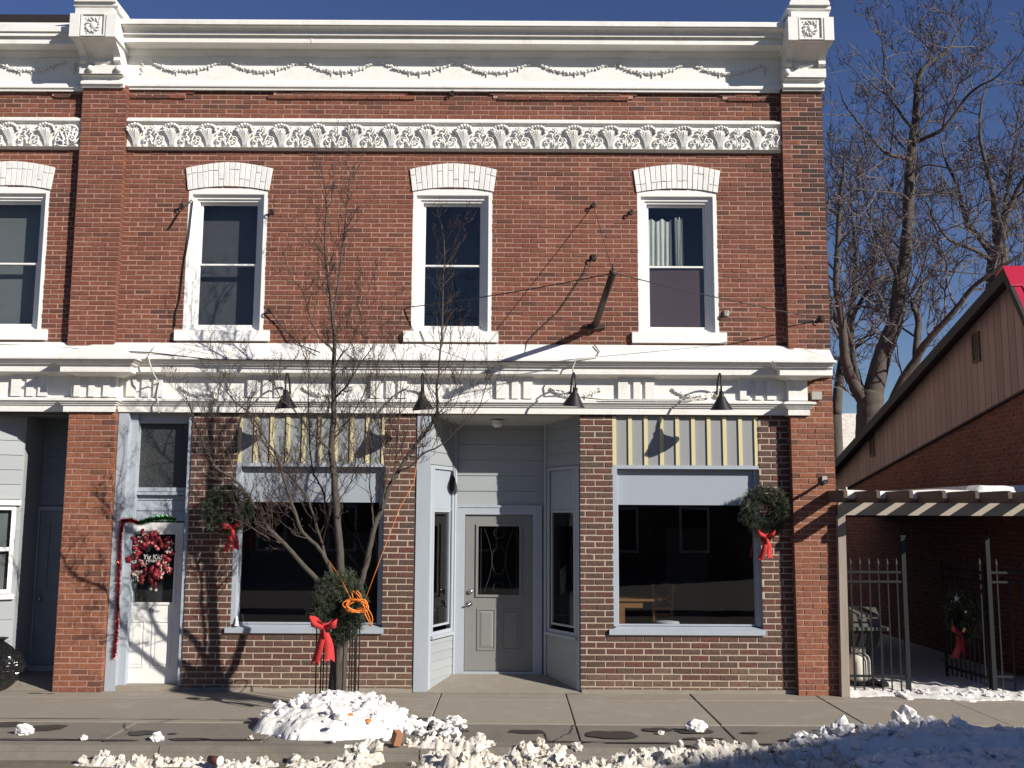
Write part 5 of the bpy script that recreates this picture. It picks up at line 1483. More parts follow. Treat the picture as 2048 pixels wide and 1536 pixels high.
cable('cable', 'thin black cable slanting from the first window down to the ledge', [w1(540, 622, -0.05), w1(560, 650, -0.03), w1(600, 690, -0.08), w1(640, 705, -0.3)], 0.008, M['wire'])
cable('cable', 'thin cable hanging from a wall hook down to the white ledge by the sign arm', [w1(1187, 515, -0.06), w1(1173, 540, -0.03), w1(1120, 620, -0.03), w1(1071, 665, -0.03), w1(1053, 688, -0.04), w1(1049, 708, -0.2)], 0.006, M['wire'])
cable('cable', 'long pair of cables lying along the white ledge over the shopfronts', [w1(-40, 688, -0.07), w1(90, 692, -0.09), w1(180, 700, -0.17), w1(300, 705, -0.26), w1(420, 719, -0.31), w1(640, 721, -0.315), w1(900, 722, -0.315), w1(1140, 724, -0.315)], 0.008, M['wire'])
cable('white_cable', 'white cable dropping over the cornice beside the brick pier above the white door', [w1(310, 693, -0.16), w1(296, 714, -0.32), w1(302, 735, -0.33), w1(308, 750, -0.3), w1(318, 765, -0.11), w1(314, 790, -0.12), w1(318, 826, -0.14)], 0.010, M['white_wire'])
cable('white_cable', 'white cable looping from the ledge down to the third gooseneck lamp', [w1(1189, 690, -0.08), w1(1200, 704, -0.2), w1(1192, 715, -0.3), w1(1152, 720, -0.32), w1(1145, 735, -0.33), w1(1148, 752, -0.33), w1(1146, 788, -0.08)], 0.010, M['white_wire'])
for (pa, pb) in ((560, 320), (1110, 1300)):
    pass
cable('lamp_cable', 'white cable sagging along the board between the two lamps by the table window', [w1(1165, 795, -0.11), w1(1205, 799, -0.14), w1(1380, 800, -0.14), w1(1425, 792, -0.10)], 0.010, M['white_wire'])

# small fittings at the corner pier
c = w1(1631, 792, -0.125)
b = MB(); b.box(c[0] - 0.062, c[0] + 0.062, -0.19, -0.122, c[2] - 0.05, c[2] + 0.05); jb = tag(b.obj('junction_box', M['grey_box'], None, origin=c), 'small pale grey box high on the corner brick pier', 'box')
c = w1(1648, 962, -0.125)
cm = thing('camera_mount', 'small slanted black bracket light on the corner brick pier', 'light fitting', c)
b = MB(); b.box(c[0] - 0.03, c[0] + 0.03, -0.16, -0.122, c[2] - 0.02, c[2] + 0.06); b.obj('base', M['grey_box'], cm)
b = MB(); b.csm = True; b.tube([(c[0], -0.15, c[2]), (c[0] - 0.02, -0.30, c[2] - 0.01), (c[0] - 0.10, -0.34, c[2] - 0.05)], [0.016, 0.02, 0.022], 8); b.obj('arm', M['black_metal'], cm)
# lantern shape beside the entry door
c = at(903, 968, 0.66)
ln = thing('wall_lantern', 'small dark wall lantern beside the recessed grey door', 'lantern', c)
b = MB(); b.csm = True; b.lathe(c + Vector((0, 0, -0.10)), [(0.0, -0.02), (0.02, 0.0), (0.042, 0.02), (0.05, 0.15), (0.055, 0.16), (0.03, 0.21), (0.0, 0.23)], 10); b.obj('body', M['black_metal'], ln)
b = MB(); b.tube([c + Vector((0, 0.0, 0.13)), c + Vector((-0.05, 0.06, 0.10))], 0.012, 6); b.obj('arm', M['black_metal'], ln)
# string of small lights up the window jamb
for (px0, py0, px1, py1, lab) in ((1524, 1120, 1530, 1250, 'string of tiny white lights along the jamb of the table window'), (766, 1060, 764, 1250, 'string of tiny white lights along the jamb of the window behind the tree')):
    a, c = Vector(w1(px0, py0, 0.06)), Vector(w1(px1, py1, 0.06))
    ls = thing('light_string', lab, 'lights', a)
    b = MB(); b.tube([a, c], 0.004, 4); b.obj('cord', M['wire'], ls)
    b = MB()
    for k in range(22):
        q = a.lerp(c, k / 21); b.ball(q + Vector((random.uniform(-0.008, 0.004), -0.012, 0)), (0.006, 0.006, 0.012), 5, 3)
    tag(b.obj('bulb', M['white_ink'], ls), kind='stuff')
# tiny white tree ornament on the first window sill
c = Vector(w1(473, 1251, -0.01))
tt = thing('tiny_tree', 'tiny white tree ornament standing on the first shop window sill', 'ornament', c)
b = MB(); b.csm = True
for (z, r) in ((0.0, 0.032), (0.035, 0.026), (0.065, 0.018)): b.lathe(c + Vector((0, 0, z)), [(r, 0.0), (r * 0.35, 0.05), (0.0, 0.055)], 10)
b.obj('boughs', M['white_ink'], tt)

# ------------------------------------------------------------------ wreaths and bows
def needles(mb, c, nrm, Rm, rt, n, ln=0.06, seed=1, sq=(1, 1)):
    """fir sprays around a ring, standing out in every direction"""
    rnd = random.Random(seed)
    nrm = Vector(nrm).normalized(); ux = nrm.orthogonal().normalized() if abs(nrm.z) > 0.9 else Vector((0, 0, 1)).cross(nrm).normalized(); uz = nrm.cross(ux)
    if uz.z < 0: uz = -uz
    for i in range(n):
        a = rnd.uniform(0, 2 * math.pi); t = rnd.uniform(0, 2 * math.pi)
        rr = rt * (0.35 + 0.65 * rnd.random() ** 0.5)
        rad = ux * math.cos(a) * sq[0] + uz * math.sin(a) * sq[1]
        p = c + rad * (Rm + rr * math.cos(t)) + nrm * rr * math.sin(t) * 0.8
        tang = (-ux * math.sin(a) + uz * math.cos(a))
        d = (rad * math.cos(t) * 0.8 + nrm * math.sin(t) + tang * rnd.uniform(-0.3, 1.2) + Vector((rnd.uniform(-1, 1), rnd.uniform(-1, 1), rnd.uniform(-1, 1))) * 0.6).normalized()
        l = ln * rnd.uniform(0.5, 1.3) * (1.6 if rnd.random() < 0.12 else 1)
        s = d.cross(Vector((rnd.uniform(-1, 1), rnd.uniform(-1, 1), rnd.uniform(-1, 1)))).normalized() * 0.006
        w_ = d.cross(s).normalized() * 0.013
        # a sprig: stem blade and side needles
        mb.cur = (1 if rnd.random() < 0.25 else 0) if rnd.random() < 0.7 else 2
        mb.add([p - s, p + s, p + d * l], [(0, 1, 2)])
        for k in range(6):
            q = p + d * l * (0.1 + 0.15 * k)
            e = (d * 0.9 + w_.normalized() * (1 if k % 2 else -1) * 0.9 + s.normalized() * rnd.uniform(-.5, .5)).normalized() * l * 0.55
            mb.add([q - d * 0.0045, q + d * 0.0045, q + e], [(0, 1, 2)])
    mb.cur = 0
def ribbon(mb, pts, width_dir, w, taper=None, notch=False):
    """a strip of cloth with a little thickness"""
    pts = [Vector(p) for p in pts]; wd = Vector(width_dir).normalized()
    n = len(pts); vs, fs = [], []
    for i, p in enumerate(pts):
        t = (pts[min(i + 1, n - 1)] - pts[max(i - 1, 0)]).normalized()
        nn = t.cross(wd).normalized() * 0.0018
        ww = wd * (w / 2) * (taper[i] if taper else 1.0)
        vs += [p - ww + nn, p + ww + nn, p + ww - nn, p - ww - nn]
    for i in range(n - 1):
        o = 4 * i
        for j in range(4): fs.append((o + j, o + (j + 1) % 4, o + 4 + (j + 1) % 4, o + 4 + j))
    if notch:
        p = pts[-1]; t = (pts[-1] - pts[-2]).normalized(); ww = wd * (w / 2) * (taper[-1] if taper else 1.0); nn = t.cross(wd).normalized() * 0.0018
        for s in (-1, 1):
            o = len(vs)
            a_, b_, c_ = p + ww * s, p, p + ww * s * 0.98 + t * w * 0.42
            vs += [a_ + nn, b_ + nn, c_ + nn, a_ - nn, b_ - nn, c_ - nn]
            fs += [(o, o + 1, o + 2), (o + 5, o + 4, o + 3), (o, o + 3, o + 4, o + 1), (o + 1, o + 4, o + 5, o + 2), (o + 2, o + 5, o + 3, o)]
    else:
        fs += [(3, 2, 1, 0), (4 * n - 4, 4 * n - 3, 4 * n - 2, 4 * n - 1)]
    mb.add(vs, fs)
def bow(parent, c, s, m, lean=(0, 0), spread=1.0):
    c = Vector(c)
    b = MB(); b.csm = True; b.ball(c + Vector((0, -0.03 * s, 0)), (0.035 * s, 0.035 * s, 0.04 * s), 8, 5)
    k = b.obj('bow', M[m], parent)
    for sg in (-1, 1):
        pts = []
        for i in range(13):
            t = i / 12 * math.pi
            pts.append(c + Vector((sg * (0.155 * s * math.sin(t)) * (0.75 + 0.25 * math.cos(t)), -0.035 * s - 0.07 * s * math.sin(2 * t) * 0.9 - 0.02 * s, (0.055 * s) * math.sin(t) + lean[0] * sg * math.sin(t) * 0.06)))
        b = MB(); b.csm = True; ribbon(b, pts, (0.15 * sg, -0.35, 1), 0.095 * s, [0.45 + 0.55 * math.sin(math.pi * i / 12) for i in range(13)]); b.obj('loop', M[m], k)
    for sg, ln_ in ((-1, 0.30), (1, 0.27)):
        pts = [c + Vector((sg * spread * (0.012 + 0.055 * t) * s + 0.01 * math.sin(t * 4), -0.045 * s - 0.02 * math.sin(t * 5 + sg), -0.02 - ln_ * s * t)) for t in [i / 6 for i in range(7)]]
        b = MB(); b.csm = True; ribbon(b, pts, (1, 0.5 * sg, 0), 0.082 * s, [0.4, 0.7, 0.9, 1, 1.05, 1.1, 1.15], True); b.obj('tail', M[m], k)
def wreath(name, label, c, Rm, rt, n, bowpos, bs, seed, nrm=(0, -1, 0), group=None, ln=0.06, bm='ribbon', lean=(0, 0), sq=(1, 1)):
    c = Vector(c)
    w = thing(name, label, 'wreath', c, group)
    b = MB()
    needles(b, c, nrm, Rm, rt, n, ln, seed, sq)
    b.obj('boughs', [M['needle'], M['needle_bright'], M['needle_pale']], w)
    if bowpos is not None: bow(w, Vector(bowpos), bs, bm, lean)
    return w
c = Vector(w1(1530, 1021, -0.13)); wreath('fir_wreath', 'green fir wreath with red bow on the jamb of the table window', c, 0.215, 0.064, 1600, w1(1530, 1073, -0.19), 0.85, 3, group='fir wreaths with red bows')
c = Vector(w1(455, 1018, -0.22)); wreath('fir_wreath', 'green fir wreath with red bow hanging between the white door and the window', c, 0.215, 0.062, 1500, w1(466, 1056, -0.30), 0.85, 4, nrm=(0.35, -1, 0), group='fir wreaths with red bows', lean=(0.4, 0))

wc2 = ga.p(0.50, 0.92, 0.05)
gw_ = wreath('gate_wreath', 'dark wreath with silver star and deep red bow hanging on the open iron gate', wc2, 0.17, 0.07, 1300, ga.p(0.50, 0.70, 0.12), 1.0, 12, nrm=(-1, -0.45, 0), bm='deep_red', sq=(1, 1.25))
b = MB(); q0 = ga.p(0.50, 1.13, 0.12)
pts = []
for k in range(10):
    a = math.pi / 2 + math.pi * k / 5; r_ = 0.075 if k % 2 == 0 else 0.03
    pts.append((r_ * math.cos(a), r_ * math.sin(a)))
fs_ = Fr(q0, (0.45, -1, 0), (-1, -0.45, 0))
b.add([fs_.p(u, v, 0) for u, v in pts] + [fs_.p(0, 0, 0.03), fs_.p(0, 0, -0.01)], [(k, (k + 1) % 10, 10) for k in range(10)] + [((k + 1) % 10, k, 11) for k in range(10)])
b.obj('star', M['silver'], gw_)
rnd = random.Random(5)
for k in range(12):
    a = rnd.uniform(0, 6.28); q_ = ga.p(0.5 + 0.19 * math.cos(a), 0.92 + 0.24 * math.sin(a), 0.11)
    b = MB(); b.csm = True; b.ball(q_, 0.018, 8, 5); b.obj('bauble', M['silver'] if k % 3 else M['cream'], gw_)

# door wreath of ribbon, sweets and a lettered sign
DY = YD - 0.035
def dp(px, py, y=None): return Vector(w1(px, py, DY if y is None else y))
c = dp(301, 1112)
dw = thing('sweet_wreath', 'red and white candy wreath with a lettered sign on the white door', 'wreath', c)
rnd = random.Random(8)
b = MB(); b.csm = True
for i in range(90):
    a = rnd.uniform(0, 2 * math.pi); r_ = rnd.uniform(0.09, 0.235)
    p = c + Vector((r_ * math.cos(a), -rnd.uniform(0.0, 0.05), r_ * math.sin(a) * 1.1))
    d = Vector((math.cos(a) + rnd.uniform(-.8, .8), rnd.uniform(-.6, .1), math.sin(a) + rnd.uniform(-.8, .8))).normalized()
    ribbon(b, [p, p + d * 0.04 + Vector((0, -0.03, 0)), p + d * 0.085 + Vector((0, -0.025, 0.0)), p + d * 0.11], d.cross(Vector((0, 1, 0))), 0.05, [0.5, 1, 1, 0.6])
b.obj('ribbon_ring', M['deep_red'], dw)
for (px, py, sz) in ((287, 1076, 1.2), (279, 1086, 0.9), (268, 1098, 1.0), (342, 1092, 1.1), (337, 1100, 0.8), (275, 1152, 1.2), (268, 1118, 0.9), (284, 1148, 0.9), (319, 1148, 1.2), (331, 1132, 1.0), (335, 1140, 0.8), (289, 1126, 0.9)):
    q = dp(px, py, DY - 0.05); p = MB(); p.csm = True
    for k in range(7):
        d = Vector((rnd.uniform(-1, 1), rnd.uniform(-.6, 0), rnd.uniform(-1, 1))).normalized()
        ribbon(p, [q, q + d * 0.03 * sz, q + d * 0.06 * sz + Vector((0, -0.012, 0))], d.orthogonal(), 0.022 * sz, [0.5, 1, 0.8])
    p.obj('puff', M['puff'], dw)
for (px, py) in ((293, 1080), (305, 1086), (315, 1098), (311, 1092), (285, 1128), (316, 1128), (322, 1134), (318, 1122), (297, 1084), (279, 1122)):
    q = dp(px, py, DY - 0.065); p = MB(); p.csm = True; p.ball(q, (0.026, 0.018, 0.024), 9, 5); p.obj('sweet', M['pink'], dw)
q = dp(306, 1117, DY - 0.075); p = MB(); p.box(q.x - 0.12, q.x + 0.12, q.y, q.y + 0.008, q.z - 0.045, q.z + 0.045); sg_ = p.obj('sign_board', M['black_ink'], dw)
text_obj('lettering', 'Yu Kid', 0.088, M['white_ink'], sg_, q + Vector((0.0, -0.022, 0.018)), 0.002, shear=0.12)
text_obj('lettering', 'MERRY', 0.045, M['white_ink'], sg_, q + Vector((-0.01, -0.02, -0.032)), 0.001)
for (px, py) in ((301, 1178), (312, 1180)):
    q0, q1 = dp(310, 1152, DY - 0.03), dp(px, py, DY - 0.03); p = MB(); p.csm = True
    p.tube([q0, q1], 0.012, 6); lg = p.obj('dangling_leg', M['deep_red'], dw)
    p = MB(); p.csm = True; p.ball(q1, (0.022, 0.02, 0.02), 8, 5); p.obj('foot', M['puff'], lg)

# tinsel round the white door
def tinsel(mb, pts, r, n, rnd):
    pts = [Vector(p) for p in pts]
    for i in range(n):
        t = rnd.random() * (len(pts) - 1); k = min(int(t), len(pts) - 2)
        p = pts[k].lerp(pts[k + 1], t - k)
        d = Vector((rnd.uniform(-1, 1), rnd.uniform(-1, 0.4), rnd.uniform(-1, 1))).normalized()
        s = d.orthogonal().normalized() * 0.003
        mb.add([p - s, p + s, p + d * r * rnd.uniform(0.5, 1.2)], [(0, 1, 2)])
tn = thing('tinsel_garland', 'red tinsel hung down the jamb and over the white door, green along the top', 'garland', w1(245, 1043, YD - 0.03))
yt = -0.05
b = MB(); tinsel(b, [w1(280, 1047, yt), w1(262, 1040, yt), w1(245, 1042, yt), w1(240, 1090, yt), w1(238, 1150, yt), w1(236, 1210, yt), w1(234, 1265, yt), w1(228, 1314, yt)], 0.05, 3600, random.Random(2)); b.obj('red_tinsel', M['tinsel_red'], tn)
b = MB(); tinsel(b, [w1(280, 1046, yt), w1(300, 1039, yt), w1(325, 1036, yt), w1(352, 1038, yt)], 0.058, 1600, random.Random(3)); b.obj('green_tinsel', M['tinsel_green'], tn)

# rubbish bag in the neighbouring doorway
BY = -0.03; bc = Vector((X_(-4, 1320, BY), BY, 0.0))
b = MB()
vs, fs = [], []
sg, rg = 44, 26
for i in range(rg + 1):
    v = i / rg
    rr = 0.31 * (math.sin(math.pi * min(1, v * 0.94 + 0.06)) ** 0.55) * (1.0 if v < 0.75 else 1.0 - (v - 0.75) * 1.5)
    for k in range(sg):
        a = 2 * math.pi * k / sg
        q = Vector((math.cos(a), math.sin(a), v * 3))
        cr = 1 + 0.22 * noise.noise(q * 1.8) - 0.20 * abs(noise.noise(q * 3.6)) - 0.10 * abs(noise.noise(Vector((math.cos(a) * 6, math.sin(a) * 6, v * 5))))
        vs.append((bc.x + rr * cr * math.cos(a), BY + rr * cr * math.sin(a) * 0.85, 0.012 + 0.60 * v))
for i in range(rg):
    for k in range(sg): fs.append((i * sg + k, i * sg + (k + 1) % sg, (i + 1) * sg + (k + 1) % sg, (i + 1) * sg + k))
b.add(vs, fs)
bag = tag(b.obj('rubbish_bag', M['black_bag'], None, origin=bc), 'shiny black rubbish bag in the shaded doorway beside the brick pier', 'bag')
b = MB()
for k in range(12):
    a = k * 0.55; p = Vector((bc.x + 0.03 * math.cos(a), BY + 0.03 * math.sin(a), 0.58)); d = Vector((math.cos(a), math.sin(a), 0.9)).normalized()
    ribbon(b, [p, p + d * 0.05, p + d * 0.10 + Vector((0, 0, -0.01))], d.cross(Vector((0, 0, 1))), 0.05, [0.5, 1, 1.2])
b.obj('knot', M['black_bag'], bag)

# the shop room: table and two chairs seen through the pane, reflected light on them
tY0, tY1 = 0.70, 1.45
tb = thing('table', 'honey coloured wooden table just inside the shop window', 'table', (X_(1240, 1200, tY0), tY0, 0.06))
zt = Z_(1260, 1198, tY0)
b = MB(); b.box(X_(1180, 1200, tY0), X_(1322, 1200, tY0), tY0, tY1, zt - 0.03, zt); b.obj('tabletop', M['table_wood'], tb)
b = MB(); b.box(X_(1185, 1208, tY0), X_(1286, 1208, tY0), tY0 + 0.03, tY0 + 0.055, Z_(1260, 1216, tY0), zt - 0.031); b.obj('apron', M['table_wood'], tb)
for x in (X_(1245, 1230, tY0), X_(1310, 1230, tY0 + .6)):
    for y in ((tY0 + 0.07,) if x < X_(1280, 1230, tY0) else (tY1 - 0.1,)):
        b = MB(); b.box(x - 0.035, x + 0.035, y - 0.035, y + 0.035, 0.06, zt - 0.031); b.obj('leg', M['table_wood'], tb)
cY = 0.95
ch = thing('chair', 'wooden chair with crossed back slats and a white seat by the table', 'chair', (X_(1325, 1240, cY), cY, 0.06))
xa, xb = X_(1308, 1230, cY), X_(1344, 1230, cY)
zs_, zb_ = Z_(1330, 1243, cY), Z_(1330, 1168, cY)
b = MB(); b.csm = True; b.lathe(((xa + xb) / 2 + 0.03, cY - 0.16, zs_ - 0.02), [(0.0, 0.0), (0.16, 0.0), (0.175, 0.02), (0.16, 0.045), (0.0, 0.05)], 18); b.obj('seat', M['white_ink'], ch)
for x in (xa, xb):
    b = MB(); b.tube([(x, cY, 0.06), (x, cY, zs_), (x + (0.03 if x == xb else -0.0), cY + 0.05, zb_)], 0.02, 8); b.obj('leg', M['table_wood'], ch)
    b = MB(); b.tube([(x, cY - 0.32, 0.06), (x, cY - 0.32, zs_ - 0.02)], 0.018, 8); b.obj('leg', M['table_wood'], ch)
for z in (Z_(1330, 1217, cY), Z_(1330, 1229, cY)):
    b = MB(); b.box(xa, xb, cY - 0.01, cY + 0.01, z - 0.014, z + 0.014); b.obj('rung', M['table_wood'], ch)
for (p, q) in (((1310, 1190), (1345, 1206)), ((1312, 1208), (1344, 1188))):
    b = MB(); b.tube([w1(*p, cY + 0.03), w1((p[0] + q[0]) / 2, (p[1] + q[1]) / 2 - 2, cY - 0.02), w1(*q, cY + 0.03)], 0.015, 6); b.obj('back_slat', M['table_wood'], ch)
b = MB(); b.tube([w1(1326, 1168, cY + 0.05), w1(1340, 1168, cY + 0.05), w1(1349, 1172, cY + 0.05), w1(1350, 1185, cY + 0.04)], 0.022, 6); b.obj('top_rail', M['table_wood'], ch)
# curtain, cloth, blind and an added dim backing behind the upper panes
zb, zm, zt2, iu = WINFO[3]
cx0 = WIN_C[3]
b = MB(); b.csm = True
for (u0, u1, zlo, zhi) in ((-iu + 0.04, -0.05, zm + 0.02, zt2 - 0.19), (0.0, 0.10, zm + 0.02, zt2 - 0.16)):
    n = 26; vs = []; fs = []
    for i in range(n + 1):
        u = u0 + (u1 - u0) * i / n
        for z, am in ((zlo, 1.0), (zhi, 0.45)):
            vs.append((cx0 + u, 0.185 + 0.014 * am * math.sin(i * 1.15) + 0.006 * math.sin(i * 0.4), z + 0.02 * math.sin(i * 0.5)))
    for i in range(n): fs.append((2 * i, 2 * i + 2, 2 * i + 3, 2 * i + 1))
    b.add(vs, fs)
cu = b.obj('curtain', M['curtain'], None, origin=(cx0, 0.27, zm))
tag(cu, 'white cloth curtain behind the upper pane of the end window', 'curtain')
b = MB(); b.box(cx0 - iu + 0.01, cx0 + iu - 0.01, 0.128, 0.134, zb - 0.02, zm - 0.0)
tag(b.obj('window_cloth', M['red_blind'], None, origin=(cx0, 0.3, zb)), 'plum coloured cloth filling the lower pane of the curtained window', 'cloth')
b = MB(); b.box(WIN_C[0] - iu - 0.05, WIN_C[0] + iu + 0.05, 0.28, 0.29, zb - 0.05, zt2 + 0.03)
tag(b.obj('window_backing', M['blind'], None, origin=(WIN_C[0], 0.28, zb)), 'grey blind behind the window cut by the edge of the view', 'blind')
b = MB(); b.box(WIN_C[1] - iu - 0.05, WIN_C[1] + iu + 0.05, 0.30, 0.31, zb - 0.05, zt2 + 0.03)
tag(b.obj('window_backing', M['dim_backing'], None, origin=(WIN_C[1], 0.3, zb)), 'added dim backing behind the window between the pilaster and the tree top', 'blind')
# ------------------------------------------------------------------ street tree
TY = ground_at(672, 1424).y
def smooth(P, n=4):
    """Catmull-Rom through the points"""
    out = []
    for i in range(len(P) - 1):
        p0, p1, p2, p3 = P[max(i - 1, 0)], P[i], P[i + 1], P[min(i + 2, len(P) - 1)]
        for k in range(n):
            t = k / n
            out.append(0.5 * ((2 * p1) + (p2 - p0) * t + (2 * p0 - 5 * p1 + 4 * p2 - p3) * t * t + (3 * p1 - p0 - 3 * p2 + p3) * t ** 3))
    out.append(P[-1])
    return out
def limb(mb, px, r0, r1, y0, y1, rnd, sides=7, wob=0.006):
    """a measured limb: image points on planes between y0 and y1"""
    n = len(px)
    P = [at(x, y, y0 + (y1 - y0) * (i / (n - 1)) ** 1.2) for i, (x, y) in enumerate(px)]
    P = smooth(P, 4)
    P = [p + Vector((rnd.uniform(-wob, wob), rnd.uniform(-wob, wob), 0)) if 0 < i < len(P) - 1 else p for i, p in enumerate(P)]
    m = len(P)
    rad = [r0 + (r1 - r0) * (i / (m - 1)) ** 0.8 for i in range(m)]
    mb.tube(P, rad, sides)
    return P, rad
def twig(mb, p, d, L, r, lev, rnd, up=0.35, buds=None, kink=0.35, sides=4, maxlev=2, nchild=(2, 4), seg=4, rmin=0.0):
    P = [p]; D = d.normalized()
    for k in range(seg):
        D = (D + Vector((rnd.uniform(-1, 1), rnd.uniform(-1, 1), rnd.uniform(-1, 1))) * kink + Vector((0, 0, up * 0.5))).normalized()
        P.append(P[-1] + D * (L / seg))
    n = len(P)
    mb.tube(P, [max(r * (1 - 0.75 * i / (n - 1)), rmin) for i in range(n)], sides if lev == 0 else 3, caps=False)
    if buds is not None and lev >= 0:
        for i in range(1, n):
            if rnd.random() < 0.5:
                dd = Vector((rnd.uniform(-1, 1), rnd.uniform(-1, 1), rnd.uniform(0, 1))).normalized()
                q = P[i]
                s = dd.orthogonal().normalized() * 0.0045; s2 = dd.cross(s)
                buds.add([q - s, q + s * 0.5 + s2, q + s * 0.5 - s2, q + dd * 0.018], [(0, 1, 3), (1, 2, 3), (2, 0, 3)])
    if lev < maxlev:
        for k in range(rnd.randint(*nchild)):
            i = rnd.randint(1, n - 1)
            t = (P[i] - P[i - 1]).normalized()
            side = t.cross(Vector((rnd.uniform(-1, 1), rnd.uniform(-1, 1), rnd.uniform(-1, 1)))).normalized()
            nd = (t * rnd.uniform(0.35, 0.9) + side * rnd.uniform(0.6, 1.0) + Vector((0, 0, up * 0.5))).normalized()
            twig(mb, P[i], nd, L * rnd.uniform(0.35, 0.6), r * 0.6, lev + 1, rnd, up, buds, kink, sides, maxlev, nchild, seg if lev < 1 else 3, rmin)
def clothe(mb, P, rad, step, rnd, L0, L1, r, buds, start=0.15, up=0.45, **kw):
    acc = 0.0; n = len(P)
    tot = sum((P[i + 1] - P[i]).length for i in range(n - 1)); run = 0.0
    for i in range(n - 1):
        l = (P[i + 1] - P[i]).length; run += l; acc += l
        if run < tot * start: acc = 0; continue
        while acc > step:
            acc -= step * rnd.uniform(0.6, 1.4)
            t = (P[i + 1] - P[i]).normalized()
            side = t.cross(Vector((rnd.uniform(-1, 1), rnd.uniform(-1, 1), rnd.uniform(-1, 1)))).normalized()
            d = (t * rnd.uniform(0.25, 0.8) + side + Vector((0, 0, up * 0.6))).normalized()
            f = 1 - 0.55 * run / tot
            twig(mb, P[i].lerp(P[i + 1], rnd.random()), d, rnd.uniform(L0, L1) * (0.6 + 0.4 * f), min(r, rad[i] * 0.6), 0, rnd, up, buds, **kw)
rnd = random.Random(21)
base = Vector((X_(672, 1428, TY), TY, 0.0))
tree = thing('street_tree', 'young bare street tree with many thin upright branches standing in a snow mound', 'tree', base)
tr = MB(); tr.csm = True
trunk_px = [(671, 1440), (673, 1400), (677, 1330), (681, 1260), (684, 1195)]
P, rad = limb(tr, trunk_px, 0.098, 0.092, TY, TY, rnd, 12, 0.003)
limbs = [  # points, start radius, end radius, depth at the tip relative to the trunk
    ([(684, 1200), (681, 1152), (678, 1089), (672, 1005), (667, 939), (663, 905), (665, 870), (667, 840), (667, 790), (667, 738)], 0.066, 0.036, 0.0),
    ([(690, 1215), (706, 1190), (722, 1165), (735, 1115), (748, 1055), (762, 1022), (782, 969), (805, 930), (831, 889), (858, 856), (874, 823), (873, 780), (877, 750), (883, 675), (886, 581), (889, 503), (884, 450)], 0.058, 0.006, 0.15),
    ([(678, 1215), (655, 1185), (629, 1155), (599, 1122), (569, 1088), (539, 1058), (519, 1025), (493, 989), (470, 959), (433, 936), (413, 902), (393, 853), (377, 806), (351, 776)], 0.050, 0.006, -0.55),
    ([(680, 1195), (659, 1135), (639, 1098), (606, 1065), (589, 1022), (572, 972), (553, 912), (533, 882), (499, 826), (473, 806), (440, 766)], 0.040, 0.006, -0.25),
    ([(660, 1135), (649, 1105), (629, 1038), (612, 992), (579, 952), (556, 925), (530, 890), (508, 860)], 0.022, 0.006, 0.5),
    ([(675, 1075), (665, 1055), (652, 1039), (649, 992), (637, 965), (625, 939), (619, 873), (617, 790), (617, 737), (600, 690)], 0.022, 0.005, 0.4),
    ([(667, 915), (659, 900), (640, 880), (606, 846), (588, 818), (560, 795), (545, 745)], 0.020, 0.005, -0.5),
    ([(667, 738), (669, 675), (664, 622), (656, 560), (652, 534), (649, 475), (653, 400), (646, 356), (638, 330)], 0.034, 0.004, -0.15),
    ([(664, 640), (670, 610), (675, 581), (684, 503), (692, 425), (699, 362), (711, 328), (727, 306)], 0.022, 0.004, 0.2),
    ([(667, 745), (667, 703), (639, 675), (620, 637), (605, 581), (586, 559), (568, 512)], 0.018, 0.004, -0.4),
    ([(668, 690), (672, 668), (692, 631), (730, 597), (742, 560)], 0.015, 0.004, 0.5),
    ([(667, 800), (680, 785), (696, 769), (714, 737), (755, 675), (767, 612)], 0.020, 0.004, -0.4),
    ([(763, 1020), (768, 985), (772, 946), (762, 870), (752, 806), (752, 740), (745, 690)], 0.017, 0.004, -0.35),
    ([(784, 965), (792, 920), (795, 873), (801, 790), (799, 737), (774, 675)], 0.016, 0.004, 0.45),
    ([(800, 940), (821, 932), (848, 906), (878, 893), (911, 863), (954, 820), (971, 773), (985, 730)], 0.018, 0.004, -0.3),
    ([(748, 1055), (742, 1000), (739, 952), (742, 889), (735, 840), (722, 800)], 0.014, 0.004, 0.55),
    ([(665, 880), (690, 850), (700, 835), (722, 800), (735, 770), (742, 740)], 0.015, 0.004, -0.5),
    ([(875, 830), (900, 800), (915, 770), (925, 735), (940, 690)], 0.012, 0.003, 0.3),
    ([(569, 1088), (545, 1080), (510, 1060), (485, 1045), (460, 1035)], 0.013, 0.003, -0.6),
    ([(672, 1005), (690, 985), (706, 950), (712, 905), (716, 870)], 0.014, 0.003, 0.4),
    ([(470, 959), (455, 900), (440, 850), (437, 800), (440, 745), (430, 705)], 0.012, 0.003, 0.2),
    ([(589, 1022), (560, 1000), (535, 960), (520, 915), (515, 880)], 0.011, 0.003, -0.4),
    ([(668, 740), (680, 712), (700, 690), (716, 650), (722, 620)], 0.012, 0.003, -0.3),
]
allL = []
off = {7: 0.0, 8: -0.05, 9: 0.0}
for i, (px, r0, r1, dy) in enumerate(limbs):
    Pl, rl = limb(tr, px, r0 * 0.76, r1 * 0.8, TY, TY + dy, rnd, 8 if r0 > 0.03 else 6, 0.006)
    allL.append((Pl, rl, r0))
tr.obj('trunk', M['bark'], tree)
tw = MB(); bd = MB()
for i, (Pl, rl, r0) in enumerate(allL):
    st = 0.35 if i in (0, 1) else (0.25 if r0 > 0.03 else 0.08)
    clothe(tw, Pl, rl, 0.085, rnd, 0.22, 0.62, 0.0065, bd, start=st, up=0.5, maxlev=2, nchild=(2, 4), kink=0.3, rmin=0.0016)
tw.v += []
n0 = len(tw.f)
tw.add(bd.v, bd.f)
tw.obj('crown', M['twig'], tree)

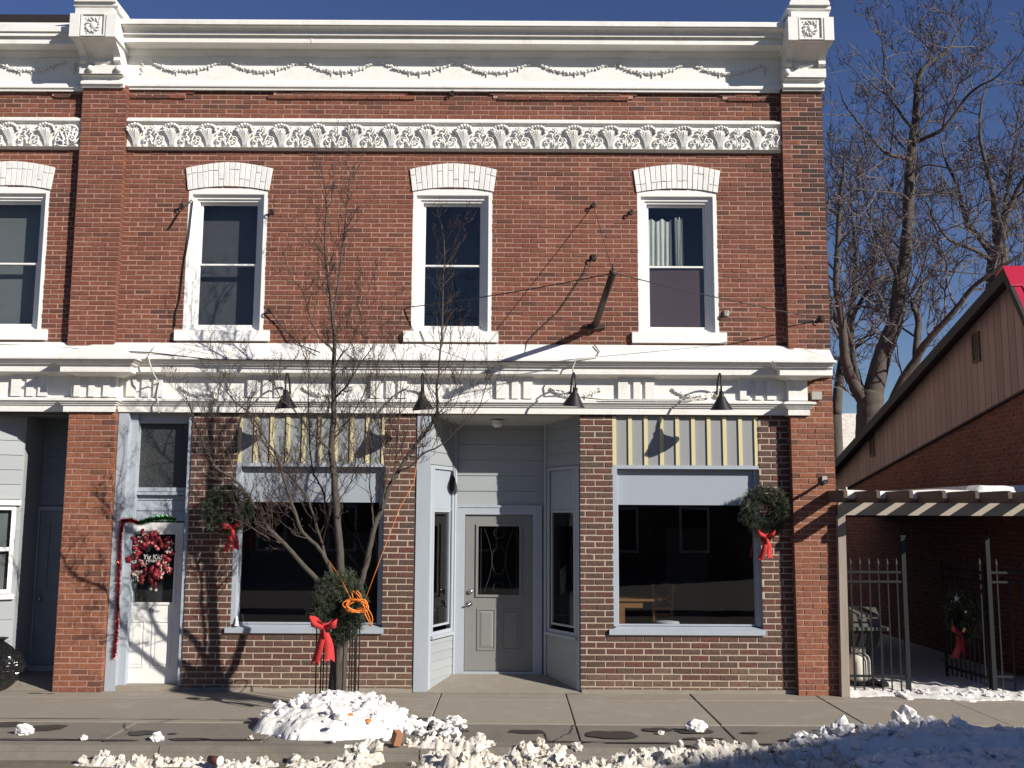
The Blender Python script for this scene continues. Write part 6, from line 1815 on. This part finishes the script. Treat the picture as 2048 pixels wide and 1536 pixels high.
# black rods of a tree guard
gd = thing('tree_guard', 'thin black iron rods standing in a ring round the street tree trunk', 'tree guard', base)
for (px, pt, y) in ((631, 1180, -0.18), (640, 1240, 0.05), (652, 1262, -0.28), (661, 1262, 0.25), (702, 1236, -0.25), (710, 1236, 0.22), (708, 1190, -0.06), (684, 1262, -0.30), (697, 1240, -0.28), (716, 1236, 0.02), (645, 1250, 0.28)):
    yy_ = TY + y
    x0 = X_(px, 1400, yy_); zt_2 = Z_(px + 4, pt, yy_)
    b = MB(); b.tube([(x0, yy_, -0.02), (X_(px + 4, pt, yy_), yy_, zt_2)], 0.0085, 6); b.obj('rod', M['black_metal'], gd)
for z in (0.12, 1.02):
    b = MB(); b.csm = True; b.tube([(base.x + 0.22 * math.cos(a), TY + 0.28 * math.sin(a), z) for a in [2 * math.pi * k / 20 for k in range(21)]], 0.006, 5); b.obj('hoop', M['black_metal'], gd)
# wreath and cord on the tree
wc = at(680, 1215, TY - 0.15)
wreath('fir_wreath', 'shaggy green fir wreath with red bow tied round the street tree', wc, 0.205, 0.10, 2000, at(650, 1254, TY - 0.36), 1.15, 6, group='fir wreaths with red bows', ln=0.085, lean=(-0.2, 0), sq=(0.85, 1.15))
oc = at(716, 1211, TY - 0.34)
cd = thing('extension_cord', 'orange extension cord coiled on the tree wreath and strung to the branches', 'cord', oc)
rnd2 = random.Random(4)
b = MB(); b.csm = True
for k in range(9):
    a0 = rnd2.uniform(0, 6.28); w_, h_ = rnd2.uniform(0.09, 0.15), rnd2.uniform(0.035, 0.075)
    tl = rnd2.uniform(-0.35, 0.35)
    pts = []
    for i in range(19):
        a = a0 + 2 * math.pi * i / 18
        x, z = w_ * math.cos(a), h_ * math.sin(a)
        pts.append(oc + Vector((x * math.cos(tl) - z * math.sin(tl) - 0.02, -0.02 * math.sin(a * 2 + k) - 0.012 * k * 0.4, x * math.sin(tl) + z * math.cos(tl))))
    b.tube(pts, 0.0065, 5)
b.obj('coil', M['orange'], cd)
b = MB(); b.csm = True
def cpx(l, y): return [at(x, yy2, y + dy) for (x, yy2, dy) in l]
for l in ([(722, 1210, -.34), (733, 1222, -.36), (740, 1240, -.34), (742, 1252, -.3)], [(724, 1208, -.34), (736, 1218, -.36), (745, 1236, -.32), (741, 1250, -.3), (734, 1252, -.3)], [(722, 1200, -.34), (716, 1190, -.36), (704, 1182, -.34), (706, 1196, -.34)], [(725, 1206, -.34), (720, 1188, -.36), (712, 1182, -.36), (716, 1200, -.34)], [(724, 1212, -.34), (732, 1232, -.36), (738, 1244, -.34)]):
    b.tube(smooth(cpx(l, TY), 4), 0.0065, 5)
b.obj('tail', M['orange'], cd)
b = MB(); b.csm = True; b.tube([at(729, 1203, TY - .34), at(760, 1120, TY - .2), at(800, 1015, TY - .05), at(828, 965, TY + 0.05), at(842, 870, TY + 0.2), at(845, 830, TY + 0.4)], 0.0038, 5); b.obj('strand', M['orange'], cd)
b = MB(); b.csm = True; b.tube([at(702, 1198, TY - .34), at(680, 1155, TY - .2), at(658, 1122, TY - .05)], 0.0055, 5); b.obj('strand', M['orange'], cd)

# ------------------------------------------------------------------ bare maples behind
def far_limb(mb, px, r0, r1, y0, y1, rnd, sides=6):
    return limb(mb, px, r0 * 0.62, r1 * 0.8, y0, y1, rnd, sides, 0.015)
def maple(label, basepx, Y, limbs, seed, step=0.5, L=(1.0, 2.6)):
    rnd = random.Random(seed)
    bp = at(*basepx, Y)
    t = thing('maple_tree', label, 'tree', (bp.x, Y, -0.15), 'bare maple trees behind the buildings')
    mb = MB(); mb.csm = True
    LL = []
    for (px, r0, r1, dy) in limbs:
        if px[0][1] >= basepx[1] - 5:
            q = at(*px[0], Y); mb.tube([(q.x, Y, -0.2), (q.x, Y, q.z * 0.5), q], [r0 * 0.78, r0 * 0.66, r0 * 0.62], 10)
        LL.append((*far_limb(mb, px, r0, r1, Y, Y + dy, rnd), r0))
    mb.obj('trunk', M['far_bark'], t)
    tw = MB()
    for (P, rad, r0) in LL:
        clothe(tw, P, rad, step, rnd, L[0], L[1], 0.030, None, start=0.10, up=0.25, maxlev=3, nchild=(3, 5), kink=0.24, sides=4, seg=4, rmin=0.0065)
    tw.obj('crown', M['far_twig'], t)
    return t
maple('huge bare maple with several thick stems rising behind the low building', (1745, 868), 12.0, [
    ([(1745, 868), (1743, 840), (1741, 812), (1742, 785)], 0.66, 0.36, 0),
    ([(1742, 815), (1755, 746), (1774, 686), (1793, 632), (1800, 566), (1811, 519), (1816, 439), (1820, 350), (1824, 290), (1829, 258), (1833, 200), (1838, 160), (1850, 134), (1892, 104), (1910, 75), (1935, 34)], 0.42, 0.02, 0.5),
    ([(1735, 810), (1712, 775), (1694, 735), (1688, 690), (1683, 636), (1672, 560), (1679, 418), (1686, 350), (1688, 313)], 0.30, 0.02, -1.5),
    ([(1738, 805), (1715, 755), (1705, 700), (1706, 640), (1725, 595), (1760, 560), (1790, 540)], 0.16, 0.03, 1.2),
    ([(1775, 830), (1800, 770), (1830, 722), (1849, 690), (1880, 655), (1915, 615), (1945, 575), (1985, 545), (2050, 505)], 0.22, 0.04, -2.0),
    ([(1832, 745), (1833, 690), (1836, 640), (1826, 610), (1835, 590), (1852, 560), (1875, 530), (1910, 495), (1945, 470)], 0.17, 0.03, 1.0),
    ([(1824, 290), (1850, 275), (1886, 258), (1925, 205), (1952, 176), (1996, 152), (2041, 102)], 0.11, 0.015, -1.5),
    ([(1822, 320), (1790, 312), (1769, 304), (1736, 268), (1710, 235), (1691, 212), (1676, 170)], 0.10, 0.015, -1.0),
    ([(1828, 260), (1808, 236), (1778, 191), (1769, 125), (1764, 80), (1752, 35)], 0.085, 0.012, 1.5),
    ([(1816, 400), (1799, 388), (1745, 382), (1697, 376)], 0.07, 0.012, -2.0),
    ([(1818, 395), (1850, 390), (1910, 386), (1960, 405)], 0.07, 0.012, 2.0),
    ([(1778, 191), (1750, 175), (1722, 148)], 0.05, 0.01, 0.5),
    ([(1826, 280), (1845, 262), (1862, 232), (1880, 205), (1905, 185), (1915, 150), (1938, 90)], 0.06, 0.01, 0.8),
    ([(1820, 350), (1850, 330), (1890, 335), (1910, 350), (1915, 420)], 0.06, 0.01, -1.0),
    ([(1800, 566), (1770, 500), (1745, 450), (1730, 400), (1722, 340)], 0.08, 0.012, 1.2),
], 31, 0.46, (0.9, 2.4))
maple('bare maple with a broad fan of branches rising above the red roof ridge', (1996, 560), 15.0, [
    ([(1992, 600), (1994, 540), (1997, 500)], 0.42, 0.36, 0),
    ([(1997, 505), (1990, 440), (1985, 380), (1972, 330), (1960, 270), (1965, 200), (1990, 130)], 0.20, 0.02, 0.8),
    ([(1997, 505), (2010, 440), (2030, 390), (2060, 340), (2090, 290), (2120, 200)], 0.22, 0.02, -1.0),
    ([(1996, 520), (1960, 480), (1930, 430), (1915, 370), (1890, 320), (1880, 270)], 0.16, 0.02, 1.5),
    ([(1997, 500), (2020, 460), (2070, 420), (2110, 400)], 0.14, 0.02, 1.0),
    ([(1995, 530), (1950, 500), (1900, 480), (1870, 440), (1850, 400)], 0.12, 0.02, -1.8),
    ([(2000, 480), (2020, 350), (2030, 280), (2040, 200)], 0.12, 0.02, 2.0),
], 32, 0.5, (0.9, 2.3))
maple('slimmer bare maple half hidden by the brick corner', (1668, 820), 19.0, [
    ([(1672, 830), (1678, 760), (1690, 690), (1705, 600), (1712, 520), (1705, 430), (1700, 340)], 0.28, 0.02, 1),
    ([(1690, 690), (1660, 600), (1650, 500), (1655, 400)], 0.14, 0.02, -1),
    ([(1706, 600), (1735, 540), (1760, 480), (1770, 400)], 0.12, 0.02, 1),
    ([(1680, 740), (1715, 690), (1760, 640), (1790, 560)], 0.12, 0.02, 1),
], 33, 0.42, (1.2, 3.0))

# ------------------------------------------------------------------ snow
def fbm(x, y, o=0.0):
    return noise.noise(Vector((x * 1.7, y * 1.7, o))) * 0.6 + noise.noise(Vector((x * 4.5, y * 4.5, o + 3))) * 0.3 + noise.noise(Vector((x * 11, y * 11, o + 8))) * 0.14 + noise.noise(Vector((x * 26, y * 26, o + 5))) * 0.06
def field(x0, x1, y0, y1, hf, nx, ny, z0=0.0):
    mb = MB(); vs, fs, ok = [], [], []
    for i in range(nx + 1):
        for k in range(ny + 1):
            x = x0 + (x1 - x0) * i / nx; y = y0 + (y1 - y0) * k / ny
            h = hf(x, y)
            vs.append((x, y, max(h, -0.03) + (z0(x, y) if callable(z0) else z0))); ok.append(h > -0.012)
    for i in range(nx):
        for k in range(ny):
            q = (i * (ny + 1) + k, (i + 1) * (ny + 1) + k, (i + 1) * (ny + 1) + k + 1, i * (ny + 1) + k + 1)
            if any(ok[j] for j in q): fs.append(q)
    mb.add(vs, fs)
    mb.sm = [True] * len(mb.f)
    return mb
ICO = None
def ico(sub):
    import bmesh
    bm = bmesh.new(); bmesh.ops.create_icosphere(bm, subdivisions=sub, radius=1.0)
    v = [tuple(x.co) for x in bm.verts]; f = [tuple(q.index for q in p.verts) for p in bm.faces]; bm.free()
    return v, f
I1, I2, I3 = ico(1), ico(2), ico(3)
def lump(mb, c, r, seed, sub=I2, flat=0.7, rough=0.6):
    o = seed * 7.31
    sx, sy = 1 + 0.4 * noise.noise(Vector((o, 1, 2))), 1 + 0.4 * noise.noise(Vector((o, 5, 2)))
    vs = []
    for v in sub[0]:
        q = Vector(v); k = 1 + rough * noise.noise(q * 1.5 + Vector((o, 0, 0))) + rough * 0.6 * noise.noise(q * 3.6 + Vector((0, o, 0)))
        # flattened facets, as of broken crust
        vs.append((c[0] + q.x * r * k * sx, c[1] + q.y * r * k * sy, c[2] + max(q.z * r * k * flat, -r * 0.5)))
    mb.add(vs, sub[1])
def zl(x, y):                                  # level of what the snow lies on
    if y > Y_C - 0.13: return 0.0
    return -0.13 if y < Y_C - 0.2 else -0.13 * (Y_C - 0.13 - y) / 0.07
rnd = random.Random(77)
# mound round the tree
g_ = ground_at(672, 1452)
mc = Vector((g_.x, g_.y - 0.05, 0))
def mound(x, y):
    u = (x - mc.x - 0.02) / 0.80; v = (y - mc.y) / (0.78 if y > mc.y else 0.62)
    d = math.sqrt(u * u + v * v) + 0.16 * noise.noise(Vector((x * 2.2, y * 2.2, 5)))
    h = (0.20 + 0.10 * max(0.0, min(1.0, (y - mc.y + 0.3)))) * max(0.0, 1 - max(d, 0.0) ** 4.5)
    return (h + 0.085 * fbm(x * 1.4, y * 1.4) + 0.03 * abs(noise.noise(Vector((x * 13, y * 13, 1)))) if d < 1.02 else -0.05)
sm_ = field(mc.x - 1.2, mc.x + 1.3, mc.y - 0.95, mc.y + 0.95, mound, 110, 84)
for i in range(90):
    a = rnd.uniform(0, 6.28); q = rnd.random() ** 0.5
    x, y = mc.x + 0.08 + q * 0.93 * math.cos(a), mc.y + q * 0.72 * math.sin(a)
    lump(sm_, (x, y, max(mound(x, y), 0) + 0.008), rnd.uniform(0.015, 0.06) * (1.3 if rnd.random() < 0.15 else 0.7), i, I2, 0.8, 0.55)
for i in range(26):
    x = mc.x + rnd.uniform(0.75, 1.35); y = mc.y + rnd.uniform(-0.45, 0.35)
    lump(sm_, (x, y, 0.02), rnd.uniform(0.03, 0.075), 200 + i)
tag(sm_.obj('snow_mound', M['snow'], None), kind='stuff')
for (px, py, r_) in ((700, 1431, 0.028), (735, 1443, 0.034)):
    g_ = ground_at(px, py, 0.26); b = MB(); lump(b, (g_.x, g_.y, 0.27), r_, px, I1, 0.6)
    tag(b.obj('orange_crumb', M['orange'], None, origin=g_), 'small orange scrap in the snow %s' % ('right under the tree trunk' if px == 700 else 'lower on the front of the mound'), 'litter')
g_ = ground_at(790, 1470, 0.10)
b = MB(); b.box(g_.x - 0.035, g_.x + 0.035, g_.y - 0.05, g_.y + 0.05, 0.02, 0.14); o = b.obj('broken_brick', M['brick_orange'], None, origin=(g_.x, g_.y, 0.0)); o.rotation_euler = (0.25, 0.15, 0.5)
tag(o, 'broken orange brick stuck upright in the edge of the snow mound', 'brick')
# low dirty ridge along the kerb
DY = Y_C + 3.15
def ridge(x, y):
    t = 0.0; yk = y; y = y - DY
    for (a, c, yc, w_, h_) in ((-3.95, -2.2, -3.50, 0.13, 0.075), (-2.0, -1.5, -3.50, 0.13, 0.07), (-1.55, -1.28, -3.40, 0.20, 0.13), (-0.75, 0.55, -3.46, 0.22, 0.16), (0.5, 1.15, -3.52, 0.16, 0.08), (1.0, 2.2, -3.42, 0.18, 0.14), (2.0, 3.3, -3.46, 0.34, 0.15), (-0.95, -0.2, -3.20, 0.13, 0.12)):
        if a - 0.15 < x < c + 0.15:
            ex = min(1, (x - a + 0.15) / 0.3, (c + 0.15 - x) / 0.3)
            d = abs(y - yc - 0.05 * noise.noise(Vector((x * 3, 0, yc)))) / (w_ * (0.75 + 0.5 * noise.noise(Vector((x * 2.3, yc, 2))) + 0.25))
            if d < 1: t = max(t, ex * 0.68 * h_ * (1 - d * d) * (0.75 + 0.7 * noise.noise(Vector((x * 5, y * 5, 4)))))
    return t * (0.45 + 1.9 * abs(noise.noise(Vector((x * 8, y * 8, 3)))) + 0.8 * abs(noise.noise(Vector((x * 21, y * 21, 5))))) + (0.04 * fbm(x * 1.6, y * 1.6, 2) + 0.03 * noise.noise(Vector((x * 30, y * 30, 7)))) * (t > 0.01) - 0.012 - (0.04 if t < 0.012 else 0)
sr = field(-4.6, 3.6, -3.95 + DY, -2.95 + DY, ridge, 560, 70, zl)
n = 0
while n < 190:
    x, y = rnd.uniform(-4.3, 3.5), rnd.uniform(-3.85, -3.0) + DY
    h = ridge(x, y)
    if h > 0.02 or (rnd.random() < 0.02):
        lump(sr, (x, y, max(h, 0) + zl(x, y) + 0.01), rnd.uniform(0.010, 0.042) * (1.7 if rnd.random() < 0.12 else 1), 300 + n, I2, 1.05, 0.75); n += 1
tag(sr.obj('snow_ridge', M['snow_dirty'], None), kind='stuff')
# ploughed heap at the end of the kerb
hc = ground_at(1840, 1470, 0.15)
def heap(x, y):
    u = (x - 4.45) / 1.85; v = (y + 3.33 - DY) / (0.70)
    d = math.sqrt(u * u + v * v) + 0.22 * noise.noise(Vector((x * 1.5, y * 1.5, 9)))
    h = 0.18 * max(0, 1 - max(d, 0.0) ** 1.8)
    return (h + 0.10 * fbm(x, y, 4) + 0.03 * noise.noise(Vector((x * 17, y * 17, 2))) if d < 1.03 else -0.05)
hp = field(2.0, 6.4, -4.3 + DY, -2.2 + DY, heap, 190, 96, zl)
for i in range(150):
    x, y = rnd.uniform(2.3, 5.3), rnd.uniform(-3.9, -2.5) + DY
    h = heap(x, y)
    if h > 0: lump(hp, (x, y, h + zl(x, y) + 0.005), rnd.uniform(0.02, 0.07), 900 + i)
def chunk(px, py, r, seed, flat=1.0):
    g_ = ground_at(px, py + 14, 0.0)
    lump(hp, (g_.x, g_.y, max(heap(g_.x, g_.y), 0) + r * 0.45), r, seed, I3, flat, 0.5)
for (px, py, r, f) in ((1812, 1452, 0.13, 1.35), (1838, 1462, 0.10, 1.0), (1868, 1466, 0.10, 1.0), (1918, 1470, 0.10, 0.9), (1648, 1474, 0.06, 1.0), (1685, 1476, 0.10, 0.95), (1730, 1482, 0.075, 1.0), (1760, 1480, 0.07, 1.0), (1788, 1478, 0.075, 1.1)):
    chunk(px, py, r, px, f)
tag(hp.obj('snow_heap', M['snow'], None), kind='stuff')
# strip of snow along the front of the gap, snow in the yard behind
def yard(x, y):
    e = 0.0
    front = -0.42 + 0.20 * noise.noise(Vector((x * 1.1, 0, 3))) + 0.10 * noise.noise(Vector((x * 4.1, 0, 8))) + 0.05 * noise.noise(Vector((x * 13, 0, 8))) + (0.25 if x < 4.75 else 0)
    if y < front: return -0.05
    t = min(1, (y - front) / 0.3) ** 0.7
    rough = 1.0 if y < 0.25 else 0.5
    return t * (0.035 + 0.05 * rough * max(-0.3, fbm(x * 1.5, y * 1.5, 6)) + 0.03 * max(0, noise.noise(Vector((x * 7, y * 7, 1)))))
yd = field(XR + 0.04, 9.5, -0.85, 1.3, yard, 220, 90)
for i in range(90):
    x, y = rnd.uniform(4.7, 7.5), rnd.uniform(-0.5, 0.15)
    if yard(x, y) > 0.02: lump(yd, (x, y, yard(x, y) + 0.0), rnd.uniform(0.02, 0.055), 1200 + i, I2, 0.6)
yd.add([(XR + 0.04, 1.29, 0.03), (XW - 0.02, 1.29, 0.03), (XW - 0.02, 12, 0.03), (XR + 0.04, 12, 0.03)], [(0, 1, 2, 3)])
tag(yd.obj('yard_snow', M['snow'], None), kind='stuff')
# single lumps of snow left on the pavement, each in its wet patch
def patch(mb, px, py, rx, ry, seed):
    g_ = ground_at(px, py, 0.0)
    n = 26; vs = []
    for k in range(n):
        a = 2 * math.pi * k / n
        q = 1 + 0.35 * noise.noise(Vector((math.cos(a) * 1.4, math.sin(a) * 1.4, seed))) + 0.12 * noise.noise(Vector((math.cos(a) * 4, math.sin(a) * 4, seed)))
        vs.append((g_.x + rx * q * math.cos(a), g_.y + ry * q * math.sin(a), 0.0045))
    mb.add(vs, [tuple(range(n))])
dm = MB()
for i, (px, py, rx, ry) in enumerate(((12, 1450, .22, .13), (92, 1456, .20, .16), (285, 1466, .15, .12), (380, 1479, .22, .06), (345, 1468, .05, .03), (1052, 1464, .20, .10), (1225, 1470, .26, .20), (1316, 1460, .17, .09), (1392, 1463, .20, .10), (1500, 1466, .09, .05), (1405, 1478, .2, .06), (905, 1462, .22, .12), (840, 1440, .2, .12), (1690, 1462, .3, .06), (60, 1480, .5, .05), (200, 1481, .4, .04), (470, 1480, .3, .04), (1120, 1484, .35, .03), (1280, 1486, .4, .03), (1555, 1489, .25, .03), (70, 1387, .10, .02), (100, 1388, .06, .015))):
    patch(dm, px, py, rx, ry, i * 3.3)
tag(dm.obj('wet_patches', M['damp'], None), kind='stuff')
cr = MB()
def crack(pts, w=0.007):
    P = [ground_at(x, y, 0.0) for x, y in pts]
    Q = []
    for i in range(len(P) - 1):
        for k in range(4):
            t = k / 4; Q.append(P[i].lerp(P[i + 1], t) + Vector((rnd.uniform(-.012, .012), rnd.uniform(-.012, .012), 0)))
    Q.append(P[-1])
    for i in range(len(Q) - 1):
        d = (Q[i + 1] - Q[i]); s = Vector((-d.y, d.x, 0)).normalized() * w * rnd.uniform(0.5, 1.3)
        a, c = Q[i], Q[i + 1]
        cr.add([(a.x - s.x, a.y - s.y, 0.0058), (a.x + s.x, a.y + s.y, 0.0058), (c.x + s.x, c.y + s.y, 0.0058), (c.x - s.x, c.y - s.y, 0.0058)], [(0, 1, 2, 3)])
crack([(1148, 1450), (1140, 1466), (1115, 1478), (1100, 1486)]); crack([(1088, 1465), (1095, 1480), (1110, 1486)]); crack([(250, 1447), (248, 1456), (262, 1462), (252, 1470)]); crack([(300, 1446), (330, 1444), (345, 1440)]); crack([(0, 1437), (200, 1438), (520, 1441)], 0.009)
tag(cr.obj('pavement_cracks', M['damp'], None), kind='stuff')
for i, (px, py, r_, lab) in enumerate(((1393, 1456, 0.085, 'lone lump of snow melting on the pavement in front of the table window'), (50, 1462, 0.075, 'upright lump of snow on the pavement near the rubbish bag doorway'), (168, 1474, 0.035, 'small round snow lump on the pavement below the brick pier'), (315, 1474, 0.055, 'grey snow lump on the pavement below the white door'), (898, 1460, 0.055, 'pale snow lump between the tree mound and the kerb snow'), (1322, 1462, 0.03, 'tiny snow crumb in the round wet patch'))):
    g_ = ground_at(px, py + 6, 0.0); b = MB(); lump(b, (g_.x, g_.y, r_ * 0.35), r_, 50 + i, I3, 0.9, 0.5)
    tag(b.obj('snow_lump', M['snow'], None, origin=(g_.x, g_.y, 0)), lab, 'snow lump')
# paper cup in the gutter
g_ = ground_at(432, 1531, -0.10)
cp_ = thing('paper_cup', 'brown paper cup with white lid lying in the gutter snow', 'cup', (g_.x, g_.y, -0.10))
ax = Vector((0.92, -0.38, -0.08)).normalized(); c = Vector((g_.x - 0.05, g_.y, -0.045))
b = MB(); b.csm = True; b.lathe(c, [(0.0, -0.02), (0.030, -0.02), (0.043, 0.10), (0.0, 0.10)], 18, ax); b.obj('cup', M['cup_brown'], cp_)
b = MB(); b.csm = True; b.lathe(c, [(0.045, 0.096), (0.047, 0.106), (0.040, 0.114), (0.034, 0.112), (0.0, 0.112)], 18, ax); b.obj('lid', M['cup_lid'], cp_)
